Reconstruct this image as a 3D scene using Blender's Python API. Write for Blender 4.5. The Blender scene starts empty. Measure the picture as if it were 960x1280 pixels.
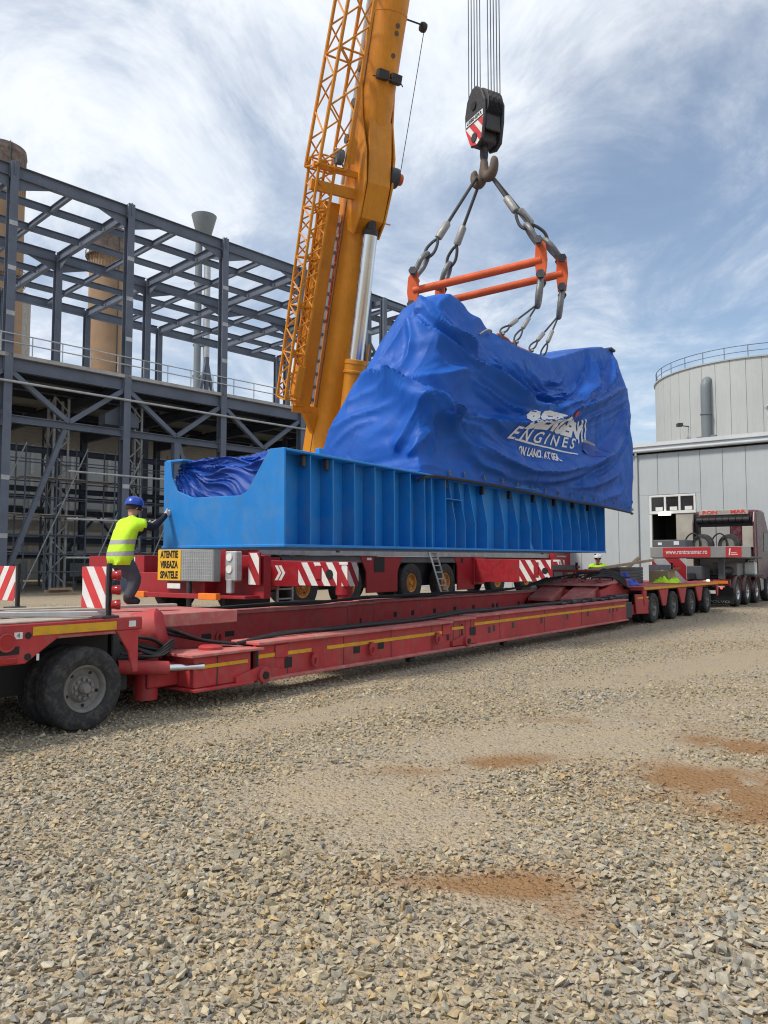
import bpy, bmesh, math, random
import numpy as np
from mathutils import Vector, Matrix, noise as mnoise
from mathutils.bvhtree import BVHTree
random.seed(7); np.random.seed(7)
R = math.radians
sc = bpy.context.scene
COL = sc.collection
# ------------------------------------------------------------------ camera
cam_d = bpy.data.cameras.new('camera'); cam = bpy.data.objects.new('camera', cam_d); COL.objects.link(cam)
cam_d.sensor_fit = 'VERTICAL'; cam_d.sensor_height = 36; cam_d.lens = 27.0
cam_d.clip_start = 0.05; cam_d.clip_end = 3000
cam.location = (0, 0, 1.6); cam.rotation_euler = (R(90 + 3.814), 0, 0)
sc.camera = cam
sc.render.engine = 'CYCLES'; sc.cycles.filter_width = 1.15
sc.render.resolution_x = 768; sc.render.resolution_y = 1024
# ------------------------------------------------------------------ sky, sun, exposure
SUN_AZ, SUN_EL = R(-120), R(52)          # compass angle from +Y, clockwise; behind the camera on the left
world = bpy.data.worlds.new('World'); sc.world = world; world.use_nodes = True
def setup_world():
    nt = world.node_tree; N = nt.nodes; K = nt.links; N.clear()
    def n(t, **kw):
        o = N.new(t)
        for k, v in kw.items(): setattr(o, k, v)
        return o
    def math_(op, a, b=None):
        m = n('ShaderNodeMath', operation=op)
        for i, q in enumerate((a, b)):
            if q is None: continue
            if isinstance(q, (int, float)): m.inputs[i].default_value = q
            else: K.new(q, m.inputs[i])
        return m.outputs[0]
    sky = n('ShaderNodeTexSky', sky_type='NISHITA'); sky.sun_disc = False
    sky.sun_elevation = SUN_EL; sky.sun_rotation = SUN_AZ % (2 * math.pi)
    sky.air_density = 1.0; sky.dust_density = 1.4; sky.ozone_density = 1.6
    tc = n('ShaderNodeTexCoord'); sep = n('ShaderNodeSeparateXYZ'); K.new(tc.outputs['Generated'], sep.inputs[0])
    zz = math_('ADD', math_('MAXIMUM', sep.outputs[2], 0.0), 0.16)
    cmb = n('ShaderNodeCombineXYZ')
    K.new(math_('DIVIDE', sep.outputs[0], zz), cmb.inputs[0]); K.new(math_('DIVIDE', sep.outputs[1], zz), cmb.inputs[1])
    def cloud(scale, detail, rough, dist, off):
        mp = n('ShaderNodeMapping'); K.new(cmb.outputs[0], mp.inputs[0]); mp.inputs['Location'].default_value = off
        mp.inputs['Rotation'].default_value = (0, 0, R(25)); mp.inputs['Scale'].default_value = (1.0, 0.8, 1.0)
        t = n('ShaderNodeTexNoise'); K.new(mp.outputs[0], t.inputs['Vector'])
        t.inputs['Scale'].default_value = scale; t.inputs['Detail'].default_value = detail
        t.inputs['Roughness'].default_value = rough; t.inputs['Distortion'].default_value = dist
        return t.outputs[0]
    def rng(v, a, b, c=0.0, d=1.0):
        m = n('ShaderNodeMapRange', interpolation_type='SMOOTHSTEP'); K.new(v, m.inputs[0])
        for i, q in enumerate((a, b, c, d)): m.inputs[i + 1].default_value = q
        return m.outputs[0]
    big = cloud(0.55, 9, 0.58, 0.25, (5.3, 8.1, 0)); fine = cloud(2.6, 10, 0.66, 0.6, (7.7, 2.2, 0)); lum = cloud(0.9, 7, 0.55, 0.4, (9.1, 8.3, 0))
    cov = math_('ADD', math_('MULTIPLY', big, 0.72), math_('MULTIPLY', fine, 0.28))
    mask = rng(cov, 0.41, 0.59, 0.16, 0.97)
    lump = math_('ADD', math_('MULTIPLY', lum, 0.6), math_('MULTIPLY', fine, 0.4))
    ccol = n('ShaderNodeMix', data_type='RGBA'); K.new(rng(lump, 0.41, 0.59), ccol.inputs[0])
    ccol.inputs[6].default_value = (5.5, 6.3, 7.6, 1); ccol.inputs[7].default_value = (9.2, 9.6, 10.1, 1)
    skym = n('ShaderNodeVectorMath', operation='MULTIPLY'); K.new(sky.outputs[0], skym.inputs[0]); skym.inputs[1].default_value = (1.4, 1.42, 1.38)
    mx = n('ShaderNodeMix', data_type='RGBA'); K.new(mask, mx.inputs[0]); K.new(skym.outputs[0], mx.inputs[6]); K.new(ccol.outputs[2], mx.inputs[7])
    bg = n('ShaderNodeBackground'); K.new(mx.outputs[2], bg.inputs[0]); bg.inputs[1].default_value = 0.075
    out = n('ShaderNodeOutputWorld'); K.new(bg.outputs[0], out.inputs[0])
setup_world()
sun_d = bpy.data.lights.new('sun', 'SUN'); sun = bpy.data.objects.new('sun', sun_d); COL.objects.link(sun)
sun_d.energy = 2.2; sun_d.angle = R(10); sun_d.color = (1.0, 0.92, 0.80)
sdir = Vector((math.sin(SUN_AZ) * math.cos(SUN_EL), math.cos(SUN_AZ) * math.cos(SUN_EL), math.sin(SUN_EL)))
sun.rotation_euler = sdir.to_track_quat('Z', 'Y').to_euler(); sun.location = (-30, -20, 60)
vs = sc.view_settings; vs.view_transform = 'Standard'; vs.look = 'None'; vs.gamma = 1; vs.use_curve_mapping = False
vs.exposure = 0.56

# ------------------------------------------------------------------ materials
MATS = {}
def mat(name, col, rough=0.55, metal=0.0, var=0.18, scale=1.6, dirt=None, damt=0.0, bump=0.0, bscale=30.0, spec=0.4, sheen=0.0, streak=0.0):
    """painted / plain surface: base colour, blotchy variation, dirt with its own outline, fine relief"""
    m = bpy.data.materials.new(name); m.use_nodes = True; MATS[name] = m
    nt = m.node_tree; N = nt.nodes; K = nt.links
    b = N['Principled BSDF']; b.inputs['Roughness'].default_value = rough; b.inputs['Metallic'].default_value = metal
    b.inputs['Specular IOR Level'].default_value = spec
    if sheen: b.inputs['Sheen Weight'].default_value = sheen
    tc = N.new('ShaderNodeTexCoord')
    t1 = N.new('ShaderNodeTexNoise'); K.new(tc.outputs['Object'], t1.inputs['Vector'])
    t1.inputs['Scale'].default_value = scale; t1.inputs['Detail'].default_value = 7; t1.inputs['Roughness'].default_value = 0.6
    mr = N.new('ShaderNodeMapRange'); K.new(t1.outputs[0], mr.inputs[0])
    for i, q in enumerate((0.3, 0.7, 1 - var, 1 + var)): mr.inputs[i + 1].default_value = q
    mul = N.new('ShaderNodeVectorMath'); mul.operation = 'SCALE'; mul.inputs[0].default_value = col[:3]; K.new(mr.outputs[0], mul.inputs['Scale'])
    src = mul.outputs[0]
    if dirt is not None:
        t2 = N.new('ShaderNodeTexNoise'); K.new(tc.outputs['Object'], t2.inputs['Vector'])
        t2.inputs['Scale'].default_value = scale * 3.1; t2.inputs['Detail'].default_value = 9; t2.inputs['Roughness'].default_value = 0.68; t2.inputs['Distortion'].default_value = 0.4
        r2 = N.new('ShaderNodeMapRange'); K.new(t2.outputs[0], r2.inputs[0])
        for i, q in enumerate((0.46, 0.72, 0.0, damt)): r2.inputs[i + 1].default_value = q
        mx = N.new('ShaderNodeMix'); mx.data_type = 'RGBA'; K.new(r2.outputs[0], mx.inputs[0]); K.new(src, mx.inputs[6]); mx.inputs[7].default_value = (*dirt, 1)
        src = mx.outputs[2]
        rr = N.new('ShaderNodeMapRange'); K.new(t2.outputs[0], rr.inputs[0])
        for i, q in enumerate((0.35, 0.75, rough, min(1, rough + 0.3))): rr.inputs[i + 1].default_value = q
        K.new(rr.outputs[0], b.inputs['Roughness'])
    if streak:      # rain and rust runs: noise drawn out along the vertical
        mp = N.new('ShaderNodeMapping'); K.new(tc.outputs['Object'], mp.inputs[0]); mp.inputs['Scale'].default_value = (7, 7, 0.55)
        t4 = N.new('ShaderNodeTexNoise'); K.new(mp.outputs[0], t4.inputs['Vector']); t4.inputs['Scale'].default_value = 1.3; t4.inputs['Detail'].default_value = 6; t4.inputs['Roughness'].default_value = 0.65
        r4 = N.new('ShaderNodeMapRange'); K.new(t4.outputs[0], r4.inputs[0])
        for i, q in enumerate((0.5, 0.75, 0.0, streak)): r4.inputs[i + 1].default_value = q
        m4 = N.new('ShaderNodeMix'); m4.data_type = 'RGBA'; K.new(r4.outputs[0], m4.inputs[0]); K.new(src, m4.inputs[6]); dk = dirt or tuple(0.5 * q for q in col); m4.inputs[7].default_value = (*[0.55 * q for q in dk], 1); src = m4.outputs[2]
    K.new(src, b.inputs['Base Color'])
    if bump:
        t3 = N.new('ShaderNodeTexNoise'); K.new(tc.outputs['Object'], t3.inputs['Vector']); t3.inputs['Scale'].default_value = bscale; t3.inputs['Detail'].default_value = 5
        bp = N.new('ShaderNodeBump'); bp.inputs['Strength'].default_value = bump; bp.inputs['Distance'].default_value = 0.02
        K.new(t3.outputs[0], bp.inputs['Height']); K.new(bp.outputs[0], b.inputs['Normal'])
    return m
def emit(name, col, st):
    m = bpy.data.materials.new(name); m.use_nodes = True; MATS[name] = m
    b = m.node_tree.nodes['Principled BSDF']; b.inputs['Base Color'].default_value = (*col, 1); b.inputs['Emission Color'].default_value = (*col, 1); b.inputs['Emission Strength'].default_value = st
    return m
DUST = (0.36, 0.30, 0.23)
mat('trailer_red', (0.42, 0.030, 0.034), 0.5, dirt=(0.33, 0.20, 0.16), damt=0.30, bump=0.05, var=0.2, streak=0.5)
mat('trailer_red_worn', (0.46, 0.12, 0.11), 0.7, dirt=(0.42, 0.34, 0.28), damt=0.65, bump=0.1)
mat('crane_red', (0.33, 0.012, 0.022), 0.35, dirt=(0.12, 0.07, 0.06), damt=0.35, var=0.15, streak=0.4)
mat('crane_yellow', (0.62, 0.235, 0.010), 0.38, dirt=(0.22, 0.11, 0.03), damt=0.25, var=0.12, scale=0.7, streak=0.25)
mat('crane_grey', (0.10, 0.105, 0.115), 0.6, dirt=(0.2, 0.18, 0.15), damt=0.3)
mat('skid_blue', (0.008, 0.20, 0.58), 0.45, dirt=(0.11, 0.23, 0.38), damt=0.42, var=0.14, scale=0.8, bump=0.03, streak=0.35)
mat('tarp_blue', (0.003, 0.082, 0.40), 0.46, var=0.12, scale=0.8, bump=0.30, bscale=7, spec=0.3, dirt=(0.012, 0.115, 0.46), damt=0.4)
mat('tarp_navy', (0.003, 0.050, 0.30), 0.52, var=0.15, bump=0.25, bscale=9, spec=0.35)
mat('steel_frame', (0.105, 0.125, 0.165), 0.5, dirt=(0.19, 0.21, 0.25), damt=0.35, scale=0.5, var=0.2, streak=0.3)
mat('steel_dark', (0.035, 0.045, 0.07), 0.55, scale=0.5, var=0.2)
mat('galvanised', (0.42, 0.44, 0.45), 0.45, metal=0.5, var=0.2, dirt=(0.25, 0.24, 0.22), damt=0.4)
mat('concrete', (0.38, 0.37, 0.35), 0.9, dirt=(0.2, 0.19, 0.17), damt=0.4, bump=0.2)
mat('deck_under', (0.06, 0.065, 0.075), 0.8)
mat('panel_grey', (0.41, 0.45, 0.47), 0.5, var=0.06, scale=0.25, dirt=(0.33, 0.35, 0.35), damt=0.25, streak=0.12)
mat('tank_grey', (0.45, 0.475, 0.47), 0.5, var=0.06, scale=0.2, dirt=(0.38, 0.38, 0.36), damt=0.25, streak=0.15)
mat('roof_light', (0.55, 0.58, 0.60), 0.45, var=0.1, scale=0.5)
mat('gutter', (0.40, 0.43, 0.45), 0.5, var=0.1)
mat('white_trim', (0.62, 0.63, 0.62), 0.5, var=0.08)
mat('dark_glass', (0.012, 0.013, 0.016), 0.12, var=0.3, spec=0.6)
mat('interior_dark', (0.02, 0.02, 0.022), 0.9)
mat('chimney_brown', (0.30, 0.20, 0.125), 0.9, dirt=(0.20, 0.125, 0.08), damt=0.6, scale=0.06, var=0.18)
mat('chimney_dark', (0.13, 0.10, 0.09), 0.9, scale=0.2, dirt=(0.42, 0.36, 0.30), damt=0.5)
mat('tyre', (0.028, 0.028, 0.030), 0.85, dirt=(0.15, 0.135, 0.115), damt=0.55, scale=5, bump=0.15, bscale=60)
mat('rim_grey', (0.20, 0.19, 0.175), 0.6, dirt=(0.12, 0.10, 0.08), damt=0.5, scale=6)
mat('rim_orange', (0.58, 0.26, 0.05), 0.55, dirt=(0.16, 0.09, 0.05), damt=0.6, scale=5)
mat('rim_alloy', (0.55, 0.56, 0.58), 0.3, metal=0.9, var=0.1)
mat('black', (0.012, 0.012, 0.013), 0.6, var=0.3)
mat('rubber', (0.018, 0.018, 0.02), 0.55, dirt=(0.10, 0.09, 0.08), damt=0.3, scale=8)
mat('dark_metal', (0.05, 0.052, 0.06), 0.5, metal=0.3, dirt=(0.12, 0.11, 0.10), damt=0.5, scale=4)
mat('hook_black', (0.028, 0.028, 0.033), 0.45, dirt=(0.12, 0.085, 0.06), damt=0.5, scale=5)
mat('hook_brown', (0.10, 0.075, 0.06), 0.6, dirt=(0.2, 0.13, 0.08), damt=0.5, scale=5)
mat('chrome', (0.62, 0.64, 0.67), 0.16, metal=1.0, var=0.06)
mat('white_paint', (0.70, 0.70, 0.68), 0.55, var=0.08, dirt=(0.4, 0.36, 0.3), damt=0.3, scale=4)
mat('sign_red', (0.56, 0.035, 0.04), 0.45, var=0.1, dirt=(0.4, 0.1, 0.09), damt=0.3, scale=5)
mat('yellow_strip', (0.66, 0.36, 0.02), 0.6, var=0.15, dirt=(0.3, 0.17, 0.06), damt=0.5, scale=3)
mat('sign_yellow', (0.72, 0.40, 0.02), 0.5, var=0.06)
mat('sign_grey', (0.26, 0.27, 0.28), 0.6, var=0.12, scale=5)
mat('orange_marker', (0.80, 0.20, 0.02), 0.4, var=0.1)
mat('lamp_red', (0.35, 0.012, 0.015), 0.2, var=0.1, spec=0.6)
mat('spreader_orange', (0.62, 0.095, 0.020), 0.45, dirt=(0.30, 0.09, 0.04), damt=0.4, scale=3)
mat('shackle', (0.20, 0.21, 0.215), 0.45, metal=0.5, dirt=(0.12, 0.09, 0.07), damt=0.5, scale=8)
mat('sling_rope', (0.06, 0.062, 0.068), 0.6, metal=0.2, bump=0.5, bscale=90, var=0.3)
mat('sling_collar', (0.30, 0.30, 0.29), 0.45, metal=0.4, dirt=(0.2, 0.18, 0.15), damt=0.4, scale=8)
mat('rope', (0.035, 0.037, 0.045), 0.5, metal=0.2)
mat('wood', (0.34, 0.25, 0.16), 0.85, dirt=(0.22, 0.17, 0.12), damt=0.6, scale=3, bump=0.2)
mat('plank_grey', (0.37, 0.33, 0.28), 0.9, dirt=(0.22, 0.19, 0.16), damt=0.6, scale=3, bump=0.25)
mat('truck_maroon', (0.085, 0.012, 0.02), 0.18, var=0.15, spec=0.6, dirt=(0.22, 0.18, 0.17), damt=0.35)
mat('box_grey', (0.30, 0.30, 0.29), 0.5, var=0.1)
mat('tan_liner', (0.34, 0.32, 0.28), 0.6)
mat('hivis', (0.46, 0.76, 0.02), 0.8, var=0.08, scale=6, bump=0.25, bscale=14)
mat('reflect', (0.34, 0.36, 0.35), 0.45, var=0.1)
mat('helmet_blue', (0.015, 0.055, 0.36), 0.3, var=0.06)
mat('helmet_white', (0.75, 0.75, 0.74), 0.35, var=0.05)
mat('trousers', (0.055, 0.06, 0.075), 0.9, var=0.3, scale=5, bump=0.4, bscale=18)
mat('jersey_navy', (0.012, 0.014, 0.03), 0.9, bump=0.3, bscale=18)
mat('skin', (0.42, 0.22, 0.15), 0.55, var=0.1, scale=8)
mat('hair', (0.02, 0.016, 0.014), 0.8)
mat('glove', (0.50, 0.46, 0.40), 0.9, var=0.15, scale=12)
mat('boot', (0.02, 0.018, 0.017), 0.6)
mat('jerry_can', (0.72, 0.72, 0.68), 0.5)
mat('blue_cloth', (0.012, 0.05, 0.42), 0.6, var=0.2)
mat('far_wall', (0.30, 0.31, 0.31), 0.7, var=0.1, scale=0.3)
mat('stack_steel', (0.17, 0.195, 0.21), 0.5, var=0.12, scale=0.3)
mat('print_white', (0.72, 0.74, 0.76), 0.6, var=0.06)
mat('print_red', (0.55, 0.03, 0.03), 0.6, var=0.06)
emit('lamp_lit', (1.0, 0.9, 0.72), 1.2)
emit('lamp_lit_red', (1.0, 0.08, 0.05), 1.2)

# ------------------------------------------------------------------ mesh helpers
def V(*a): return Vector(a if len(a) > 1 else a[0])
class MB:
    def __init__(s): s.v = []; s.f = []; s.m = []
    def add(s, vs_, fs, mi=0):
        o = len(s.v); s.v.extend([tuple(p) for p in vs_]); s.f.extend([tuple(o + i for i in q) for q in fs]); s.m.extend([mi] * len(fs)); return s
    def box(s, x0, x1, y0, y1, z0, z1, mi=0):
        return s.add([(x0, y0, z0), (x1, y0, z0), (x1, y1, z0), (x0, y1, z0), (x0, y0, z1), (x1, y0, z1), (x1, y1, z1), (x0, y1, z1)],
                     [(0, 3, 2, 1), (4, 5, 6, 7), (0, 1, 5, 4), (1, 2, 6, 5), (2, 3, 7, 6), (3, 0, 4, 7)], mi)
    def prism(s, pts, vec, mi=0):
        pts = [Vector(p) for p in pts]; vec = Vector(vec); n = len(pts)
        nr = Vector((0, 0, 0))
        for i in range(n): nr += pts[i].cross(pts[(i + 1) % n])
        if nr.dot(vec) > 0: pts = pts[::-1]
        return s.add(pts + [p + vec for p in pts], [tuple(range(n)), tuple(range(2 * n - 1, n - 1, -1))] + [(i, i + n, (i + 1) % n + n, (i + 1) % n) for i in range(n)], mi)
    def beam(s, p, q, w, h, up=(0, 0, 1), mi=0):
        p = Vector(p); q = Vector(q); a = (q - p).normalized(); up = Vector(up)
        if abs(a.dot(up)) > 0.98: up = Vector((1, 0, 0))
        x = a.cross(up).normalized(); y = x.cross(a)
        c = [p + x * (i * w / 2) + y * (j * h / 2) for i, j in ((-1, -1), (1, -1), (1, 1), (-1, 1))]
        return s.prism(c, q - p, mi)
    def ibeam(s, p, q, h, b, up=(0, 0, 1), tf=None, tw=None, mi=0):
        p = Vector(p); q = Vector(q); a = (q - p).normalized(); up = Vector(up)
        if abs(a.dot(up)) > 0.98: up = Vector((0, 1, 0))
        x = a.cross(up).normalized(); y = x.cross(a); tf = tf or h * 0.07; tw = tw or b * 0.07
        o = [(-b / 2, -h / 2), (b / 2, -h / 2), (b / 2, -h / 2 + tf), (tw / 2, -h / 2 + tf), (tw / 2, h / 2 - tf), (b / 2, h / 2 - tf), (b / 2, h / 2), (-b / 2, h / 2), (-b / 2, h / 2 - tf), (-tw / 2, h / 2 - tf), (-tw / 2, -h / 2 + tf), (-b / 2, -h / 2 + tf)]
        return s.prism([p + x * i + y * j for i, j in o], q - p, mi)
    def cyl(s, p, q, r, n=16, r2=None, mi=0, caps=True):
        p = Vector(p); q = Vector(q); a = (q - p).normalized(); r2 = r if r2 is None else r2
        up = Vector((0, 0, 1)) if abs(a.z) < 0.95 else Vector((1, 0, 0)); x = a.cross(up).normalized(); y = a.cross(x)
        vs_ = []
        for c, rr in ((p, r), (q, r2)):
            vs_ += [c + (x * math.cos(t) + y * math.sin(t)) * rr for t in (2 * math.pi * i / n for i in range(n))]
        fs = [(i, (i + 1) % n, (i + 1) % n + n, i + n) for i in range(n)]
        if caps: fs += [tuple(range(n - 1, -1, -1)), tuple(range(n, 2 * n))]
        return s.add(vs_, fs, mi)
    def tube(s, path, r, n=8, mi=0, closed=False):
        path = [Vector(p) for p in path]; k = len(path); vs_ = []; x = None
        for i, p in enumerate(path):
            if closed: a = path[(i + 1) % k] - path[i - 1]
            else: a = path[min(i + 1, k - 1)] - path[max(i - 1, 0)]
            a.normalize()
            if x is None:
                up = Vector((0, 0, 1)) if abs(a.z) < 0.9 else Vector((1, 0, 0)); x = a.cross(up).normalized()
            else: x = (x - a * x.dot(a)).normalized()
            y = a.cross(x); rr = r[i] if isinstance(r, (list, tuple)) else r
            vs_ += [p + (x * math.cos(t) + y * math.sin(t)) * rr for t in (2 * math.pi * j / n for j in range(n))]
        fs = []
        for i in range(k if closed else k - 1):
            b = (i + 1) % k
            fs += [(i * n + j, i * n + (j + 1) % n, b * n + (j + 1) % n, b * n + j) for j in range(n)]
        if not closed: fs += [tuple(range(n - 1, -1, -1)), tuple(range((k - 1) * n, k * n))]
        return s.add(vs_, fs, mi)
    def lathe(s, prof, o, axis, n=24, mi=0, closed=False, caps=True):
        """prof: list of (radius, distance along axis)"""
        o = Vector(o); a = Vector(axis).normalized(); up = Vector((0, 0, 1)) if abs(a.z) < 0.9 else Vector((1, 0, 0)); x = a.cross(up).normalized(); y = a.cross(x)
        vs_ = []
        for r, h in prof: vs_ += [o + a * h + (x * math.cos(t) + y * math.sin(t)) * r for t in (2 * math.pi * i / n for i in range(n))]
        k = len(prof); fs = []
        for i in range(k if closed else k - 1):
            b = (i + 1) % k
            fs += [(i * n + j, i * n + (j + 1) % n, b * n + (j + 1) % n, b * n + j) for j in range(n)]
        if not closed and caps:
            if prof[0][0] > 1e-6: fs.append(tuple(range(n - 1, -1, -1)))
            if prof[-1][0] > 1e-6: fs.append(tuple(range((k - 1) * n, k * n)))
        return s.add(vs_, fs, mi)
    def poly(s, pts, mi=0): return s.add(pts, [tuple(range(len(pts)))], mi)
    def mesh(s, name, mats, smooth=0):
        me = bpy.data.meshes.new(name); me.from_pydata(s.v, [], s.f)
        for m in (mats if isinstance(mats, (list, tuple)) else [mats]): me.materials.append(MATS[m])
        me.polygons.foreach_set('material_index', s.m)
        bm = bmesh.new(); bm.from_mesh(me); bmesh.ops.recalc_face_normals(bm, faces=bm.faces[:]); bm.to_mesh(me); bm.free()
        if smooth: me.shade_smooth(); me.set_sharp_from_angle(angle=R(smooth))
        me.update(); return me
    def build(s, name, mats, parent=None, smooth=0, bevel=0.0, inv=None):
        if inv is not None: s.v = [tuple(inv @ Vector(p)) for p in s.v]
        o = bpy.data.objects.new(name, s.mesh(name, mats, smooth)); COL.objects.link(o); o.parent = parent
        if bevel:
            b = o.modifiers.new('bevel', 'BEVEL'); b.width = bevel; b.segments = 1; b.limit_method = 'ANGLE'; b.angle_limit = R(50)
        return o
def tag(o, label=None, cat=None, group=None, kind=None):
    for k, v in (('label', label), ('category', cat), ('group', group), ('kind', kind)):
        if v: o[k] = v
    return o
def thing(name, label, cat, loc=(0, 0, 0), rot=(0, 0, 0), group=None):
    o = bpy.data.objects.new(name, None); COL.objects.link(o); o.location = loc; o.rotation_euler = rot; o.empty_display_size = 0.2
    return tag(o, label, cat, group)
def linked(name, me, parent, loc=(0, 0, 0), rot=(0, 0, 0)):
    o = bpy.data.objects.new(name, me); COL.objects.link(o); o.parent = parent; o.location = loc; o.rotation_euler = rot; return o
class Frame:
    """a ground frame: t runs along the vehicle away from the viewer, s across it away from the viewer"""
    def __init__(s, x, y, th_deg, tilt=0.0):
        s.loc = Vector((x, y, 0)); s.rot = (0, -tilt, R(90 - th_deg))
        from mathutils import Euler
        s.M = Matrix.Translation(s.loc) @ Euler(s.rot, 'XYZ').to_matrix().to_4x4(); s.I = s.M.inverted()
    def __call__(s, t, w, z=0.0): return s.M @ Vector((t, w, z))
FT = Frame(-2.8406, 7.4535, 37.19)            # trailer and truck
FL = Frame(-1.2699, 10.0, 33.217, R(0.35))    # the hanging load
FK = Frame(1.0195, 27.6, 35.251)              # crane carrier
FS = Frame(-17.2057, 41.8047, 43.718)         # steel frame
UP = Vector((0, 0, 1))
def clip_poly(pts, x0, x1, y0, y1):
    for ax, lim, sg in ((0, x0, 1), (0, x1, -1), (1, y0, 1), (1, y1, -1)):
        out = []
        for i in range(len(pts)):
            a, b = pts[i], pts[(i + 1) % len(pts)]
            da, db = sg * (a[ax] - lim), sg * (b[ax] - lim)
            if da >= 0: out.append(a)
            if da * db < 0:
                k = da / (da - db); out.append((a[0] + k * (b[0] - a[0]), a[1] + k * (b[1] - a[1])))
        pts = out
        if len(pts) < 3: return []
    return pts
def stripes(mb, o, ex, ey, w, h, pitch, slope, lift=0.003, mi=0, inset=0.0):
    """white diagonal bands laid 3 mm proud of a rectangle spanned by unit vectors ex, ey"""
    o = Vector(o); ex = Vector(ex).normalized(); ey = Vector(ey).normalized(); nr = ex.cross(ey)
    k = -abs(slope) * h
    x = -abs(slope) * h
    while x < w + abs(slope) * h:
        q = clip_poly([(x, 0), (x + pitch / 2, 0), (x + pitch / 2 + slope * h, h), (x + slope * h, h)], inset, w - inset, inset, h - inset)
        if q: mb.prism([o + ex * a + ey * b for a, b in q], nr * lift, mi)
        x += pitch
def text_mesh(body, size, shear=0.0, space=1.0, bold=0.0, maxedge=None):
    cu = bpy.data.curves.new('lettering', 'FONT'); cu.body = body; cu.size = size; cu.shear = shear; cu.space_character = space; cu.offset = bold
    cu.align_x = 'CENTER'; cu.align_y = 'CENTER'; cu.resolution_u = 3
    o = bpy.data.objects.new('lettering_tmp', cu); COL.objects.link(o)
    dg = bpy.context.evaluated_depsgraph_get(); me = bpy.data.meshes.new_from_object(o.evaluated_get(dg))
    bpy.data.objects.remove(o); bpy.data.curves.remove(cu)
    bm = bmesh.new(); bm.from_mesh(me)
    if maxedge:
        for _ in range(4):
            es = [e for e in bm.edges if e.calc_length() > maxedge]
            if not es: break
            bmesh.ops.subdivide_edges(bm, edges=es, cuts=1); bmesh.ops.triangulate(bm, faces=[f for f in bm.faces if len(f.verts) > 3])
    vs_ = [v.co.copy() for v in bm.verts]; bm.verts.index_update(); fs = [tuple(v.index for v in f.verts) for f in bm.faces]; bm.free(); bpy.data.meshes.remove(me)
    return vs_, fs
def lettering(name, body, size, o, ex, ey, matn, parent, inv=None, width=None, lift=0.004, **kw):
    vs_, fs = text_mesh(body, size, **kw); o = Vector(o); ex = Vector(ex).normalized(); ey = Vector(ey).normalized(); nr = ex.cross(ey)
    if width:
        xs = [v.x for v in vs_]; k = width / (max(xs) - min(xs))
    else: k = 1
    mb = MB(); mb.add([o + ex * (v.x * k) + ey * v.y + nr * lift for v in vs_], fs)
    return mb.build(name, matn, parent, inv=inv)
# ---- wheels: axis along local y, outer face towards -y
def wheel_meshes(key, r, w, rim_mat, rim_r, dish=0.06, nb=10):
    ty = MB(); h = w / 2
    prof = [(rim_r, -h * 0.82), (rim_r + 0.02, -h * 0.95), (r * 0.80, -h * 1.0), (r * 0.93, -h * 0.93), (r * 0.985, -h * 0.80)]
    k = 4
    for i in range(k):
        a = -h * 0.72 + i * h * 1.44 / k; b = a + h * 1.44 / k
        prof += [(r, a + 0.004), (r, b - 0.014), (r - 0.014, b - 0.012), (r - 0.014, b - 0.002)]
    prof += [(r, h * 0.72), (r * 0.985, h * 0.80), (r * 0.93, h * 0.93), (r * 0.80, h), (rim_r + 0.02, h * 0.95), (rim_r, h * 0.82)]
    ty.lathe(prof, (0, 0, 0), (0, 1, 0), 40, closed=True)
    rm = MB(); f = -h * 0.84
    rm.lathe([(rim_r * 1.0, f - 0.012), (rim_r * 1.03, f), (rim_r * 0.93, f + 0.004), (rim_r * 0.88, f + 0.02), (rim_r * 0.84, f + dish), (rim_r * 0.62, f + dish * 1.25), (rim_r * 0.52, f + dish * 0.7), (rim_r * 0.30, f + dish * 0.7), (0.0, f + dish * 0.7)], (0, 0, 0), (0, 1, 0), 32, caps=False)
    rm.lathe([(rim_r * 1.0, h * 0.8), (rim_r * 0.9, 0.0), (0.0, 0.0)], (0, 0, 0), (0, 1, 0), 24, caps=False)
    for i in range(nb // 2):
        t = 2 * math.pi * (i + 0.5) / (nb // 2); c = Vector((math.cos(t) * rim_r * 0.74, f + dish * 1.08, math.sin(t) * rim_r * 0.74))
        rm.cyl(c + V(0, -0.006, 0), c + V(0, 0.03, 0), rim_r * 0.075, 8, mi=1)
    hb = MB(); hr = rim_r * 0.24
    hb.lathe([(0, f + dish * 0.7 - 0.085), (hr * 0.7, f + dish * 0.7 - 0.082), (hr * 0.92, f + dish * 0.7 - 0.065), (hr, f + dish * 0.7 - 0.03), (hr * 1.05, f + dish * 0.7 + 0.01)], (0, 0, 0), (0, 1, 0), 20)
    for i in range(nb):
        t = 2 * math.pi * i / nb; c = Vector((math.cos(t) * rim_r * 0.41, f + dish * 0.7, math.sin(t) * rim_r * 0.41)); hb.cyl(c + V(0, -0.028, 0), c + V(0, 0.01, 0), 0.017, 6)
    return hb.mesh(key + '_hub', rim_mat, 35), ty.mesh(key + '_tyre', 'tyre', 35), rm.mesh(key + '_rim', [rim_mat, 'black'], 35)
WH = {'trailer': wheel_meshes('trailer_wheel', 0.400, 0.25, 'rim_grey', 0.222), 'crane': wheel_meshes('crane_wheel', 0.69, 0.38, 'rim_orange', 0.335, 0.10, 12), 'truck': wheel_meshes('truck_wheel', 0.52, 0.30, 'rim_alloy', 0.29, 0.05)}
def put_wheel(kind, parent, t, s, z, far=False, spin=0.0):
    hb, ty, rm = WH[kind]
    o = linked('wheel', hb, parent, (t, s, z), (0, spin, math.pi if far else 0)); linked('tyre', ty, o); linked('rim', rm, o); return o
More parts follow.
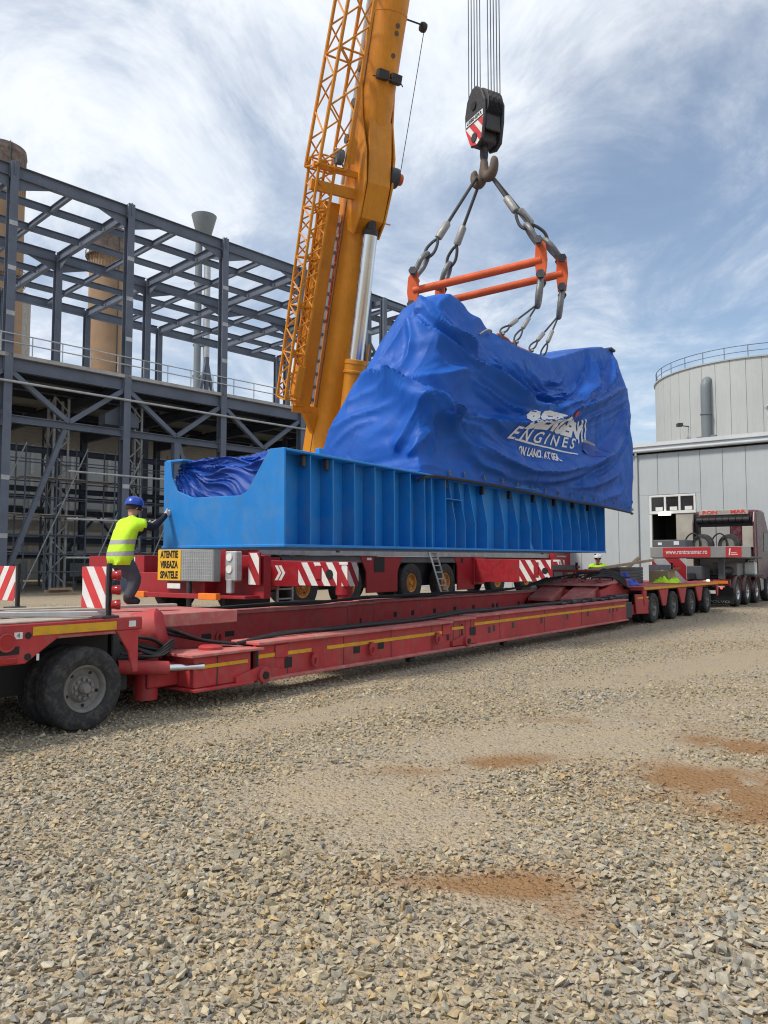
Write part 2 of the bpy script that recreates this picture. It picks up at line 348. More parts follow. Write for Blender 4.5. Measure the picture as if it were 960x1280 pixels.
def catenary(p, q, sag, n=14):
    p = Vector(p); q = Vector(q); return [p.lerp(q, i / n) - UP * (sag * 4 * (i / n) * (1 - i / n)) for i in range(n + 1)]
def smooth_path(pts, n=6):
    pts = [Vector(p) for p in pts]; out = []
    for i in range(len(pts) - 1):
        p0, p1, p2, p3 = pts[max(i - 1, 0)], pts[i], pts[i + 1], pts[min(i + 2, len(pts) - 1)]
        for k in range(n):
            t = k / n; out.append(0.5 * ((2 * p1) + (p2 - p0) * t + (2 * p0 - 5 * p1 + 4 * p2 - p3) * t * t + (3 * p1 - p0 - 3 * p2 + p3) * t ** 3))
    return out + [pts[-1]]
# ================================================================== GROUND
def vnoise(x, y, s, seed=0):
    rs = np.random.RandomState(seed); g = rs.rand(256, 256)
    X = x / s + 1000; Y = y / s + 1000; xi = np.floor(X).astype(int); yi = np.floor(Y).astype(int); fx = X - xi; fy = Y - yi
    fx = fx * fx * (3 - 2 * fx); fy = fy * fy * (3 - 2 * fy)
    a = g[xi % 256, yi % 256]; b = g[(xi + 1) % 256, yi % 256]; c = g[xi % 256, (yi + 1) % 256]; d = g[(xi + 1) % 256, (yi + 1) % 256]
    return (a * (1 - fx) + b * fx) * (1 - fy) + (c * (1 - fx) + d * fx) * fy
def fbm(x, y, s, seed=0, o=4):
    v = 0; a = 0.5; t = 0
    for i in range(o): v = v + a * vnoise(x, y, s / 2 ** i, seed + i); t += a; a *= 0.55
    return v / t
def blob(x, y, cx, cy, rx, ry, ang=0):
    c, s = math.cos(ang), math.sin(ang); X = (x - cx) * c + (y - cy) * s; Y = -(x - cx) * s + (y - cy) * c
    return np.exp(-((X / rx) ** 2 + (Y / ry) ** 2))
def bare(x, y):
    """0..1: how far the gravel has been driven into the soil (bare, fine ground)"""
    v = 0.9 * blob(x, y, -0.2, 5.5, 1.0, 0.55, 0.4) + 1.0 * blob(x, y, 1.2, 6.9, 1.7, 0.6, 0.35) + 0.9 * blob(x, y, 0.2, 4.85, 0.7, 0.4, 0.5)
    v += 0.8 * blob(x, y, 2.6, 5.7, 0.5, 0.8, 0.4) + 0.8 * blob(x, y, 0.55, 3.7, 0.38, 0.3) + 0.6 * blob(x, y, 4.2, 9.0, 3.0, 0.7, 0.4) + 0.9 * blob(x, y, -0.6, 8.4, 1.6, 0.35, 0.85)
    v += 0.5 * blob(x, y, 2.2, 2.2, 0.7, 0.5) + 0.6 * blob(x, y, 7, 14, 6, 0.8, 0.7) + 0.5 * blob(x, y, 5, 12, 5, 0.6, 0.6)
    v = 0.85 * v * (0.35 + 1.2 * fbm(x, y, 0.5, 11)) + 0.35 * (fbm(x, y, 1.7, 21) - 0.5)
    return np.clip(v, 0, 1)
def muddy(x, y):
    v = 1.2 * blob(x, y, 2.45, 5.5, 0.6, 0.75, 0.7) + 1.0 * blob(x, y, 3.2, 6.9, 0.5, 0.9, 0.5) + 0.75 * blob(x, y, 0.75, 6.3, 0.8, 0.22, 0.3) + 0.75 * blob(x, y, 0.72, 3.75, 0.3, 0.35) + 0.5 * blob(x, y, 0.35, 4.0, 0.5, 0.12) + 0.45 * blob(x, y, 1.9, 7.9, 0.8, 0.25, 0.2) + 0.4 * blob(x, y, 1.9, 2.8, 0.4, 0.3)
    return np.clip(v * np.clip(4.2 * (fbm(x, y, 0.45, 31, 5) - 0.33), 0, 1.3), 0, 1)
def gheight(x, y):
    near = np.clip((13 - y) / 6, 0, 1)
    return (0.045 * (fbm(x, y, 1.6, 41) - 0.5) + 0.02 * (fbm(x, y, 0.35, 45, 3) - 0.5)) * (0.35 + 0.65 * near) - 0.004 - 0.012 * np.clip(muddy(x, y), 0, 1)
def ground():
    xs = np.concatenate([-np.geomspace(700, 9, 26), np.arange(-8.9, 14.0, 0.085), np.geomspace(14.1, 700, 26)])
    ys = np.concatenate([-np.geomspace(200, 1.0, 14), np.arange(-0.9, 18, 0.085), np.geomspace(18.1, 1500, 40)])
    X, Y = np.meshgrid(xs, ys); Z = gheight(X, Y)
    far = (np.abs(X - 2) > 14) | (Y > 24) | (Y < -2); Z = np.where(far, -0.004, Z)
    nx, ny = len(xs), len(ys); v = np.stack([X, Y, Z], -1).reshape(-1, 3)
    i = np.arange(nx * ny).reshape(ny, nx); q = np.stack([i[:-1, :-1], i[:-1, 1:], i[1:, 1:], i[1:, :-1]], -1).reshape(-1, 4)
    me = bpy.data.meshes.new('ground'); me.vertices.add(len(v)); me.vertices.foreach_set('co', v.astype(np.float32).ravel())
    me.loops.add(q.size); me.loops.foreach_set('vertex_index', q.ravel().astype(np.int32)); me.polygons.add(len(q))
    me.polygons.foreach_set('loop_start', np.arange(0, q.size, 4, dtype=np.int32)); me.update(calc_edges=True); me.shade_smooth()
    for nm, fn in (('bare', bare), ('mud', muddy)):
        a = me.attributes.new(nm, 'FLOAT', 'POINT'); a.data.foreach_set('value', fn(v[:, 0], v[:, 1]).astype(np.float32))
    m = bpy.data.materials.new('gravel_ground'); m.use_nodes = True; nt = m.node_tree; N = nt.nodes; K = nt.links; b = N['Principled BSDF']; b.inputs['Roughness'].default_value = 0.95; b.inputs['Specular IOR Level'].default_value = 0.2
    tc = N.new('ShaderNodeTexCoord')
    def vor(scale, feat='F1'):
        t = N.new('ShaderNodeTexVoronoi'); t.feature = feat; K.new(tc.outputs['Object'], t.inputs['Vector']); t.inputs['Scale'].default_value = scale; return t
    def noi(scale, det=6, ro=0.6):
        t = N.new('ShaderNodeTexNoise'); K.new(tc.outputs['Object'], t.inputs['Vector']); t.inputs['Scale'].default_value = scale; t.inputs['Detail'].default_value = det; t.inputs['Roughness'].default_value = ro; return t.outputs[0]
    def mix(f, a, c):
        x = N.new('ShaderNodeMix'); x.data_type = 'RGBA'
        for i, q in ((0, f), (6, a), (7, c)):
            if hasattr(q, 'links'): K.new(q, x.inputs[i])
            elif i == 0: x.inputs[0].default_value = q
            else: x.inputs[i].default_value = (*q, 1)
        return x.outputs[2]
    def rng(v_, a, c, lo=0.0, hi=1.0):
        r = N.new('ShaderNodeMapRange'); K.new(v_, r.inputs[0])
        for i, q in enumerate((a, c, lo, hi)): r.inputs[i + 1].default_value = q
        return r.outputs[0]
    st = vor(30); st2 = vor(75)
    sep = N.new('ShaderNodeSeparateColor'); K.new(st.outputs['Color'], sep.inputs[0]); sep2 = N.new('ShaderNodeSeparateColor'); K.new(st2.outputs['Color'], sep2.inputs[0])
    stone = mix(sep.outputs[0], (0.215, 0.19, 0.15), (0.45, 0.39, 0.295)); stone = mix(rng(sep.outputs[1], 0.7, 0.8), stone, (0.40, 0.30, 0.18))
    fine = mix(sep2.outputs[0], (0.25, 0.21, 0.155), (0.45, 0.375, 0.28)); fine = mix(rng(noi(2.5), 0.35, 0.65), fine, (0.38, 0.305, 0.205))
    ab = N.new('ShaderNodeAttribute'); ab.attribute_name = 'bare'; am = N.new('ShaderNodeAttribute'); am.attribute_name = 'mud'
    big = rng(noi(0.45, 8, 0.65), 0.40, 0.62)
    mm = N.new('ShaderNodeMath'); mm.operation = 'ADD'; mm.use_clamp = True; K.new(rng(ab.outputs['Fac'], 0.1, 0.7), mm.inputs[0])
    sc_ = N.new('ShaderNodeMath'); sc_.operation = 'MULTIPLY'; K.new(big, sc_.inputs[0]); sc_.inputs[1].default_value = 0.55; K.new(sc_.outputs[0], mm.inputs[1])
    c = mix(mm.outputs[0], stone, fine)
    c = mix(rng(am.outputs['Fac'], 0.15, 0.7, 0, 0.88), c, (0.25, 0.135, 0.055))
    K.new(c, b.inputs['Base Color'])
    bp = N.new('ShaderNodeBump'); bp.inputs['Strength'].default_value = 0.7; bp.inputs['Distance'].default_value = 0.03; bp.invert = True; K.new(st.outputs['Distance'], bp.inputs['Height'])
    bp2 = N.new('ShaderNodeBump'); bp2.inputs['Strength'].default_value = 0.6; bp2.inputs['Distance'].default_value = 0.012; bp2.invert = True; K.new(st2.outputs['Distance'], bp2.inputs['Height']); K.new(bp.outputs[0], bp2.inputs['Normal'])
    K.new(bp2.outputs[0], b.inputs['Normal'])
    me.materials.append(m); o = bpy.data.objects.new('ground', me); COL.objects.link(o); tag(o, kind='structure')
ground()
def gravel():
    """loose crushed stone lying on the yard: angular hulls, one joined mesh"""
    rs = np.random.RandomState(5); tpl = []
    for k in range(28):
        bm = bmesh.new()
        n = 8 + k % 4
        for i in range(n):
            d = rs.normal(size=3); d /= np.linalg.norm(d); d *= rs.uniform(0.7, 1.0); bm.verts.new(d * np.array([1.0, rs.uniform(0.55, 0.95), rs.uniform(0.35, 0.65)]))
        r = bmesh.ops.convex_hull(bm, input=bm.verts[:]); bmesh.ops.delete(bm, geom=[g for g in r['geom_interior'] if isinstance(g, bmesh.types.BMVert)], context='VERTS')
        bmesh.ops.triangulate(bm, faces=bm.faces[:]); bm.verts.index_update()
        tpl.append((np.array([v.co[:] for v in bm.verts]), np.array([[v.index for v in f.verts] for f in bm.faces]))); bm.free()
    P = []
    for y0, y1, sp, s0, s1 in ((1.6, 4.2, 0.0315, 0.0135, 0.042), (4.2, 6.5, 0.037, 0.0135, 0.040), (6.5, 10, 0.047, 0.0135, 0.038), (2.2, 5.5, 0.036, 0.005, 0.012), (5.5, 10.0, 0.046, 0.006, 0.014), (10, 16, 0.064, 0.0135, 0.034), (16, 30, 0.17, 0.016, 0.04)):
        xa, xb = -(0.60 * y1 + 0.9), 0.62 * y1 + 1.0
        gx, gy = np.meshgrid(np.arange(xa, xb, sp), np.arange(y0, y1, sp)); gx = gx.ravel() + rs.uniform(-.5, .5, gx.size) * sp * 1.1; gy = gy.ravel() + rs.uniform(-.5, .5, gy.size) * sp * 1.1
        keep = (gx > -(0.56 * gy + 0.8)) & (gx < 0.58 * gy + 0.9)
        bv = bare(gx, gy) + 0.6 * muddy(gx, gy); keep &= rs.rand(gx.size) > np.clip((bv - 0.18) * 1.5, 0, 0.72)
        sz = s0 + (s1 - s0) * rs.beta(1.2, 2.6, gx.size); sz = sz * np.where(rs.rand(gx.size) < 0.035, 1.5, 1.0) * (0.85 + 0.4 * fbm(gx, gy, 0.8, 77)) * np.clip(1.12 - 0.75 * bv, 0.5, 1.0)
        P.append(np.stack([gx, gy, sz, bv], -1)[keep])
    P = np.concatenate(P); n = len(P); pal = np.array([[.40, .37, .315], [.335, .315, .275], [.44, .39, .30], [.285, .28, .265], [.45, .375, .265], [.37, .35, .31], [.48, .44, .36], [.22, .225, .23], [.43, .33, .20], [.42, .345, .25]])
    pw = np.array([.19, .16, .15, .09, .10, .12, .07, .04, .035, .045]); pw /= pw.sum()
    VV = []; FF = []; CC = []; off = 0; kind = rs.randint(0, len(tpl), n); reg = fbm(P[:, 0], P[:, 1], 1.3, 55)
    for k, (tv, tf) in enumerate(tpl):
        s = np.where(kind == k)[0]; m = len(s)
        if not m: continue
        yaw = rs.uniform(0, 6.283, m); a = rs.normal(0, 0.45, m); b_ = rs.normal(0, 0.45, m)
        cz, sz_ = np.cos(yaw), np.sin(yaw); Rm = np.zeros((m, 3, 3)); Rm[:, 0, 0] = cz; Rm[:, 0, 1] = -sz_; Rm[:, 1, 0] = sz_; Rm[:, 1, 1] = cz; Rm[:, 2, 2] = 1
        Rx = np.zeros((m, 3, 3)); Rx[:, 0, 0] = 1; Rx[:, 1, 1] = np.cos(a); Rx[:, 1, 2] = -np.sin(a); Rx[:, 2, 1] = np.sin(a); Rx[:, 2, 2] = np.cos(a)
        Ry = np.zeros((m, 3, 3)); Ry[:, 1, 1] = 1; Ry[:, 0, 0] = np.cos(b_); Ry[:, 0, 2] = np.sin(b_); Ry[:, 2, 0] = -np.sin(b_); Ry[:, 2, 2] = np.cos(b_)
        M = Rm @ Rx @ Ry
        w = np.einsum('mij,vj->mvi', M, tv) * P[s, 2][:, None, None]
        w[:, :, 0] += P[s, 0][:, None]; w[:, :, 1] += P[s, 1][:, None]; w[:, :, 2] += (gheight(P[s, 0], P[s, 1]) + P[s, 2] * rs.uniform(0.05, 0.55, m))[:, None]
        VV.append(w.reshape(-1, 3)); FF.append((tf[None] + off + (np.arange(m) * len(tv))[:, None, None]).reshape(-1, 3)); off += m * len(tv)
        c = pal[rs.choice(len(pal), m, p=pw)] * rs.uniform(0.75, 1.12, (m, 1)) * np.array([0.99, 0.945, 0.83]); g = np.clip((reg[s] - 0.42) * 2.2, -0.25, 0.35)[:, None]; c = c * (1 + g * np.array([0.06, -0.02, -0.22]))
        mk = np.clip(muddy(P[s, 0], P[s, 1]) * 1.3, 0, 0.75)[:, None]; c = c * (1 - mk) + np.array([.28, .155, .07]) * mk
        CC.append(np.repeat(np.concatenate([c, np.ones((m, 1))], 1), len(tf), 0))
    VV = np.concatenate(VV).astype(np.float32); FF = np.concatenate(FF).astype(np.int32); CC = np.concatenate(CC).astype(np.float32)
    me = bpy.data.meshes.new('gravel'); me.vertices.add(len(VV)); me.vertices.foreach_set('co', VV.ravel()); me.loops.add(FF.size); me.loops.foreach_set('vertex_index', FF.ravel()); me.polygons.add(len(FF))
    me.polygons.foreach_set('loop_start', np.arange(0, FF.size, 3, dtype=np.int32)); me.update(calc_edges=True); me.shade_flat()
    at = me.attributes.new('stone', 'FLOAT_COLOR', 'FACE'); at.data.foreach_set('color', CC.ravel())
    m = bpy.data.materials.new('crushed_stone'); m.use_nodes = True; nt = m.node_tree; N = nt.nodes; K = nt.links; b = N['Principled BSDF']; b.inputs['Roughness'].default_value = 0.9; b.inputs['Specular IOR Level'].default_value = 0.25
    a = N.new('ShaderNodeAttribute'); a.attribute_name = 'stone'; tc = N.new('ShaderNodeTexCoord'); t = N.new('ShaderNodeTexNoise'); K.new(tc.outputs['Object'], t.inputs['Vector']); t.inputs['Scale'].default_value = 45; t.inputs['Detail'].default_value = 4
    r = N.new('ShaderNodeMapRange'); K.new(t.outputs[0], r.inputs[0])
    for i, q in enumerate((0.3, 0.7, 0.78, 1.2)): r.inputs[i + 1].default_value = q
    x = N.new('ShaderNodeVectorMath'); x.operation = 'SCALE'; K.new(a.outputs['Color'], x.inputs[0]); K.new(r.outputs[0], x.inputs['Scale']); K.new(x.outputs[0], b.inputs['Base Color'])
    bp = N.new('ShaderNodeBump'); bp.inputs['Strength'].default_value = 0.5; bp.inputs['Distance'].default_value = 0.01; K.new(t.outputs[0], bp.inputs['Height']); K.new(bp.outputs[0], b.inputs['Normal'])
    me.materials.append(m); o = bpy.data.objects.new('gravel', me); COL.objects.link(o); tag(o, 'loose grey and tan crushed stone covering the yard', 'gravel', kind='stuff')
    print('stones', n, 'tris', len(FF))
gravel()

# ================================================================== HALL on the right (front face runs across the trailer's direction)
def hall():
    Fh = Frame(0, 0, 37.19); p = V(12.27, 38.0, 0)
    h = thing('panel_hall', 'grey panel clad industrial hall with open doorway behind the truck', 'building', p, Fh.rot)
    s0, s1, ze = -21.0, 16.0, 6.95
    body = MB(); body.box(0.14, 14, s0, -3.05, 0, 7.35); body.box(0.14, 14, -0.88, s1, 0, 7.35); body.box(0.14, 14, -3.05, -0.88, 4.9, 7.35); body.box(2.5, 14, -3.05, -0.88, 0, 4.9); body.build('wall', 'interior_dark', h)
    pw = 0.995; k = 0; s = -0.31 + 3 * pw
    edges = []
    a = -0.31
    while a < s1 - 0.2: edges.append((a, min(a + pw, s1))); a += pw
    a = -0.31
    while a > s0 + 0.2: edges.append((max(a - pw, s0), a)); a -= pw
    g = 0.006
    for a, b in edges:
        for (y0, y1, z0, z1) in ((a + g, b - g, 0.25, ze),):
            if y1 <= -3.07 or y0 >= -0.86: rects = [(y0, y1, z0, z1)]
            else:
                rects = [(y0, y1, 4.92, z1)]
                if y0 < -3.07: rects.append((y0, -3.07, z0, 4.92))
                if y1 > -0.86: rects.append((-0.86, y1, z0, 4.92))
            for q in rects:
                mb = MB(); mb.box(0.06, 0.14, *q); mb.build('panel', 'panel_grey', h, bevel=0.012)
    MB().box(0.02, 0.135, s0, s1, 0, 0.24).build('plinth', 'concrete', h)
    fa = MB(); fa.box(-0.02, 0.12, s0 - 0.1, s1 + 0.1, 7.06, 7.30); fa.box(-0.10, 0.13, s0 - 0.1, s1 + 0.1, 7.302, 7.50); fa.build('fascia', 'roof_light', h, bevel=0.02)
    gu = MB(); gu.cyl((-0.13, s0 - 0.1, 7.10), (-0.13, s1 + 0.1, 7.10), 0.085, 10); gu.build('gutter', 'gutter', h, 40)
    dp = MB(); dp.tube(smooth_path([(-0.12, -0.31, 7.05), (-0.10, -0.31, 6.9), (-0.01, -0.31, 6.75), (-0.01, -0.31, 5), (-0.01, -0.31, 0.1)]), 0.055, 10); dp.build('downpipe', 'gutter', h, 40)
    rf = MB(); rf.prism([(-0.1, s0, 7.49), (14.2, s0, 7.49), (7, s0, 8.6)], (0, s1 - s0, 0)); rf.build('roof', 'roof_light', h)
    wf = MB()
    for z0, z1, y0, y1 in ((4.80, 4.90, -3.06, -0.87), (3.98, 4.12, -3.06, -0.87), (4.12, 4.80, -0.98, -0.87), (4.12, 4.80, -3.06, -2.96), (4.12, 4.80, -1.68, -1.58), (4.12, 4.80, -2.36, -2.26)): wf.box(0.03, 0.20, y0, y1, z0, z1)
    w = wf.build('window', 'white_trim', h, bevel=0.01)
    for y0, y1 in ((-1.58, -0.98), (-2.26, -1.68), (-2.96, -2.36)):
        MB().box(0.10, 0.12, y0, y1, 4.12, 4.80).build('pane', 'dark_glass', w)
        MB().box(0.09, 0.098, y0 + 0.08, y0 + 0.42, 4.14, 4.32).build('notice', 'white_trim', w)
    dr = MB(); dr.box(0.08, 0.16, -3.04, -2.12, 0.05, 3.97); d = dr.build('door', 'tan_liner', h, bevel=0.01)
    MB().box(0.04, 0.08, -2.24, -2.2, 1.0, 1.3).build('handle', 'dark_metal', d)
    fr = MB(); fr.box(0.04, 0.2, -0.98, -0.86, 0, 3.97); fr.build('door_frame', 'white_trim', h, bevel=0.01)
    MB().box(-0.12, 0.06, -1.9, -1.35, 3.90, 4.02).build('lamp', 'lamp_lit', h)
    cm = MB(); cm.box(-0.25, 0.05, 0.1, 0.14, 6.5, 6.54); cm.cyl((-0.42, 0.12, 6.45), (-0.1, 0.12, 6.52), 0.06, 10); cm.build('camera_bracket', 'dark_metal', h)
    vt = MB(); vt.box(3.0, 4.4, -7.1, -5.7, 8.02, 8.75); vt.cyl((3.7, -6.4, 8.75), (3.7, -6.4, 9.25), 0.42, 16); vt.lathe([(0.95, 9.25 - 8), (0.80, 9.42 - 8), (0.1, 9.5 - 8)], (3.7, -6.4, 8), (0, 0, 1), 16)
    for i in range(6): vt.box(3.7 + 0.8 * math.cos(i) - .03, 3.7 + 0.8 * math.cos(i) + .03, -6.4 + 0.8 * math.sin(i) - .03, -6.4 + 0.8 * math.sin(i) + .03, 8.7, 9.3)
    vt.build('roof_vent', 'galvanised', h, 40)
hall()
def tank():
    c = V(36.9, 75, 0); r, H = 9.5, 19.7
    k = thing('storage_tank', 'tall round pale grey storage tank rising behind the hall', 'tank', c)
    MB().cyl((0, 0, 0), (0, 0, H - 0.05), r - 0.06, 72).build('shell', 'tank_grey', k, 30)
    n = 46; pm = MB(); a = 2 * math.pi / n; ring = []
    for i in range(4):
        t = -a / 2 * 0.975 + a * 0.975 * i / 3; ring.append(t)
    pts = [(r * math.cos(t), r * math.sin(t), 0.3) for t in ring] + [((r - 0.055) * math.cos(t), (r - 0.055) * math.sin(t), 0.3) for t in reversed(ring)]
    pm.prism(pts, (0, 0, H - 0.3)); me = pm.mesh('tank_panel', 'tank_grey')
    for i in range(n): linked('panel', me, k, (0, 0, 0), (0, 0, a * i))
    rf = MB(); rf.lathe([(r + 0.12, H), (r + 0.14, H + 0.12), (r - 0.3, H + 0.14), (0.0, H + 1.4)], (0, 0, 0), (0, 0, 1), 72); rf.build('roof', 'tank_grey', k, 30)
    rl = MB(); m = 60
    for z, rr in ((H + 0.65, 0.03), (H + 1.2, 0.035)): rl.tube([((r - 0.1) * math.cos(2 * math.pi * i / m), (r - 0.1) * math.sin(2 * math.pi * i / m), z) for i in range(m)], rr, 6, closed=True)
    for i in range(0, m, 2):
        q = ((r - 0.1) * math.cos(2 * math.pi * i / m), (r - 0.1) * math.sin(2 * math.pi * i / m)); rl.cyl((*q, H + 0.1), (*q, H + 1.2), 0.035, 6)
    rl.build('railing', 'steel_frame', k)
    d = V(-0.78, -0.625, 0); pp = d * (r + 0.45)
    pi = MB(); pi.tube(smooth_path([pp + V(0, 0, 0.2), pp + V(0, 0, 10), pp + V(0, 0, H - 3.0), pp + V(0, 0, H - 1.8) + d * -0.15, pp + V(0, 0, H - 1.5) + d * -0.5]), 0.42, 14)
    sd = V(-d.y, d.x, 0); pi.beam(pp + V(0, 0, 13) - sd * 0.9, pp + V(0, 0, 13) + sd * 0.9, 0.18, 0.14)
    for z in (15.0, 11.5, 8.5): pi.cyl(pp + V(0, 0, z), pp + V(0, 0, z + 0.12), 0.5, 14)
    pi.build('standpipe', 'stack_steel', k, 40)
    e = V(math.cos(R(206)), math.sin(R(206)), 0); l = MB(); l.beam(e * r + V(0, 0, 14.3), e * (r + 1.1) + V(0, 0, 14.3), 0.08, 0.08); l.box(*(sorted((e.x * (r + 1.4), e.x * (r + 0.9)))), e.y * (r + 1.2) - 0.25, e.y * (r + 1.2) + 0.25, 14.2, 14.5); l.build('floodlight', 'dark_metal', k)
tank()
# ================================================================== STEEL FRAME
def steel_frame():
    st = thing('steel_frame_building', 'unfinished grey structural steel frame with braced lower storey', 'steel frame', FS.loc, FS.rot)
    bay, wb = 6.62, 9.8; t0 = -3.45; ts = [t0 + bay * k for k in range(-2, 6)]; ws = [0, wb, 2 * wb]
    ZR, ZD, ZC = 22.6, 12.3, 9.25
    def I(name, p, q, h, b, up=(0, 0, 1), m='steel_frame'): MB().ibeam(p, q, h, b, up, tf=0.035, tw=0.03).build(name, m, st)
    for i, t in enumerate(ts):
        for j, w in enumerate(ws):
            top = ZR + (0.12 if j == 0 else -0.05)
            if j == 0:
                c = MB().ibeam((t, 0, 0), (t, 0, top), 0.5, 0.42, (0, 1, 0), tf=0.04, tw=0.03); c.box(t - 0.03, t + 0.03, -0.30, -0.25, ZR - 0.6, ZR + 0.15); c.build('column', 'steel_frame', st)
            else: I('column', (t, w, 0), (t, w, top), 0.5, 0.42, (0, 1, 0), 'steel_frame' if j < 2 else 'steel_frame')
        for j in range(2): I('beam', (t, ws[j] + 0.26, ZR - 0.34), (t, ws[j + 1] - 0.26, ZR - 0.34), 0.6, 0.3)
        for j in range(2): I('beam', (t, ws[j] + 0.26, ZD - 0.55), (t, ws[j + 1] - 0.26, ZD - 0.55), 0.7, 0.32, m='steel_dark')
        for j in range(1):      # knee haunches on the transverse roof beams
            for a, sg in ((ws[j] + 0.26, 1), (ws[j + 1] - 0.26, -1)):
                MB().prism([(t - 0.02, a, ZR - 0.64), (t - 0.02, a + sg * 1.6, ZR - 0.64), (t - 0.02, a, ZR - 1.25)], (0.04, 0, 0)).build('haunch', 'steel_frame', st)
    for i in range(len(ts) - 1):
        a, b = ts[i], ts[i + 1]; m = (a + b) / 2
        for j, w in enumerate(ws):
            I('beam', (a + 0.22, w, ZR - 0.33), (b - 0.22, w, ZR - 0.33), 0.66, 0.32)
            if j < 2:
                for x, sg in ((a + 0.22, 1), (b - 0.22, -1)): MB().prism([(x, w - 0.02, ZR - 0.66), (x + sg * 1.9, w - 0.02, ZR - 0.66), (x, w - 0.02, ZR - 1.3)], (0, 0.04, 0)).build('haunch', 'steel_frame', st)
        for w in (3.2, 6.4, 13.1, 16.4): I('purlin', (a + 0.16, w, ZR - 0.30), (b - 0.16, w, ZR - 0.30), 0.42, 0.2)
        for j in range(2):
            for w0, w1 in ((ws[j] + .17, ws[j] + 3.1), (ws[j] + 3.3, ws[j] + 6.5), (ws[j] + 6.5, ws[j + 1] - .17)): I('beam', (m, w0, ZR - 0.30), (m, w1, ZR - 0.30), 0.36, 0.2)
        # deck edge, lower chord, W-bracing on the front
        I('deck_beam', (a + 0.22, 0, ZD - 0.35), (b - 0.22, 0, ZD - 0.35), 0.7, 0.32)
        I('chord', (a + 0.22, 0, ZC - 0.15), (b - 0.22, 0, ZC - 0.15), 0.4, 0.32)
        for x in (a + 0.2, b - 0.2): MB().beam((x, 0, ZD - 0.72), (m, 0, ZC + 0.05), 0.26, 0.26, (0, 1, 0)).build('brace', 'steel_frame', st)
        MB().box(a + 0.02, b - 0.02, -0.25, 3 * wb + 0.2, ZD + 0.003, ZD + 0.2).build('deck_slab', 'concrete', st)
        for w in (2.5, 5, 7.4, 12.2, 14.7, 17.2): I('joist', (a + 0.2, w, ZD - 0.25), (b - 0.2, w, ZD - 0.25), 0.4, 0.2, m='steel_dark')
    for i in range(len(ts) - 1):
        m = (ts[i] + ts[i + 1]) / 2
        if i % 2 == 1: MB().beam((m, -0.02, 0), (m, -0.02, ZC - 0.36), 0.36, 0.40, (0, 1, 0)).build('post', 'steel_frame', st)
        c = ts[i + 1] if i % 2 == 1 else ts[i]
        MB().beam((m + (0.2 if c > m else -0.2), 0.02, ZC - 0.36), (c + (-0.1 if c > m else 0.1), 0.3, 0.2), 0.24, 0.26, (0, 1, 0)).build('brace', 'steel_frame', st)
    for z, r in ((ZD + 0.75, 0.035), (ZD + 1.2, 0.035), (11.0, 0.07)): MB().cyl((ts[0], -0.32, z), (ts[-1], -0.32, z), r, 8).build('rail', 'galvanised', st)
    for k in range(30):
        t = ts[0] + (ts[-1] - ts[0]) * k / 29; MB().cyl((t, -0.32, ZD + 0.2), (t, -0.32, ZD + 1.2), 0.03, 6).build('rail_post', 'galvanised', st)
    for z in (1.9, 4.0, 6.6): MB().cyl((-0.2, -0.25, z), (16.2, -0.25, z), 0.06, 8).build('girt', 'galvanised', st)
    # inner storey: platform, crossbars and lattice masts
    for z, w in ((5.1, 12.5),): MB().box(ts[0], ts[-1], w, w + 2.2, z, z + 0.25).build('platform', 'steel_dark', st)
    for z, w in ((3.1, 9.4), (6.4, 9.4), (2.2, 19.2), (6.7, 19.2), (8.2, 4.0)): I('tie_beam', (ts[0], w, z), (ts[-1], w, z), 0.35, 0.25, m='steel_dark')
    for t, w in ((-3.6, 3.4), (-3.4, 12.0), (1.1, 4.2), (5.2, 3.0), (7.6, 8.0), (4.4, 13)):
        lm = MB(); d = 0.42
        for i, j in ((-1, -1), (1, -1), (1, 1), (-1, 1)): lm.beam((t + i * d, w + j * d, 0), (t + i * d, w + j * d, 11.4), 0.12, 0.12)
        for k in range(13):
            z = 0.4 + k * 0.85; sg = 1 if k % 2 else -1
            lm.beam((t - sg * d, w - d, z), (t + sg * d, w - d, z + 0.85), 0.07, 0.07); lm.beam((t - d, w - sg * d, z), (t - d, w + sg * d, z + 0.85), 0.07, 0.07)
        lm.build('lattice_mast', 'galvanised' if w < 5 else 'steel_frame', st)
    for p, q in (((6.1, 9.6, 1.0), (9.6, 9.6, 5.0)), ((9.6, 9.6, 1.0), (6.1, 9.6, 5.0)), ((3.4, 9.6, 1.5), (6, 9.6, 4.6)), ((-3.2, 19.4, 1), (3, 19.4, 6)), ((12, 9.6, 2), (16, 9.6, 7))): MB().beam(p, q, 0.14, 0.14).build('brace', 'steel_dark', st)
    for t in (9.9, 11.2):  # little A-frame on the deck
        MB().beam((t, 3, ZD + 0.2), (10.55, 3, ZD + 3.0), 0.2, 0.2).build('prop', 'steel_frame', st)
    MB().beam((10.55, 3, ZD + 0.2), (10.55, 3, ZD + 3.3), 0.25, 0.25).build('prop', 'steel_frame', st)
    # bolted end plates and stiffeners along the front
    for t in ts:
        for z in (ZR - 0.35, ZD - 0.35, ZC - 0.15):
            for sg in (-1, 1): MB().box(t + sg * 0.222, t + sg * 0.245, -0.2, 0.2, z - 0.42, z + 0.40).build('splice_plate', 'steel_frame', st)
        for z in (3.0, 6.0, 14.6, 17.0, 19.4): MB().box(t - 0.205, t + 0.205, -0.262, -0.252, z - 0.12, z + 0.12).build('cleat', 'galvanised', st)
    # capital under the deck beside the middle column
    MB().prism([(2.2, 0.5, 9.6), (4.3, 0.5, 9.6), (4.3, 0.5, 10.2), (3.3, 0.5, 10.9), (2.2, 0.5, 10.2)], (0, 0.8, 0)).build('bracket', 'steel_frame', st)
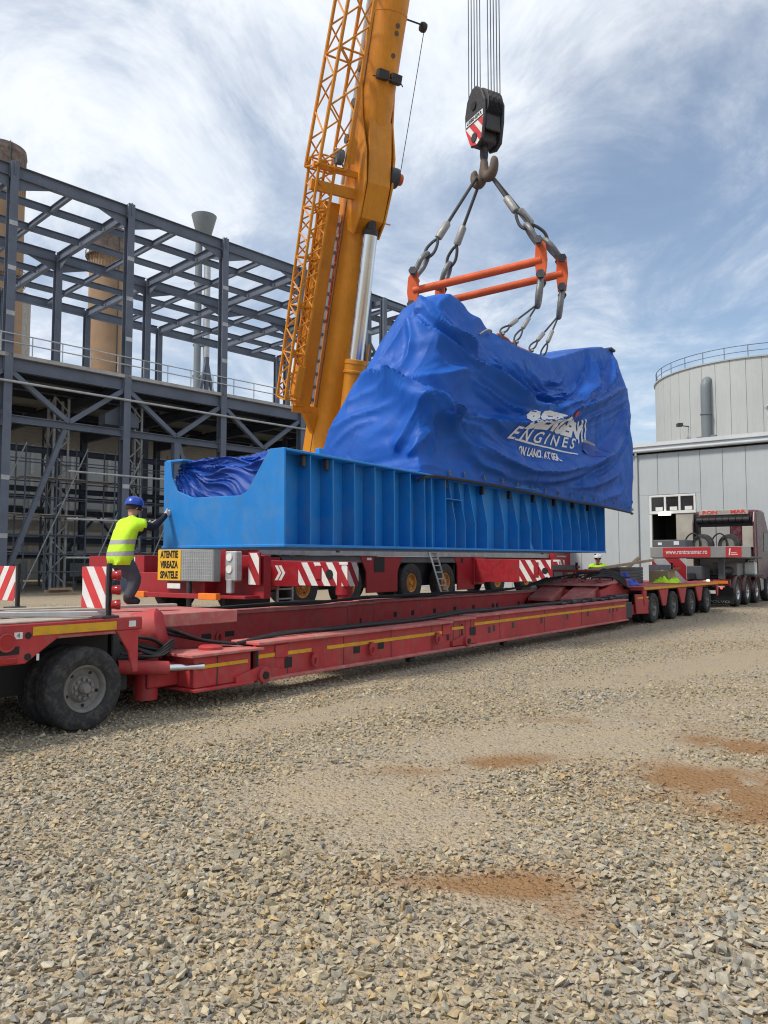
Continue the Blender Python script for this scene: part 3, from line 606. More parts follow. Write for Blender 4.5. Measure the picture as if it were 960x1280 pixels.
    # braced stair tower standing further along
    tw = thing('stair_tower', 'cross braced grey steel tower beside the blue tarp peak', 'steel tower', FS(23.6, -1.2), FS.rot)
    for i, j in ((0, 0), (3.4, 0), (3.4, 3.4), (0, 3.4)): MB().ibeam((i, j, 0), (i, j, 22.0), 0.4, 0.36, (0, 1, 0), tf=0.03, tw=0.03).build('column', 'steel_frame', tw)
    for k in range(6):
        z = 2.2 + k * 3.9
        for p, q in (((0.2, 0, z), (3.2, 0, z)), ((0.2, 3.4, z), (3.2, 3.4, z)), ((0, .2, z), (0, 3.2, z)), ((3.4, .2, z), (3.4, 3.2, z))): MB().beam(p, q, 0.2, 0.3).build('beam', 'steel_frame', tw)
        if k < 5:
            MB().beam((0.1, 0.02, z), (3.3, 0.02, z + 3.8), 0.18, 0.18).build('brace', 'steel_frame', tw); MB().beam((0.1, 3.3, z + 3.8), (3.3, 3.3, z), 0.18, 0.18).build('brace', 'steel_frame', tw)
            MB().box(0.3, 3.1, 0.3, 1.6, z + 0.2, z + 0.28).build('landing', 'steel_dark', tw)
steel_frame()
def scaffold():
    sc_ = thing('scaffolding', 'galvanised tube scaffolding standing inside the lower storey of the steel frame', 'scaffolding', FS(0, 2.2), FS.rot)
    for k in range(13):
        t = -5.0 + k * 1.75
        for w in (0, 1.4): MB().cyl((t, w, 0), (t, w, 8.4), 0.045, 6).build('standard', 'steel_frame', sc_)
        for z in (2.1, 4.2, 6.3): MB().cyl((t, 0, z + 0.06), (t, 1.4, z + 0.06), 0.04, 6).build('transom', 'galvanised', sc_)
    for z in (1.1, 2.1, 3.2, 4.2, 5.3, 6.3, 7.4):
        for w in (0, 1.4): MB().cyl((-5.2, w, z), (16.2, w, z), 0.035, 6).build('ledger', 'steel_frame', sc_)
    for k in range(6):
        t = -5.0 + k * 3.5; MB().cyl((t, -0.08, 0.2), (t + 1.75, -0.08, 4.2), 0.04, 6).build('brace', 'galvanised', sc_); MB().cyl((t + 1.75, -0.08, 4.2), (t + 3.5, -0.08, 8.3), 0.04, 6).build('brace', 'galvanised', sc_)
        for z in (2.1, 4.2, 6.3):
            if (k + int(z)) % 3: MB().box(t, t + 3.4, 0.1, 1.3, z + 0.12, z + 0.17).build('board', 'plank_grey', sc_)
scaffold()
def back_plant():
    h = thing('plant_hall', 'long pale works hall seen through the legs of the steel frame', 'building', FS(0, 36), FS.rot)
    MB().box(-45, 70, 0, 12, 0, 13.6).build('wall', 'far_wall', h)
    for k in range(28):
        t = -44 + k * 4; MB().box(t, t + 0.3, -0.2, -0.003, 0, 13.6).build('pilaster', 'concrete', h)
        MB().box(t + 0.8, t + 3.4, -0.06, 0.05, 5.6, 7.2).build('window', 'dark_glass', h)
    MB().box(-45, 70, -0.7, 12.5, 13.603, 14.4).build('roof', 'roof_light', h)
    for i, (w, z, r, mt) in enumerate(((27, 3.6, 0.55, 'galvanised'), (26.0, 2.3, 0.35, 'galvanised'), (29, 5.2, 0.7, 'concrete'))):
        pt = thing('pipe_run', ('thick silver pipe running above the ground behind the steel frame', 'thinner silver pipe below the thick one behind the steel frame', 'pale insulated duct highest of the pipes behind the steel frame')[i], 'pipe', FS(0, w), FS.rot)
        MB().cyl((-30, 0, z), (30, 0, z), r, 14).build('pipe', mt, pt, 40)
        for k in range(11): MB().box(-30 + 6 * k, -29.75 + 6 * k, -0.2, 0.2, 0, z - r).build('support', 'steel_dark', pt)
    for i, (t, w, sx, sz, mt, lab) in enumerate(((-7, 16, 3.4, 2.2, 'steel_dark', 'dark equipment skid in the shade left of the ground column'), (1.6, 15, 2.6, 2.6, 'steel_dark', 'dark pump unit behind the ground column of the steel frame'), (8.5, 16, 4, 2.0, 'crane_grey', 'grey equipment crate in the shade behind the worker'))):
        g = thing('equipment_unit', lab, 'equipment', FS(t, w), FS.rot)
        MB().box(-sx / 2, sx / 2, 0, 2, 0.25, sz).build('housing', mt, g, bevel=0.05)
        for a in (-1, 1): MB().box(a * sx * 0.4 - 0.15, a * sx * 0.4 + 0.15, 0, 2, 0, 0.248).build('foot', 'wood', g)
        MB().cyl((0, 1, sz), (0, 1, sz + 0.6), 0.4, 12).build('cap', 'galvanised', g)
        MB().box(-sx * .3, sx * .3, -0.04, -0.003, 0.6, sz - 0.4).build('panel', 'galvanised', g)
    for i, (t, w, n) in enumerate(((-1.4, -2.2, 3), (5.6, -1.8, 4))):
        g = thing('timber_pile', ('short pile of pale timber blocks left of the ground column', 'low pile of pale timber offcuts right of the ground column')[i], 'timber', FS(t, w), FS.rot)
        for k in range(n): MB().box(-0.7 + 0.1 * k, 0.9 - 0.15 * k, -0.3 + (k % 2) * 0.25, 0.0 + (k % 2) * 0.3, 0.12 * k, 0.12 * k + 0.115).build('block', 'wood', g)
back_plant()
# ================================================================== CHIMNEYS
def chimney(x, y, r, H, lab, plat=True, collar=True):
    c = thing('chimney', lab, 'chimney', (x, y, 0))
    MB().lathe([(r * 1.35, 0), (r * 1.05, H * 0.55), (r, H - 6)], (0, 0, 0), (0, 0, 1), 40).build('shaft', 'chimney_brown', c, 40)
    MB().lathe([(r * 1.0, H - 5.99), (r * 1.03, H - 5.6), (r * 1.03, H - 1.6), (r * 1.06, H - 1.4), (r * 1.02, H), (r * 0.8, H), (r * 0.8, H - 3)], (0, 0, 0), (0, 0, 1), 40).build('crown', 'chimney_dark', c, 40)
    rb = MB()
    for k in range(40):
        a = 2 * math.pi * k / 40; e = V(math.cos(a), math.sin(a), 0); rb.beam(e * (r * 1.01) + V(0, 0, H - 11), e * (r * 1.01) + V(0, 0, H - 6), 0.28, 0.22, e)
    rb.build('flute', 'chimney_brown', c)
    def platf(z):
        p = MB(); p.lathe([(r * 1.02, z), (r * 1.02 + 1.0, z), (r * 1.02 + 1.0, z + 0.25), (r * 1.02, z + 0.25)], (0, 0, 0), (0, 0, 1), 40)
        for k in range(20):
            a = 2 * math.pi * k / 20; e = V(math.cos(a), math.sin(a), 0) * (r * 1.02 + 0.95); p.cyl(e + V(0, 0, z), e + V(0, 0, z + 1.3), 0.07, 5)
            p.beam(e * 0.86 + V(0, 0, z - 1.6), e + V(0, 0, z), 0.12, 0.12)
        p.tube([(math.cos(2 * math.pi * k / 40) * (r * 1.02 + 0.95), math.sin(2 * math.pi * k / 40) * (r * 1.02 + 0.95), z + 1.3) for k in range(40)], 0.08, 5, closed=True); p.build('gallery', 'chimney_dark', c)
    for z in plat: platf(z)
    ld = MB()
    for s in (-1, 1): ld.beam((r * 0.8 + 0, -r * 0.75 + s * 0.3, H * 0.3), (r * 0.8, -r * 0.75 + s * 0.3, H), 0.12, 0.12)
    ld.build('ladder', 'dark_metal', c)
chimney(-82.4, 160, 4.8, 90.5, 'wide brown chimney cut off by the left edge', (62.0,))
chimney(-75.2, 205, 5.0, 92.0, 'brown chimney showing whole behind the steel frame', (84.5,))
def grey_silo():
    c = thing('grey_silo', 'pale concrete silo low between the two brown chimneys', 'silo', (-93, 190, 0))
    MB().lathe([(3.9, 0), (3.5, 60), (3.5, 69)], (0, 0, 0), (0, 0, 1), 32).build('shaft', 'concrete', c, 40)
    MB().lathe([(3.52, 67.5), (4.3, 68), (4.3, 68.6), (3.52, 69.2)], (0, 0, 0), (0, 0, 1), 32).build('rim', 'chimney_dark', c, 40)
grey_silo()
def flare():
    c = thing('funnel_stack', 'slim grey twin pipe stack topped by a wide funnel', 'stack', (-28.9, 120, 0))
    MB().lathe([(0.72, 52.6), (0.78, 53.4), (1.05, 53.6), (1.95, 57.0), (2.0, 57.2), (1.9, 57.2), (1.0, 54)], (0, 0, 0), (0, 0, 1), 24).build('funnel', 'stack_steel', c, 40)
    MB().cyl((-0.75, 0, 0), (-0.75, 0, 53.5), 0.55, 14).build('pipe', 'stack_steel', c, 40)
    MB().cyl((0.62, 0.2, 0), (0.62, 0.2, 53.2), 0.5, 14).build('pipe', 'galvanised', c, 40)
    for k in range(10): MB().box(-1.4, 1.3, -0.35, 0.45, 6 + 5 * k, 6.3 + 5 * k).build('clamp', 'stack_steel', c)
flare()
# ================================================================== LOWBED TRAILER
def trailer():
    tr = thing('lowbed_trailer', 'long faded red lowbed girder trailer standing empty under the load', 'trailer', FT.loc, FT.rot)
    RED, WORN = 'trailer_red', 'trailer_red_worn'
    def P(name, mb, m=RED, bev=0.008, sm=0, par=None): return mb.build(name, m, par or tr, sm, bev)
    # ---- rear bogie
    d = MB(); d.box(-7.0, 0.62, 0.02, 2.73, 0.90, 1.03); d.box(0.62, 2.45, 0.62, 2.95, 0.86, 1.015); deck = P('deck', d, WORN)
    for s0, s1 in ((0.34, 0.80), (0.92, 1.36), (1.50, 1.92), (2.04, 2.46)):
        for k in range(4):
            t = -6.9 + k * 1.86; P('plank', MB().box(t, t + 1.84, s0, s1, 1.033, 1.052 + random.uniform(0, 0.006)), 'plank_grey', 0.006, par=deck)
    e = MB(); e.prism([(-7, 0, 1.055), (0.60, 0, 1.055), (0.60, 0, 0.93), (-0.28, 0, 0.93), (-0.62, 0, 0.70), (-7, 0, 0.70)], (0, 0.03, 0))
    e.prism([(0.30, 0, 0.928), (0.56, 0, 0.928), (0.56, 0, 0.50), (0.50, 0, 0.50), (0.44, 0, 0.72)], (0, 0.03, 0)); P('side_panel', e, RED)
    e2 = MB(); e2.box(-7, 0.60, 2.71, 2.74, 0.72, 1.05); P('side_panel', e2)
    P('reflector_strip', MB().box(-0.56, 0.30, -0.006, -0.001, 0.945, 1.025), 'yellow_strip', 0)
    P('frame_rail', MB().box(-7, 0.58, 0.62, 0.80, 0.55, 0.895), 'black', 0); P('frame_rail', MB().box(-7, 0.58, 1.95, 2.13, 0.55, 0.895), 'black', 0)
    P('mudguard', MB().box(-0.75, 0.50, 0.45, 0.50, 0.35, 0.895), 'black', 0)
    lm = MB(); lm.cyl((-0.80, -0.02, 0.90), (-0.80, 0.0, 0.90), 0.065, 18); lamp = P('side_lamp', lm, 'lamp_red', 0, 40); ring = MB(); ring.tube([(-0.80 + 0.075 * math.cos(a), -0.012, 0.90 + 0.075 * math.sin(a)) for a in [i * 0.393 for i in range(16)]], 0.012, 6, closed=True); P('bezel', ring, RED, 0, 40, lamp)
    P('side_lamp', MB().box(-0.87, -0.70, -0.02, -0.002, 0.71, 0.765), 'lamp_red', 0.006)
    P('slot', MB().box(-1.0, -0.68, -0.004, -0.001, 0.79, 0.86), 'black', 0)
    for t, z in ((-0.60, 0.95), (-0.60, 0.76)): P('port', MB().cyl((t, -0.004, z), (t, 0.0, z), 0.032, 14), 'black', 0)
    P('placard', MB().box(-0.73, -0.655, -0.005, -0.001, 0.925, 0.985), 'white_paint', 0); lettering('lettering', '4', 0.06, (-0.693, -0.005, 0.955), (1, 0, 0), (0, 0, 1), 'black', tr, lift=0.002)
    P('placard', MB().box(-0.52, -0.495, -0.005, -0.001, 0.72, 0.78), 'white_paint', 0); P('placard', MB().box(0.44, 0.52, -0.006, -0.001, 0.96, 1.02), 'white_paint', 0)
    for t in (-3.1, -1.6, 0.0):
        for s, f in ((0.14, False), (0.46, False), (2.28, True), (2.60, True)): put_wheel('trailer', tr, t, s, 0.395, f, random.uniform(0, 6))
        P('axle', MB().cyl((t, 0.3, 0.40), (t, 2.4, 0.40), 0.08, 12), 'black', 0, 40); P('swing_arm', MB().beam((t, 0.85, 0.40), (t + 0.45, 0.85, 0.85), 0.2, 0.16), 'black', 0.01); P('swing_arm', MB().beam((t, 1.9, 0.40), (t + 0.45, 1.9, 0.85), 0.2, 0.16), 'black', 0.01)
    # marker boards on posts with three red lamps each
    def board(t, s, slope, lamps):
        bd = MB(); bd.box(t, t + 0.012, s - 0.02, s + 0.40, 1.145, 1.565); b = P('marker_board', bd, 'white_paint', 0.004)
        st = MB(); stripes(st, (t - 0.001, s + 0.40, 1.145), (0, -1, 0), (0, 0, 1), 0.42, 0.42, 0.28, slope, 0.004); P('stripe', st, 'sign_red', 0, par=b)
        P('post', MB().box(t + 0.0, t + 0.04, s - 0.075, s - 0.03, 1.05, 1.60), 'black', 0.004, par=b); P('foot', MB().box(t - 0.1, t + 0.1, s - 0.12, s + 0.05, 1.056, 1.08), 'dark_metal', 0.004, par=b)
        for z in (1.48, 1.335, 1.19): P('marker_lamp', MB().lathe([(0, -0.02), (0.04, -0.015), (0.045, 0.03), (0.05, 0.035), (0.05, 0.07), (0.0, 0.075)], (t + 0.02, s + lamps, z), (1, -0.6, 0), 12), 'lamp_red', 0, 40, b)
    board(0.24, 0.13, -0.75, -0.12); board(0.50, 2.42, 0.75, 0.47)
    # joint between bogie and girders: turntable drum, cylinders
    P('turntable', MB().lathe([(0.0, 0.0), (0.24, 0.0), (0.25, 0.02), (0.25, 0.30), (0.2, 0.34), (0.0, 0.34)], (1.05, 0.78, 0.78), (0.45, -0.5, 0.15), 24), RED, 0, 40)
    P('cylinder', MB().cyl((0.55, 0.35, 0.52), (1.05, 0.16, 0.47), 0.075, 16), RED, 0, 40); P('piston_rod', MB().cyl((1.05, 0.16, 0.47), (1.42, 0.02, 0.46), 0.04, 14), 'chrome', 0, 40)
    P('end_bracket', MB().box(0.55, 0.75, 0.45, 2.3, 0.25, 0.855), 'dark_metal', 0.01); P('column', MB().cyl((0.98, 0.45, 0.12), (0.98, 0.45, 0.62), 0.13, 18), RED, 0, 40); P('column', MB().cyl((0.98, 2.3, 0.12), (0.98, 2.3, 0.62), 0.13, 18), RED, 0, 40)
    P('cross_beam', MB().box(0.9, 1.3, 0.3, 2.45, 0.25, 0.50), RED, 0.012); P('cross_beam', MB().box(1.4, 2.2, 0.76, 2.1, 0.20, 0.50), RED, 0.012)
    # ---- girders
    def girder(near):
        a, b = (0.0, 0.62) if near else (2.2, 2.74); top = 0.60 if near else 0.70
        ws = 0.045 if near else b - 0.075; face = ws
        bx = MB(); bx.box(1.30, 2.14, a + 0.03, b, 0.225, 0.565); g = P('end_box', bx, RED, 0.012)
        P('top_plate', MB().box(1.22, 2.30, a - 0.03, b + 0.02, 0.567, 0.60), WORN, 0.006, par=g); P('bottom_plate', MB().box(1.26, 2.14, a - 0.03, b + 0.02, 0.19, 0.223), RED, 0.006, par=g)
        if near:
            P('yellow_strip', MB().box(1.34, 2.08, a + 0.020, a + 0.026, 0.435, 0.475), 'yellow_strip', 0, par=g); P('seam', MB().box(1.62, 1.632, a + 0.022, a + 0.028, 0.23, 0.56), 'dark_metal', 0, par=g)
            P('filler_cap', MB().lathe([(0.14, 0), (0.14, 0.03), (0.11, 0.05), (0.0, 0.05)], (1.75, 0.3, 0.60), (0, 0, 1), 18), RED, 0, 40, g)
        # main beam in three lengths joined by pinned hinges
        for i, (t0, t1, dz) in enumerate(((2.22, 6.55, 0.0), (6.55, 7.30, 0.025), (7.30, 14.72, 0.05))):
            tp = top + 0.06 + (dz if near else 0.1 + dz * 0.6); bm_ = MB()
            bm_.box(t0 + 0.004, t1 - 0.004, ws, ws + 0.04, 0.225, tp - 0.04)
            gd = P('girder', bm_, RED, 0)
            fl = MB(); fl.box(t0, t1, a - 0.02, b - 0.14 if near else b, tp - 0.04, tp); P('top_flange', fl, WORN, 0.008, par=gd)
            P('bottom_flange', MB().box(t0, t1, a - 0.02, b - 0.1, 0.185, 0.225), WORN if near else RED, 0.008, par=gd)
            if not near: P('inner_web', MB().box(t0 + 0.004, t1 - 0.004, a + 0.03, a + 0.07, 0.226, tp - 0.041), RED, 0, par=gd)
            else:
                P('inner_web', MB().box(t0 + 0.004, t1 - 0.004, b - 0.25, b - 0.21, 0.226, tp - 0.041), RED, 0, par=gd)
                if i != 1:
                    zc = 0.46 + dz * 1.4; ys = MB(); segs = [(t0 + 0.05, t0 + 0.98), (t0 + 1.28, t1 - 0.06)] if i == 0 else [(t0 + 0.03, t1 - 0.04)]
                    for x0, x1 in segs: ys.box(x0, x1, ws - 0.006, ws - 0.001, zc, zc + 0.047)
                    P('yellow_strip', ys, 'yellow_strip', 0, par=gd)
                else: P('yellow_strip', MB().box(t0 + 0.06, t0 + 0.42, ws - 0.006, ws - 0.001, 0.50, 0.545), 'yellow_strip', 0, par=gd)
                for k in range(4): t = t0 + (t1 - t0) * (k + 0.5) / 4; P('weld_seam', MB().box(t, t + 0.012, ws - 0.004, ws - 0.0005, 0.23, tp - 0.05), 'dark_metal', 0, par=gd)
        for t0 in (2.30, 6.98):
            hz = 0.27 if t0 < 3 else 0.30; y0 = ws if near else a + 0.03
            lug = MB(); lug.prism([(t0 - 0.42, y0 - 0.05, hz + 0.02), (t0 - 0.42, y0 - 0.05, hz - 0.06), (t0 + 0.38, y0 - 0.05, hz - 0.06), (t0 + 0.38, y0 - 0.05, hz + 0.02), (t0, y0 - 0.05, hz + 0.11)], (0, 0.048, 0)); lug.cyl((t0, y0 - 0.10, hz), (t0, y0, hz), 0.095, 24); lg = P('hinge_lug', lug, RED, 0.006, 40)
            P('pin', MB().cyl((t0, y0 - 0.115, hz), (t0, y0 - 0.09, hz), 0.045, 18), 'black', 0, 40, lg)
            P('gap', MB().box(t0 - 0.085, t0 - 0.035, y0 - 0.004, y0 - 0.001, hz + 0.10, 0.585), 'black', 0)
        if near:
            for t, z, w, h in ((2.78, 0.365, 0.13, 0.13), (4.13, 0.40, 0.14, 0.09), (4.68, 0.41, 0.14, 0.09), (6.48, 0.42, 0.07, 0.15), (7.27, 0.44, 0.20, 0.14)): P('slot', MB().box(t - w / 2, t + w / 2, ws - 0.005, ws - 0.001, z - h / 2, z + h / 2), 'black', 0)
            for t, z in ((7.85, 0.42), (8.02, 0.44), (8.75, 0.45), (9.95, 0.46), (11.2, 0.47), (12.3, 0.48), (13.6, 0.48), (13.85, 0.49), (14.1, 0.49)):
                P('port', MB().box(t - 0.04, t + 0.04, ws - 0.005, ws - 0.001, z - 0.055, z + 0.055), 'dark_metal', 0)
            for t, z in ((3.22, 0.35), (4.42, 0.385), (6.12, 0.40)):
                rg = MB(); rg.tube([(t + 0.045 * math.cos(q), ws - 0.045, z + 0.075 * math.sin(q)) for q in [i * math.pi / 8 for i in range(16)]], 0.018, 8, closed=True); rg.box(t - 0.03, t + 0.03, ws - 0.06, ws, z + 0.03, z + 0.10); P('lashing_ring', rg, RED, 0, 40)
            for t in (2.65, 6.42): P('tab', MB().box(t - 0.11, t + 0.11, ws - 0.02, ws - 0.001, 0.44, 0.60), RED, 0.006)
            for t in (5.45, 8.4): P('wedge', MB().box(t - 0.06, t + 0.06, 0.02, 0.12, 0.10, 0.183), 'black', 0.01)
        else:
            for t, z in ((3.3, 0.52), (3.75, 0.53)): P('slot', MB().box(t - 0.09, t + 0.09, a + 0.024, a + 0.029, z - 0.04, z + 0.04), 'black', 0)
            for t in (3.52,): P('lashing_ring', MB().tube([(t + 0.045 * math.cos(q), a, 0.48 + 0.075 * math.sin(q)) for q in [i * math.pi / 8 for i in range(16)]], 0.018, 8, closed=True), RED, 0, 40)
            for t in (8.0, 8.6, 9.4, 10.2, 11.0, 11.9, 12.1, 13.2, 13.6): P('port', MB().box(t - 0.05, t + 0.05, a + 0.024, a + 0.029, 0.55, 0.65), 'black', 0)
    girder(True); girder(False)
    for t in (4.6, 9.2, 12.4): P('cross_beam', MB().box(t, t + 0.3, 0.66, 2.22, 0.20, 0.34), RED, 0.01)
    # ---- front gooseneck with ramps
    nk = MB(); nk.prism([(14.2, 0.5, 0.24), (16.2, 0.5, 0.24), (16.2, 0.5, 1.10), (15.2, 0.5, 1.12), (14.6, 0.5, 0.98), (14.2, 0.5, 0.92)], (0, 1.75, 0)); g = P('gooseneck', nk, RED, 0.02)
    for s0 in (0.62, 1.5):
        rp = MB(); rp.prism([(13.5, s0, 0.74), (14.4, s0, 1.03), (14.4, s0, 0.66), (13.5, s0, 0.66)], (0, 0.62, 0)); P('ramp', rp, WORN, 0.01, par=g)
    sp = MB(); sp.prism([(14.2, 0.45, 1.03), (15.0, 0.45, 1.15), (16.1, 0.45, 1.18), (16.2, 0.45, 1.12)], (0, 2.0, 0)); P('cover_plate', sp, WORN, 0.015, par=g)
    for t in (0.75, 1.2, 1.65, 2.1): P('lashing_ring', MB().tube([(14.7 + 0.07 * math.cos(q), t + 0.07 * math.sin(q), 1.15 + 0.02 * math.sin(q)) for q in [i * math.pi / 8 for i in range(16)]], 0.018, 6, closed=True), RED, 0, 40, g)
    for s0 in (0.12, 2.3): P('side_arm', MB().box(14.72, 16.0, s0, s0 + 0.3, 0.28, 0.52), RED, 0.015); P('hinge_block', MB().box(14.74, 15.2, s0 - 0.06, s0 + 0.36, 0.22, 0.62), 'dark_metal', 0.02)
    P('wheel_guard', MB().prism([(15.5, 0.05, 0.30), (16.45, 0.05, 0.26), (16.5, 0.05, 0.60), (16.2, 0.05, 0.78), (15.4, 0.05, 0.80)], (0, 0.04, 0)), RED, 0.01); P('yellow_strip', MB().box(15.55, 16.4, 0.042, 0.047, 0.68, 0.72), 'yellow_strip', 0)
    P('rail_frame', MB().tube([(15.2, 2.2, 1.16), (15.2, 2.2, 1.40), (15.2, 0.9, 1.40), (15.2, 0.9, 1.16)], 0.03, 8), RED, 0, 40)
    for t in (1.3, 1.6, 1.9): P('rail_frame', MB().cyl((15.2, t, 1.16), (15.2, t, 1.40), 0.025, 8), RED, 0, 40)
    # ---- front bogie
    P('front_deck', MB().box(15.95, 23.6, 0.02, 2.73, 0.88, 0.98), RED, 0.01); P('yellow_strip', MB().box(16.0, 23.5, 0.012, 0.018, 0.90, 0.965), 'yellow_strip', 0)
    P('frame_rail', MB().box(15.95, 23.5, 0.65, 0.85, 0.5, 0.878), 'black', 0); P('frame_rail', MB().box(15.95, 23.5, 1.9, 2.1, 0.5, 0.878), 'black', 0)
    for i, t in enumerate((16.8, 18.55, 20.35, 22.15)):
        for s, f in ((0.14, False), (0.46, False), (2.28, True), (2.60, True)): put_wheel('trailer', tr, t, s, 0.40, f, random.uniform(0, 6))
        P('axle', MB().cyl((t, 0.3, 0.4), (t, 2.4, 0.4), 0.08, 12), 'black', 0, 40)
        if i < 3: P('bracket', MB().prism([(t + 0.45, 0.03, 0.875), (t + 1.30, 0.03, 0.875), (t + 1.05, 0.03, 0.42), (t + 0.78, 0.03, 0.42)], (0, 0.05, 0)), RED, 0.01)
    for t in (15.95, 23.3): P('bracket', MB().prism([(t, 0.03, 0.875), (t + 0.3, 0.03, 0.875), (t + 0.2, 0.03, 0.5), (t + 0.1, 0.03, 0.5)], (0, 0.05, 0)), RED, 0.01)
    for t, s, ln in ((16.3, 2.3, 1), (21.2, 1.15, 1)):   # backs of the front marker boards, with lamp columns
        b = P('marker_board', MB().box(t, t + 0.02, s - 0.25, s + 0.45, 1.0, 1.55), 'sign_grey', 0.004)
        P('post', MB().box(t - 0.03, t + 0.03, s - 0.33, s - 0.27, 0.985, 1.62), 'black', 0.004, par=b)
        for z in (1.5, 1.36, 1.22, 1.08): P('marker_lamp', MB().cyl((t - 0.06, s - 0.36, z), (t + 0.02, s - 0.36, z), 0.04, 10), 'lamp_red', 0, 40, b)
    # ---- hoses
    def hose(pts, r=0.022): P('hose', MB().tube(smooth_path(pts, 7), r, 8), 'rubber', 0, 60)
    for k in range(7):
        o = random.uniform(-0.05, 0.05); p = random.uniform(-0.04, 0.04)
        hose([(0.58, 0.55 + o, 0.80 + p), (0.95, 0.35 + o, 0.78 + p - k * 0.03), (1.22, 0.42 + o, 0.62 + p), (1.34 + p, 0.62 + o, 0.66), (1.22 + p, 0.75 + o, 0.82), (1.38 + o, 0.62 + p, 0.86 - 0.01 * k), (1.75, 0.42 + 0.03 * k, 0.70), (2.15, 0.28 + 0.03 * k, 0.63)], 0.016 + 0.003 * (k % 2))
    for k in range(4): hose([(0.56, 0.30 + 0.05 * k, 0.66 - 0.05 * k), (0.95, 0.22 + 0.04 * k, 0.60), (1.2, 0.3, 0.66 + 0.03 * k), (1.4, 0.55, 0.70)], 0.014)
    for k in range(5):
        zb = 0.685; pts = [(2.1 + 0.1 * k, 0.22 + 0.05 * k, 0.645)]
        for j in range(1, 16):
            t = 2.1 + j * 0.86; pts.append((t, 0.26 + 0.045 * k + random.uniform(-0.05, 0.05), zb + (0.0 if t < 6.5 else 0.05) + random.uniform(0, 0.02)))
        hose(pts, 0.018 + 0.006 * (k % 3 == 0))
    for k in range(5):
        pts = [(1.5, 1.5 + 0.1 * k, 0.86)]
        for j in range(1, 15):
            t = 2.2 + j * 0.72; pts.append((t, 2.35 + 0.06 * k + random.uniform(-0.06, 0.06), 0.90 + (0.02 if t > 7 else 0) + random.uniform(0, 0.03)))
        pts += [(13.6, 2.3, 1.0), (14.6, 2.1 - 0.1 * k, 1.22)]
        hose(pts, 0.022)
    for k in range(8):
        t = 14.3 + k * 0.18; hose([(t, 0.9 + random.random() * 1.3, 1.20), (t + 0.3, 0.8 + random.random() * 0.5, 1.30 + random.random() * 0.1), (t + 0.6, 0.7, 1.24 + random.random() * 0.1), (t + 0.9, 0.4 + random.random(), 1.22)], 0.02)
    for k in range(5): hose([(14.4 + 0.1 * k, 0.8, 1.25), (15.0, 0.5 + 0.05 * k, 1.25 + 0.05 * k), (15.5, 0.35, 1.02 + 0.04 * k), (15.9, 0.35 + 0.05 * k, 0.93)], 0.024)
    hose([(15.5 + 0.2 * math.cos(a), 0.6, 1.15 + 0.2 * math.sin(a)) for a in [i * 0.5 for i in range(14)]], 0.02)
    P('gladhand_box', MB().box(14.6, 15.5, 0.25, 0.6, 0.62, 0.80), 'dark_metal', 0.02)
    for k in range(6): t = 11.2 + k * 0.55; P('clamp', MB().box(t, t + 0.22, 0.15, 0.4, 0.712, 0.76 + 0.03 * (k % 2)), 'dark_metal', 0.02)
trailer()
# ---- loose things lying on the trailer
def cloth_heap(name, label, cat, f, t, s, z, rx, ry, h, m, seed):
    g = 22; rs = random.Random(seed); mb = MB(); vs_ = []
    for i in range(g + 1):
        for j in range(g + 1):
            x, y = (i / g * 2 - 1), (j / g * 2 - 1); q = math.sqrt(x * x + y * y); k = max(0, 1 - q ** 2.2)
            n_ = mnoise.turbulence(V(x * 1.6 + seed, y * 1.6, seed * 0.3), 4, False)
            vs_.append((x * rx * (1 + 0.12 * mnoise.noise(V(x * 3, y * 3, seed))), y * ry, h * k * (0.45 + 0.9 * n_) + 0.008))
    mb.add(vs_, [(i * (g + 1) + j, (i + 1) * (g + 1) + j, (i + 1) * (g + 1) + j + 1, i * (g + 1) + j + 1) for i in range(g) for j in range(g)])
    o = mb.build(name, m, None, 70); o.location = f(t, s, z); o.rotation_euler = f.rot; so = o.modifiers.new('thick', 'SOLIDIFY'); so.thickness = 0.006; so.offset = 1
    return tag(o, label, cat)
cloth_heap('rag_bundle', 'crumpled pale rag bundle on the near trailer deck', 'rags', FT, -0.55, 1.25, 1.058, 0.16, 0.14, 0.14, 'glove', 3)
cloth_heap('blue_jacket', 'dark blue jacket thrown on the near trailer deck', 'jacket', FT, -0.35, 1.55, 1.058, 0.34, 0.16, 0.12, 'trousers', 5)
cloth_heap('blue_sheet', 'bright blue folded sheet on the front bogie', 'sheet', FT, 17.0, 0.9, 0.982, 0.55, 0.4, 0.32, 'blue_cloth', 8)
cloth_heap('hivis_vest_heap', 'bright yellow green hi-vis vest heaped on the front bogie', 'vest', FT, 20.3, 0.75, 0.982, 0.5, 0.4, 0.42, 'hivis', 11)
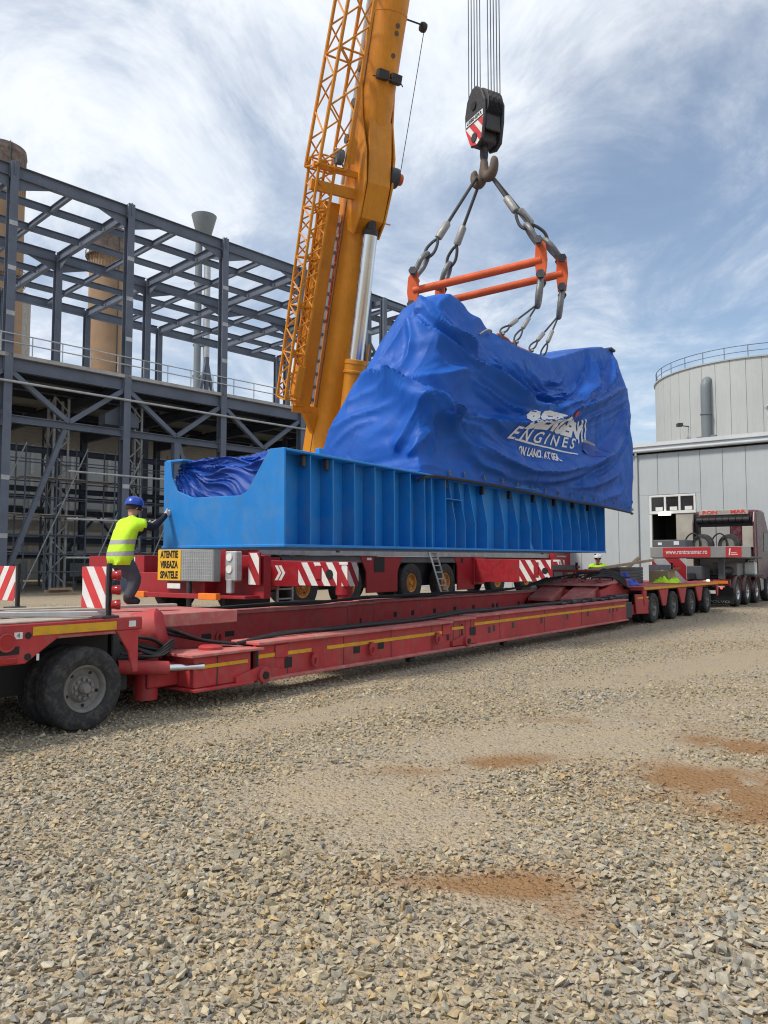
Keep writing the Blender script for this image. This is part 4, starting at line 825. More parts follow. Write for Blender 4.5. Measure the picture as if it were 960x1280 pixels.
def loose():
    def one(name, lab, cat, mb, m, bev=0.006, sm=0): return tag(mb.build(name, m, None, sm, bev), lab, cat)
    b = MB(); b.v = []; b.beam(FT(-0.75, 1.3, 1.085), FT(0.33, 0.25, 1.09), 0.06, 0.05); one('lashing_bar', 'long grey steel bar lying askew on the near trailer deck', 'bar', b, 'galvanised')
    for i, (p, q, lab) in enumerate((((-0.6, 2.1, 1.075), (1.9, 1.15, 1.08), 'long weathered plank lying farthest back on the near trailer deck'), ((-0.9, 1.9, 1.07), (0.9, 1.05, 1.075), 'shorter weathered plank beside the long one on the near trailer deck'))):
        one('loose_plank', lab, 'plank', MB().beam(FT(*p), FT(*q), 0.16, 0.035), 'plank_grey')
    for i, (p, q, lab) in enumerate((((14.9, 1.7, 1.32), (20.4, 1.2, 1.70), 'long thin timber beam sloping above the front bogie'), ((17.6, 1.5, 1.06), (20.6, 1.7, 1.78), 'dark timber leaning under the thin beam on the front bogie'))):
        one('timber_beam', lab, 'timber', MB().beam(FT(*p), FT(*q), 0.11, 0.07), 'wood')
    st = thing('timber_stack', 'stack of dark timbers on the front bogie beside the grey boards', 'timber', FT(19.2, 1.9, 0.982), FT.rot)
    for k in range(5):
        for j in range(3): MB().box(-1.0, 1.0, -0.45 + 0.3 * j, -0.17 + 0.3 * j, 0.1 * k, 0.1 * k + 0.095).build('timber', 'crane_grey', st, bevel=0.01)
    cb = thing('cardboard_box', 'brown open box under the hi-vis vest on the front bogie', 'box', FT(20.5, 0.95, 0.984), FT.rot); MB().box(-0.35, 0.35, -0.3, 0.3, 0, 0.38).build('carton', 'wood', cb, bevel=0.01); MB().prism([(-0.35, -0.3, 0.38), (0.35, -0.3, 0.38), (0.35, -0.5, 0.46), (-0.35, -0.5, 0.46)], (0, 0, 0.01)).build('flap', 'wood', cb)
    wb = tag(MB().box(21.55, 21.6, 0.5, 1.6, 0.99, 1.75).build('warning_board', 'white_paint', None, bevel=0.01), 'white board with a red diagonal band standing on the front bogie', 'board'); wb.location = FT.loc; wb.rotation_euler = FT.rot
    s = MB(); stripes(s, (21.549, 1.6, 0.99), (0, -1, 0), (0, 0, 1), 1.1, 0.76, 0.9, -0.9, 0.004); s.build('stripe', 'sign_red', wb)
loose()
# ================================================================== TRACTOR TRUCK
def truck():
    tk = thing('tractor_truck', 'dark maroon heavy tractor truck hitched to the trailer at right', 'truck', FT.loc, FT.rot)
    def P(name, mb, m, bev=0.01, sm=0, par=None): return mb.build(name, m, par or tk, sm, bev)
    cab = MB(); cab.prism([(30.05, 0.08, 1.0), (32.5, 0.08, 0.75), (32.75, 0.08, 2.0), (32.5, 0.08, 2.95), (31.6, 0.08, 3.85), (30.05, 0.08, 3.80)], (0, 2.46, 0)); c = P('cab', cab, 'truck_maroon', 0.10, 40)
    P('rear_fairing', MB().prism([(29.75, 0.10, 1.0), (30.04, 0.10, 1.0), (30.04, 0.10, 3.78), (29.9, 0.10, 3.7), (29.75, 0.10, 3.3)], (0, 0.06, 0)), 'truck_maroon', 0.01, par=c); P('rear_fairing', MB().prism([(29.75, 2.46, 1.0), (30.04, 2.46, 1.0), (30.04, 2.46, 3.78), (29.9, 2.46, 3.7), (29.75, 2.46, 3.3)], (0, 0.06, 0)), 'black', 0.01, par=c)
    P('side_window', MB().prism([(31.3, 0.074, 2.1), (32.35, 0.074, 2.1), (32.2, 0.074, 2.85), (31.4, 0.074, 2.9)], (0, -0.006, 0)), 'dark_glass', 0, par=c)
    rb = P('roof_board', MB().box(29.95, 30.03, 0.35, 2.30, 3.62, 3.84), 'tan_liner', 0.02, par=c)
    for s_, tx in ((1.85, 'ron'), (0.75, 'mar')): lettering('lettering', tx.upper(), 0.2, (29.948, s_, 3.73), (0, -1, 0), (0, 0, 1), 'print_red', rb, width=0.6, bold=0.008)
    lettering('lettering', 'TRANS', 0.14, (29.948, 1.3, 3.73), (0, -1, 0), (0, 0, 1), 'sign_grey', rb, width=0.45)
    for k in range(8): P('vent_roll', MB().lathe([(0.0, 0), (0.12, 0.01), (0.13, 0.13), (0.12, 0.25), (0, 0.26)], (29.93, 0.30 + k * 0.26, 3.40), (0, 1, 0), 12), 'black', 0, 40, c)
    P('rear_recess', MB().box(29.98, 30.046, 0.25, 2.4, 1.2, 3.56), 'black', 0, par=c)
    for y0, y1, m in ((1.62, 2.22, 'box_grey'), (1.06, 1.60, 'box_grey'), (0.62, 1.04, 'truck_maroon'), (0.16, 0.60, 'tan_liner')): P('locker_door', MB().box(29.90, 29.975, y0, y1, 2.25, 3.12), m, 0.015, par=c)
    # rack floor, batteries, hose reels, board with the haulier's address
    P('rack_floor', MB().box(25.1, 29.6, -0.2, 2.75, 1.78, 1.86), 'crane_grey'); P('rack_leg', MB().box(29.4, 29.6, 0.2, 0.4, 0.95, 1.78), 'crane_grey'); P('rack_leg', MB().box(29.4, 29.6, 2.2, 2.4, 0.95, 1.78), 'crane_grey'); P('rack_leg', MB().box(25.5, 25.7, 0.3, 0.5, 0.95, 1.78), 'crane_grey'); P('rack_leg', MB().box(25.5, 25.7, 2.1, 2.3, 0.95, 1.78), 'crane_grey')
    bd = P('name_board', MB().box(25.0, 25.06, -0.72, 2.78, 1.80, 2.20), 'box_grey', 0.015)
    P('red_panel', MB().box(24.985, 24.998, 0.62, 2.30, 1.82, 2.18), 'sign_red', 0, par=bd); P('red_panel', MB().box(24.985, 24.998, -0.42, 0.10, 1.82, 2.18), 'sign_red', 0, par=bd)
    lettering('lettering', 'www.rontransmar.ro', 0.24, (24.984, 1.46, 2.01), (0, -1, 0), (0, 0, 1), 'print_white', bd, width=1.48, bold=0.004)
    em = MB(); em.prism([(24.984, 0.0, 1.88), (24.984, -0.04, 1.88), (24.984, -0.07, 2.13), (24.984, -0.02, 2.13)], (-0.003, 0, 0)); em.box(24.981, 24.984, -0.30, -0.08, 1.90, 1.93); em.box(24.981, 24.984, -0.26, -0.08, 1.97, 1.99); P('emblem', em, 'print_white', 0, par=bd)
    P('battery_box', MB().box(26.0, 26.9, 1.75, 3.0, 1.865, 2.50), 'crane_grey', 0.03); P('label', MB().box(25.99, 25.998, 2.0, 2.2, 2.3, 2.44), 'print_white', 0); P('label', MB().box(25.99, 25.998, 2.65, 2.8, 2.3, 2.4), 'print_white', 0)
    for t, s in ((27.6, 1.55), (28.4, 0.75)):
        rl = MB(); rl.lathe([(0.10, -0.10), (0.40, -0.10), (0.44, -0.08), (0.44, -0.04), (0.30, 0.0), (0.44, 0.04), (0.44, 0.08), (0.40, 0.10), (0.1, 0.10)], (t, s, 2.31), (-1, 0.25, 0), 28); w = P('spare_tyre', rl, 'tyre', 0, 40); P('spare_rim', MB().lathe([(0, 0.11), (0.14, 0.115), (0.2, 0.105), (0.24, 0.125), (0.26, 0.11)], (t, s, 2.31), (-1, 0.25, 0), 20), 'rim_grey', 0, 40, w)
        P('hoop', MB().tube(smooth_path([(t - 0.2, s + 0.55, 1.86), (t - 0.2, s + 0.6, 2.5), (t - 0.2, s + 0.35, 2.78), (t - 0.2, s + 0.1, 2.6), (t - 0.2, s + 0.05, 2.0)]), 0.03, 8), 'black', 0, 40)
    for s in (1.15, 0.65): P('gas_bag', MB().lathe([(0, 0), (0.14, 0.03), (0.16, 0.2), (0.1, 0.36), (0, 0.4)], (25.6, s, 1.95), (0, 1, 0.1), 12), 'print_white', 0, 60)
    # chassis
    for s in (0.85, 1.72): P('chassis_rail', MB().box(24.0, 32.2, s, s + 0.12, 0.75, 1.0), 'truck_maroon')
    P('fifth_wheel', MB().box(26.4, 27.4, 0.9, 1.8, 1.0, 1.14), 'dark_metal', 0.04); P('toolbox', MB().box(25.0, 26.2, 0.95, 1.7, 1.0, 1.5), 'crane_grey', 0.03); P('side_box', MB().box(27.6, 29.3, 0.3, 1.2, 1.05, 1.62), 'box_grey', 0.03); P('step_plate', MB().box(23.9, 26.0, 1.15, 2.3, 1.0, 1.25), 'dark_metal', 0.03)
    P('air_tank', MB().cyl((26.3, 0.6, 1.3), (27.6, 0.6, 1.3), 0.16, 14), 'dark_metal', 0, 40)
    for t in (26.6, 28.15, 29.8):
        for s, f in ((0.22, False), (2.42, True)): put_wheel('truck', tk, t, s, 0.52, f)
        for s in (0.05, 2.28):
            arc = [(t + 0.64 * math.cos(a), s, 0.52 + 0.64 * math.sin(a)) for a in [R(-5 + i * 19) for i in range(11)]]; mb = MB(); n_ = len(arc); mb.add(arc + [(x, y + 0.36, z) for x, y, z in arc], [(i, i + 1, i + 1 + n_, i + n_) for i in range(n_ - 1)]); m_ = P('mudguard', mb, 'truck_maroon', 0, 40); so = m_.modifiers.new('thick', 'SOLIDIFY'); so.thickness = 0.03
    put_wheel('truck', tk, 32.0, 0.2, 0.52); put_wheel('truck', tk, 32.0, 2.42, 0.52, True)
    P('fuel_tank', MB().box(30.5, 31.35, 0.12, 0.8, 0.45, 1.05), 'galvanised', 0.06)
    bp = P('rear_bumper', MB().box(25.3, 25.42, 0.05, 2.55, 0.78, 1.02), 'truck_maroon', 0.02)
    P('tail_lamp', MB().box(25.28, 25.298, 0.12, 0.62, 0.86, 0.97), 'orange_marker', 0.01, par=bp); P('tail_lamp', MB().box(25.28, 25.298, 2.0, 2.5, 0.86, 0.97), 'lamp_red', 0.01, par=bp)
    P('work_lamp', MB().cyl((25.25, 0.80, 0.96), (25.3, 0.80, 0.96), 0.06, 14), 'lamp_lit', 0, 40, bp); P('brake_lamp', MB().cyl((25.28, 0.35, 0.70), (25.3, 0.35, 0.70), 0.04, 12), 'lamp_lit_red', 0, 40, bp)
    P('number_plate', MB().box(25.3, 25.32, 0.5, 1.0, 0.50, 0.62), 'white_paint', 0); mf = P('mud_flap', MB().box(25.62, 25.66, 0.02, 1.05, 0.12, 0.72), 'black', 0.004)
    lettering('lettering', 'VOLVO', 0.12, (25.618, 0.53, 0.2), (0, -1, 0), (0, 0, 1), 'sign_grey', mf, width=0.75); P('mud_flap', MB().box(25.62, 25.66, 1.6, 2.6, 0.12, 0.72), 'black', 0.004)
    jc = thing('jerry_can', 'white plastic jerry can behind the truck cab', 'canister', FT(28.6, 0.05, 1.14), FT.rot); MB().box(-0.12, 0.12, -0.22, 0.22, 0, 0.50).build('body', 'jerry_can', jc, bevel=0.05); MB().tube([(0, -0.14, 0.5), (0, -0.12, 0.58), (0, 0.05, 0.58), (0, 0.07, 0.5)], 0.02, 8).build('handle', 'jerry_can', jc); MB().cyl((0, 0.15, 0.5), (0, 0.15, 0.56), 0.035, 10).build('cap', 'black', jc)
    P('catwalk', MB().box(28.0, 29.7, -0.2, 1.0, 1.08, 1.135), 'dark_metal', 0.01)
truck()
# ================================================================== MOBILE CRANE
def crane():
    ck = thing('mobile_crane', 'large mobile crane with yellow boom raised and dark red carrier', 'crane', FK.loc, FK.rot)
    RED = 'crane_red'
    def P(name, mb, m=RED, bev=0.012, sm=0, par=None, inv=None): return mb.build(name, m, par or ck, sm, bev, inv)
    lift = 0.21
    # chassis and deck
    P('chassis', MB().box(-9.2, 15.0, 0.75, 2.25, 0.75, 1.75), 'crane_grey', 0.02); P('deck', MB().box(-7.8, 14.4, 0.02, 2.98, 1.90, 1.98), 'galvanised', 0.01); P('deck_edge', MB().box(-7.8, 12.2, -0.04, 0.0, 1.84, 2.05), 'galvanised', 0.01)
    P('deck_rail', MB().cyl((-7.4, 0.1, 2.12), (4.2, 0.1, 2.12), 0.06, 10), 'galvanised', 0, 40)
    for t in (-5.86, -3.65, 0.0, 2.38, 6.75, 9.63, 12.0, -8.3):
        for s, f in ((0.2, False), (2.8, True)): put_wheel('crane', ck, t, s, 0.69 + lift, f, random.uniform(0, 6))
        P('axle', MB().cyl((t, 0.4, 0.69 + lift), (t, 2.6, 0.69 + lift), 0.14, 12), 'black', 0, 40)
    # side panels with wheel arches
    def side(t0, t1, z0=0.62, z1=1.83, slant=0.35, m=RED): return P('side_panel', MB().prism([(t0, 0.0, z0), (t1, 0.0, z0), (t1 + 0.02, 0.0, z1 - 0.5), (t1 + slant, 0.0, z1), (t0 - slant, 0.0, z1), (t0 - 0.02, 0.0, z1 - 0.5)], (0, 0.06, 0)), m)
    side(-2.75, -0.95); P('vent', MB().box(-2.35, -1.75, -0.012, -0.002, 1.30, 1.80), 'black', 0); P('label', MB().box(-2.75, -2.5, -0.012, -0.002, 1.70, 1.78), 'white_paint', 0)
    side(3.25, 4.6, 0.55, 2.0); P('arch', MB().prism([(-0.9, 0.03, 1.62), (3.2, 0.03, 1.62), (3.3, 0.03, 1.83), (-1.2, 0.03, 1.83)], (0, 0.5, 0)), 'crane_grey'); P('arch', MB().prism([(-6.7, 0.03, 1.62), (-2.9, 0.03, 1.62), (-2.6, 0.03, 1.83), (-6.9, 0.03, 1.83)], (0, 0.5, 0)), 'crane_grey')
    P('mudflap', MB().box(3.1, 3.2, 0.1, 0.55, 0.4, 1.6), 'black', 0); P('mudflap', MB().box(-1.0, -0.92, 0.1, 0.55, 0.4, 1.6), 'black', 0)
    P('inner_panel', MB().box(4.6, 11.0, 0.35, 0.42, 0.9, 1.88), 'black', 0); P('port', MB().box(3.5, 3.68, -0.01, -0.002, 1.62, 1.80), 'black', 0)
    # outrigger boxes and extended beams
    def outrigger(t, s_end, z0, z1, arrow=True):
        P('outrigger_box', MB().box(t + 0.02, t + 0.9, -0.1, 3.1, z0 - 0.12, z1 + 0.10))
        b = MB(); b.prism([(t + 0.1, s_end + 1.7, z0), (t + 0.1, s_end + 1.7, z1), (t + 0.1, -0.1, z1 + 0.02), (t + 0.1, -0.1, z0 - 0.02)], (0.34, 0, 0)); bb = P('outrigger_beam', b)
        e = MB(); e.prism([(t + 0.07, s_end, z0 + 0.03), (t + 0.07, s_end, z1 - 0.02), (t + 0.07, s_end + 0.9, z1 - 0.02), (t + 0.07, s_end + 1.7, z1 - 0.0), (t + 0.07, s_end + 1.7, z0 + 0.03)], (0.40, 0, 0)); en = P('striped_end', e)
        st = MB(); stripes(st, (t + 0.069, s_end + 1.68, z0 + 0.04), (0, -1, 0), (0, 0, 1), 1.64, z1 - z0 - 0.08, 0.42, -0.62, 0.004); P('stripe', st, 'white_paint', 0, par=en)
        st = MB(); stripes(st, (t + 0.07, s_end - 0.001, z0 + 0.04), (1, 0, 0), (0, 0, 1), 0.40, z1 - z0 - 0.08, 0.42, -0.62, 0.004); P('stripe', st, 'white_paint', 0, par=en)
        P('port', MB().cyl((t + 0.05, s_end + 0.62, (z0 + z1) / 2), (t + 0.066, s_end + 0.62, (z0 + z1) / 2), 0.12, 16), 'black', 0, par=en); P('reflector', MB().box(t + 0.05, t + 0.066, s_end + 0.02, s_end + 0.28, z1 - 0.1, z1 - 0.03), 'white_paint', 0, par=en)
        P('grip', MB().box(t + 0.04, t + 0.066, s_end + 0.88, s_end + 1.08, z0 + 0.2, z1 - 0.12), RED, 0.01, par=en)
        if arrow:
            c = MB()
            for k in range(2):
                s0 = s_end + 2.55 - 0.14 * k; zc = (z0 + z1) / 2 + 0.02; c.prism([(t + 0.096, s0, zc + 0.2), (t + 0.096, s0 - 0.1, zc + 0.2), (t + 0.096, s0 - 0.24, zc), (t + 0.096, s0 - 0.1, zc - 0.2), (t + 0.096, s0, zc - 0.2), (t + 0.096, s0 - 0.14, zc)], (-0.004, 0, 0))
            P('arrow_mark', c, 'white_paint', 0, par=bb)
        P('jack', MB().lathe([(0.17, 0.0), (0.17, z0 - 0.32), (0.22, z0 - 0.30), (0.22, z1 - z0 + z0 - 0.2)], (t + 0.27, s_end + 0.3, 0.12), (0, 0, 1), 20), RED, 0, 40); P('jack_foot', MB().lathe([(0.0, 0.0), (0.5, 0.0), (0.5, 0.08), (0.25, 0.16), (0.17, 0.2)], (t + 0.27, s_end + 0.3, 0.10), (0, 0, 1), 20), RED, 0, 40); P('jack_mat', MB().box(t - 0.4, t + 1.2, s_end - 0.5, s_end + 1.1, 0.004, 0.10), 'wood', 0.01)
    outrigger(-7.9, -3.2, 0.98, 1.66); outrigger(4.40, -3.75, 0.86, 1.76, False)
    # far rear outrigger seen past the sign
    b = MB(); b.box(-9.35, -8.8, 2.9, 5.5, 1.30, 1.82); fo = P('outrigger_beam', b); st = MB(); stripes(st, (-9.351, 4.6, 1.34), (0, -1, 0), (0, 0, 1), 1.3, 0.44, 0.42, 0.7, 0.004); P('stripe', st, 'white_paint', 0, par=fo)
    P('jack', MB().cyl((-9.1, 5.2, 0.1), (-9.1, 5.2, 1.3), 0.16, 16), RED, 0, 40)
    # rear: warning box, lights, tail
    P('tail_frame', MB().box(-9.7, -7.9, 0.0, 2.9, 0.80, 1.35)); sb = P('warning_box', MB().box(-10.0, -9.75, -0.65, 1.48, 1.14, 1.96), 'sign_grey', 0.02)
    sg = P('warning_sign', MB().box(-10.014, -10.002, 0.56, 1.46, 1.16, 1.945), 'sign_yellow', 0, par=sb)
    for k, tx in enumerate(('ATENTIE', 'VIREAZA', 'SPATELE')): lettering('lettering', tx, 0.25, (-10.0145, 1.01, 1.82 - k * 0.265), (0, -1, 0), (0, 0, 1), 'black', sg, width=0.70, bold=0.012)
    gr = MB()
    for k in range(17): gr.box(-10.008, -10.001, -0.62 + k * 0.068, -0.608 + k * 0.068, 1.18, 1.92)
    for k in range(9): gr.box(-10.006, -10.001, -0.63, 0.50, 1.20 + k * 0.085, 1.212 + k * 0.085)
    P('mesh_panel', gr, 'galvanised', 0, par=sb)
    lp = P('lamp_cluster', MB().box(-9.72, -9.5, -1.15, -0.75, 1.15, 1.9), 'galvanised', 0.03); P('lamp', MB().cyl((-9.75, -0.92, 1.75), (-9.71, -0.92, 1.75), 0.1, 14), 'white_paint', 0, 40, lp); P('lamp', MB().cyl((-9.75, -0.92, 1.45), (-9.71, -0.92, 1.45), 0.1, 14), 'white_paint', 0, 40, lp); P('lamp_bracket', MB().box(-9.74, -9.6, -1.0, -0.82, 0.85, 1.2), 'galvanised', 0.02, par=lp)
    P('tail_post', MB().box(-9.3, -8.5, -0.35, 0.3, 0.80, 1.98)); pn = P('striped_post', MB().box(-9.38, -9.32, -1.62, -1.22, 1.05, 1.88)); st = MB(); stripes(st, (-9.381, -1.24, 1.07), (0, -1, 0), (0, 0, 1), 0.36, 0.78, 0.5, -0.62, 0.004); P('stripe', st, 'white_paint', 0, par=pn)
    P('tail_block', MB().box(-9.25, -9.0, -1.65, 0.0, 0.72, 1.80)); P('tail_step', MB().box(-9.75, -8.9, -1.5, -0.1, 0.72, 0.80)); P('winch_hub', MB().cyl((-8.45, -0.10, 2.1), (-8.3, -0.2, 2.1), 0.16, 16), 'black', 0, 40); P('cap_block', MB().box(-8.6, -7.9, -0.08, 0.9, 1.76, 2.35))
    P('bumper_bar', MB().box(-10.15, -10.05, -0.9, 2.4, 0.72, 0.84)); P('bumper_tip', MB().box(-10.18, -10.03, -0.95, -0.30, 0.70, 0.86), 'orange_marker', 0.01); P('bumper_tip', MB().box(-10.18, -10.03, 1.8, 2.45, 0.70, 0.86), 'orange_marker', 0.01); P('number_plate', MB().box(-9.99, -9.97, 0.6, 1.1, 0.95, 1.08), 'white_paint', 0)
    P('skirt', MB().box(-9.0, -7.3, 0.0, 0.1, 0.25, 0.80), 'black', 0); P('prop_leg', MB().cyl((-9.9, 0.35, 0.0), (-9.9, 0.35, 1.3), 0.07, 10), 'dark_metal', 0, 40)
    def ladder(p, q, ax, n):
        p, q, ax = V(p), V(q), V(ax); m = MB()
        for s in (-1, 1): m.beam(p + ax * s, q + ax * s, 0.05, 0.06)
        for k in range(n): c = p.lerp(q, (k + 0.6) / n); m.beam(c - ax, c + ax, 0.04, 0.04)
        P('ladder', m, 'galvanised', 0)
    ladder((1.55, -0.55, 0.15), (1.25, -0.06, 2.1), (0.24, 0, 0), 8); ladder((-7.35, -0.6, 0.2), (-7.35, -0.6, 1.0), (0.3, 0, 0), 3)
    # driver's cab at the far front, engine hood
    cb = P('cab', MB().prism([(12.6, 0.1, 1.0), (16.0, 0.1, 1.0), (16.2, 0.1, 2.1), (15.7, 0.1, 3.3), (13.2, 0.1, 3.3), (12.6, 0.1, 2.3)], (0, 2.8, 0)), RED, 0.06); P('window', MB().prism([(13.7, 0.094, 2.1), (15.4, 0.094, 2.1), (15.2, 0.094, 3.0), (13.8, 0.094, 3.0)], (0, -0.006, 0)), 'dark_glass', 0, par=cb); P('mirror', MB().box(15.7, 15.9, -0.25, -0.05, 1.9, 2.6), 'black', 0.02, par=cb); P('storage_tube', MB().cyl((6.4, 0.1, 2.13), (12.0, 0.1, 2.13), 0.12, 12), 'galvanised', 0, 40)
    P('front_post', MB().box(12.1, 12.5, -0.3, 0.2, 0.8, 2.2))
    # superstructure
    P('turntable', MB().cyl((-4.2, 1.5, 1.985), (-4.2, 1.5, 2.35), 1.25, 32), 'crane_grey', 0, 40)
    inv = FK.I
    B0 = V(-2.0, 25.5, 5.45); a = V(4.43, -7.7, 25.4).normalized(); az = V(4.43, -7.7, 0).normalized(); hh = V(-az.y, az.x, 0); hh = V(0.867, 0.498, 0); dn = a.cross(hh); 
    if dn.y > 0: dn = -dn
    def bp(l, h, v): return B0 + a * l + hh * h + dn * v
    sf = MB(); base = V(-2.35, 25.9, 0)
    for s in (-1, 1): sf.prism([base + hh * (s * 0.75) - az * 1.6 + UP * 2.36, base + hh * (s * 0.75) + az * 1.3 + UP * 2.36, base + hh * (s * 0.75) + az * 1.3 + UP * 3.0, base + hh * (s * 0.75) - az * 0.4 + UP * 4.2, base + hh * (s * 0.75) - az * 1.5 + UP * 4.0], hh * (s * 0.12))
    P('slew_frame', sf, 'crane_yellow', 0.01, inv=inv)
    cw = MB()
    for k in range(5): cw.prism([base - az * 4.6 - hh * 1.6 + UP * (2.4 + 0.42 * k), base - az * 3.0 - hh * 1.6 + UP * (2.4 + 0.42 * k), base - az * 3.0 + hh * 1.6 + UP * (2.4 + 0.42 * k), base - az * 4.6 + hh * 1.6 + UP * (2.4 + 0.42 * k)], UP * 0.4)
    P('counterweight', cw, 'crane_yellow', 0.02, inv=inv)
    # boom: flat sides, rounded underside
    W, Hh = 0.47, 0.50
    def section(l, k=1.0):
        pts = [(-W, -Hh), (W, -Hh), (W, 0.02)]
        pts += [(W * math.cos(q), 0.02 + Hh * math.sin(q)) for q in [R(18 * i) for i in range(1, 10)]] + [(-W, 0.02)]
        return [bp(l, x * k, y * k) for x, y in pts]
    def boom_seg(l0, l1, k, name, sm=30):
        m = MB(); A = section(l0, k); Bq = section(l1, k); n = len(A); m.add(A + Bq, [(i, (i + 1) % n, (i + 1) % n + n, i + n) for i in range(n)] + [tuple(range(n)), tuple(range(2 * n - 1, n - 1, -1))]); return P(name, m, 'crane_yellow', 0, sm, inv=inv)
    bo = boom_seg(-2.6, 17.2, 1.10, 'boom'); boom_seg(17.2, 26.2, 0.96, 'boom_section'); boom_seg(17.0, 17.22, 1.18, 'boom_collar'); boom_seg(13.05, 13.12, 1.12, 'boom_collar'); boom_seg(7.25, 7.3, 1.115, 'boom_collar'); boom_seg(8.05, 8.1, 1.115, 'boom_collar')
    sm_ = MB()
    for l0, l1 in ((-2, 2.0), (2.02, 5.0), (5.02, 8.8), (9.62, 13.0)): sm_.prism([bp(l0, -W * 1.1 - 0.002, 0.05), bp(l1, -W * 1.1 - 0.002, 0.05), bp(l1, -W * 1.1 - 0.002, 0.075), bp(l0, -W * 1.1 - 0.002, 0.075)], hh * -0.006)
    P('weld_seam', sm_, 'hook_brown', 0, inv=inv)
    hd = MB(); hd.prism([bp(25.9, -0.55, -0.5), bp(27.2, -0.55, -0.3), bp(27.3, -0.55, 0.9), bp(26.6, -0.55, 1.3), bp(25.9, -0.55, 0.5)], hh * 0.12); hd.prism([bp(25.9, 0.43, -0.5), bp(27.2, 0.43, -0.3), bp(27.3, 0.43, 0.9), bp(26.6, 0.43, 1.3), bp(25.9, 0.43, 0.5)], hh * 0.12); P('boom_head', hd, 'crane_yellow', 0.01, inv=inv)
    # luffing bracket: pair of flared cheeks and a pin
    brk = P('luffing_bracket', MB().prism([bp(7.15, 0, 0.40), bp(7.75, 0, 0.62), bp(9.75, 0, 0.62), bp(9.95, 0, 0.58)], hh * 0.001), 'crane_yellow', 0, inv=inv)
    for s in (-1, 1):
        ck_ = MB(); ck_.prism([bp(6.9, s * 0.44, 0.35), bp(6.75, s * 0.40, 0.72), bp(7.25, s * 0.40, 0.98), bp(8.25, s * 0.42, 1.08), bp(9.15, s * 0.46, 0.85), bp(10.15, s * 0.50, 0.30), bp(11.15, s * 0.52, 0.02), bp(8.75, s * 0.53, -0.1)], hh * (s * 0.06)); P('cheek_plate', ck_, 'crane_yellow', 0.01, par=brk, inv=inv)
    P('web_plate', MB().prism([bp(6.85, -0.38, 0.55), bp(7.25, -0.38, 0.97), bp(8.25, -0.38, 1.06), bp(9.15, -0.38, 0.84), bp(10.15, -0.38, 0.5)], hh * 0.76), 'crane_yellow', 0.01, par=brk, inv=inv)
    pn = MB(); pn.cyl(bp(8.6, 0.40, 0.80), bp(8.6, 0.66, 0.80), 0.30, 22); P('pin_plate', pn, 'dark_metal', 0, 40, inv=inv, par=brk); P('pin_cap', MB().cyl(bp(8.6, 0.66, 0.80), bp(8.6, 0.84, 0.80), 0.17, 18), 'spreader_orange', 0, 40, inv=inv, par=brk)
    ct, cm_, cb_ = bp(6.85, 0.05, 0.85), bp(3.05, 0.08, 1.15), bp(-2.2, 0.1, 1.60)
    rod = P('luffing_rod', MB().cyl(ct, cm_, 0.235, 24), 'chrome', 0, 40, inv=inv); P('rod_eye', MB().lathe([(0.24, -0.05), (0.24, 0.1), (0.15, 0.16), (0.15, 0.4)], ct, ct - cm_, 18), 'hook_black', 0, 40, inv=inv, par=rod)
    bl = P('luffing_barrel', MB().lathe([(0.25, -0.02), (0.34, 0.0), (0.35, 0.12), (0.33, 0.14), (0.33, 0.32), (0.355, 0.34), (0.355, 0.40), (0.31, 0.42), (0.31, 5.2)], cm_, cb_ - cm_, 28), 'crane_yellow', 0, 40, inv=inv)
    P('pipe', MB().cyl(bp(3.6, 0.42, 1.2), bp(-2, 0.44, 1.6), 0.035, 8), 'crane_yellow', 0, 40, inv=inv, par=bl)
    # service pipe and red lettering band along the left side
    P('boom_pipe', MB().cyl(bp(1.4, -0.68, 0.0), bp(7.3, -0.68, 0.0), 0.055, 8), 'white_paint', 0, 40, inv=inv); P('boom_pipe', MB().cyl(bp(8.2, -0.70, -0.05), bp(15.2, -0.70, -0.05), 0.06, 8), 'white_paint', 0, 40, inv=inv)
    for k in range(14): P('hose_clip', MB().cyl(bp(1.5 + k * 0.42, -0.70, 0.02), bp(1.6 + k * 0.42, -0.70, 0.02), 0.075, 8), 'shackle', 0, 40, inv=inv)
    lettering('lettering', 'LIEBHERR', 0.36, bp(5.6, -W * 1.1 - 0.01, -0.2), a, -dn, 'print_red', ck, inv, width=3.2, bold=0.01)
    lettering('lettering', 'LIEBHERR', 0.36, bp(10.6, -W * 1.1 - 0.01, -0.2), a, -dn, 'print_red', ck, inv, width=3.6, bold=0.01)
    # lamp brackets across the underside
    lb = MB(); lb.tube([bp(11.25, -0.45, 0.45), bp(11.2, -0.2, 0.75), bp(11.2, 0.35, 0.75), bp(11.25, 0.6, 0.4)], 0.02, 6); lbo = P('lamp_bar', lb, 'dark_metal', 0, 40, inv=inv)
    for h_ in (-0.22, 0.22):
        c = bp(11.3, h_, 0.62); P('boom_lamp', MB().beam(c - hh * 0.17, c + hh * 0.17, 0.20, 0.26, a), 'hook_black', 0.01, inv=inv, par=lbo)
    wl = MB(); wl.cyl(bp(13.1, 0.5, 0.2), bp(13.1, 0.98, 0.25), 0.025, 8); P('sensor_arm', wl, 'hook_black', 0, 40, inv=inv); P('sensor_reel', MB().lathe([(0, -0.1), (0.13, -0.08), (0.15, 0), (0.13, 0.08), (0, 0.1)], bp(13.05, 1.05, 0.25), hh, 14), 'hook_black', 0, 40, inv=inv)
    P('sensor_cable', MB().tube(catenary(bp(13.0, 1.1, 0.25), bp(8.5, 0.75, 0.85), 0.03), 0.012, 5), 'rope', 0, inv=inv); P('stub', MB().cyl(bp(7.3, 0.45, 0.55), bp(7.3, 0.85, 0.55), 0.02, 6), 'crane_yellow', 0, inv=inv)
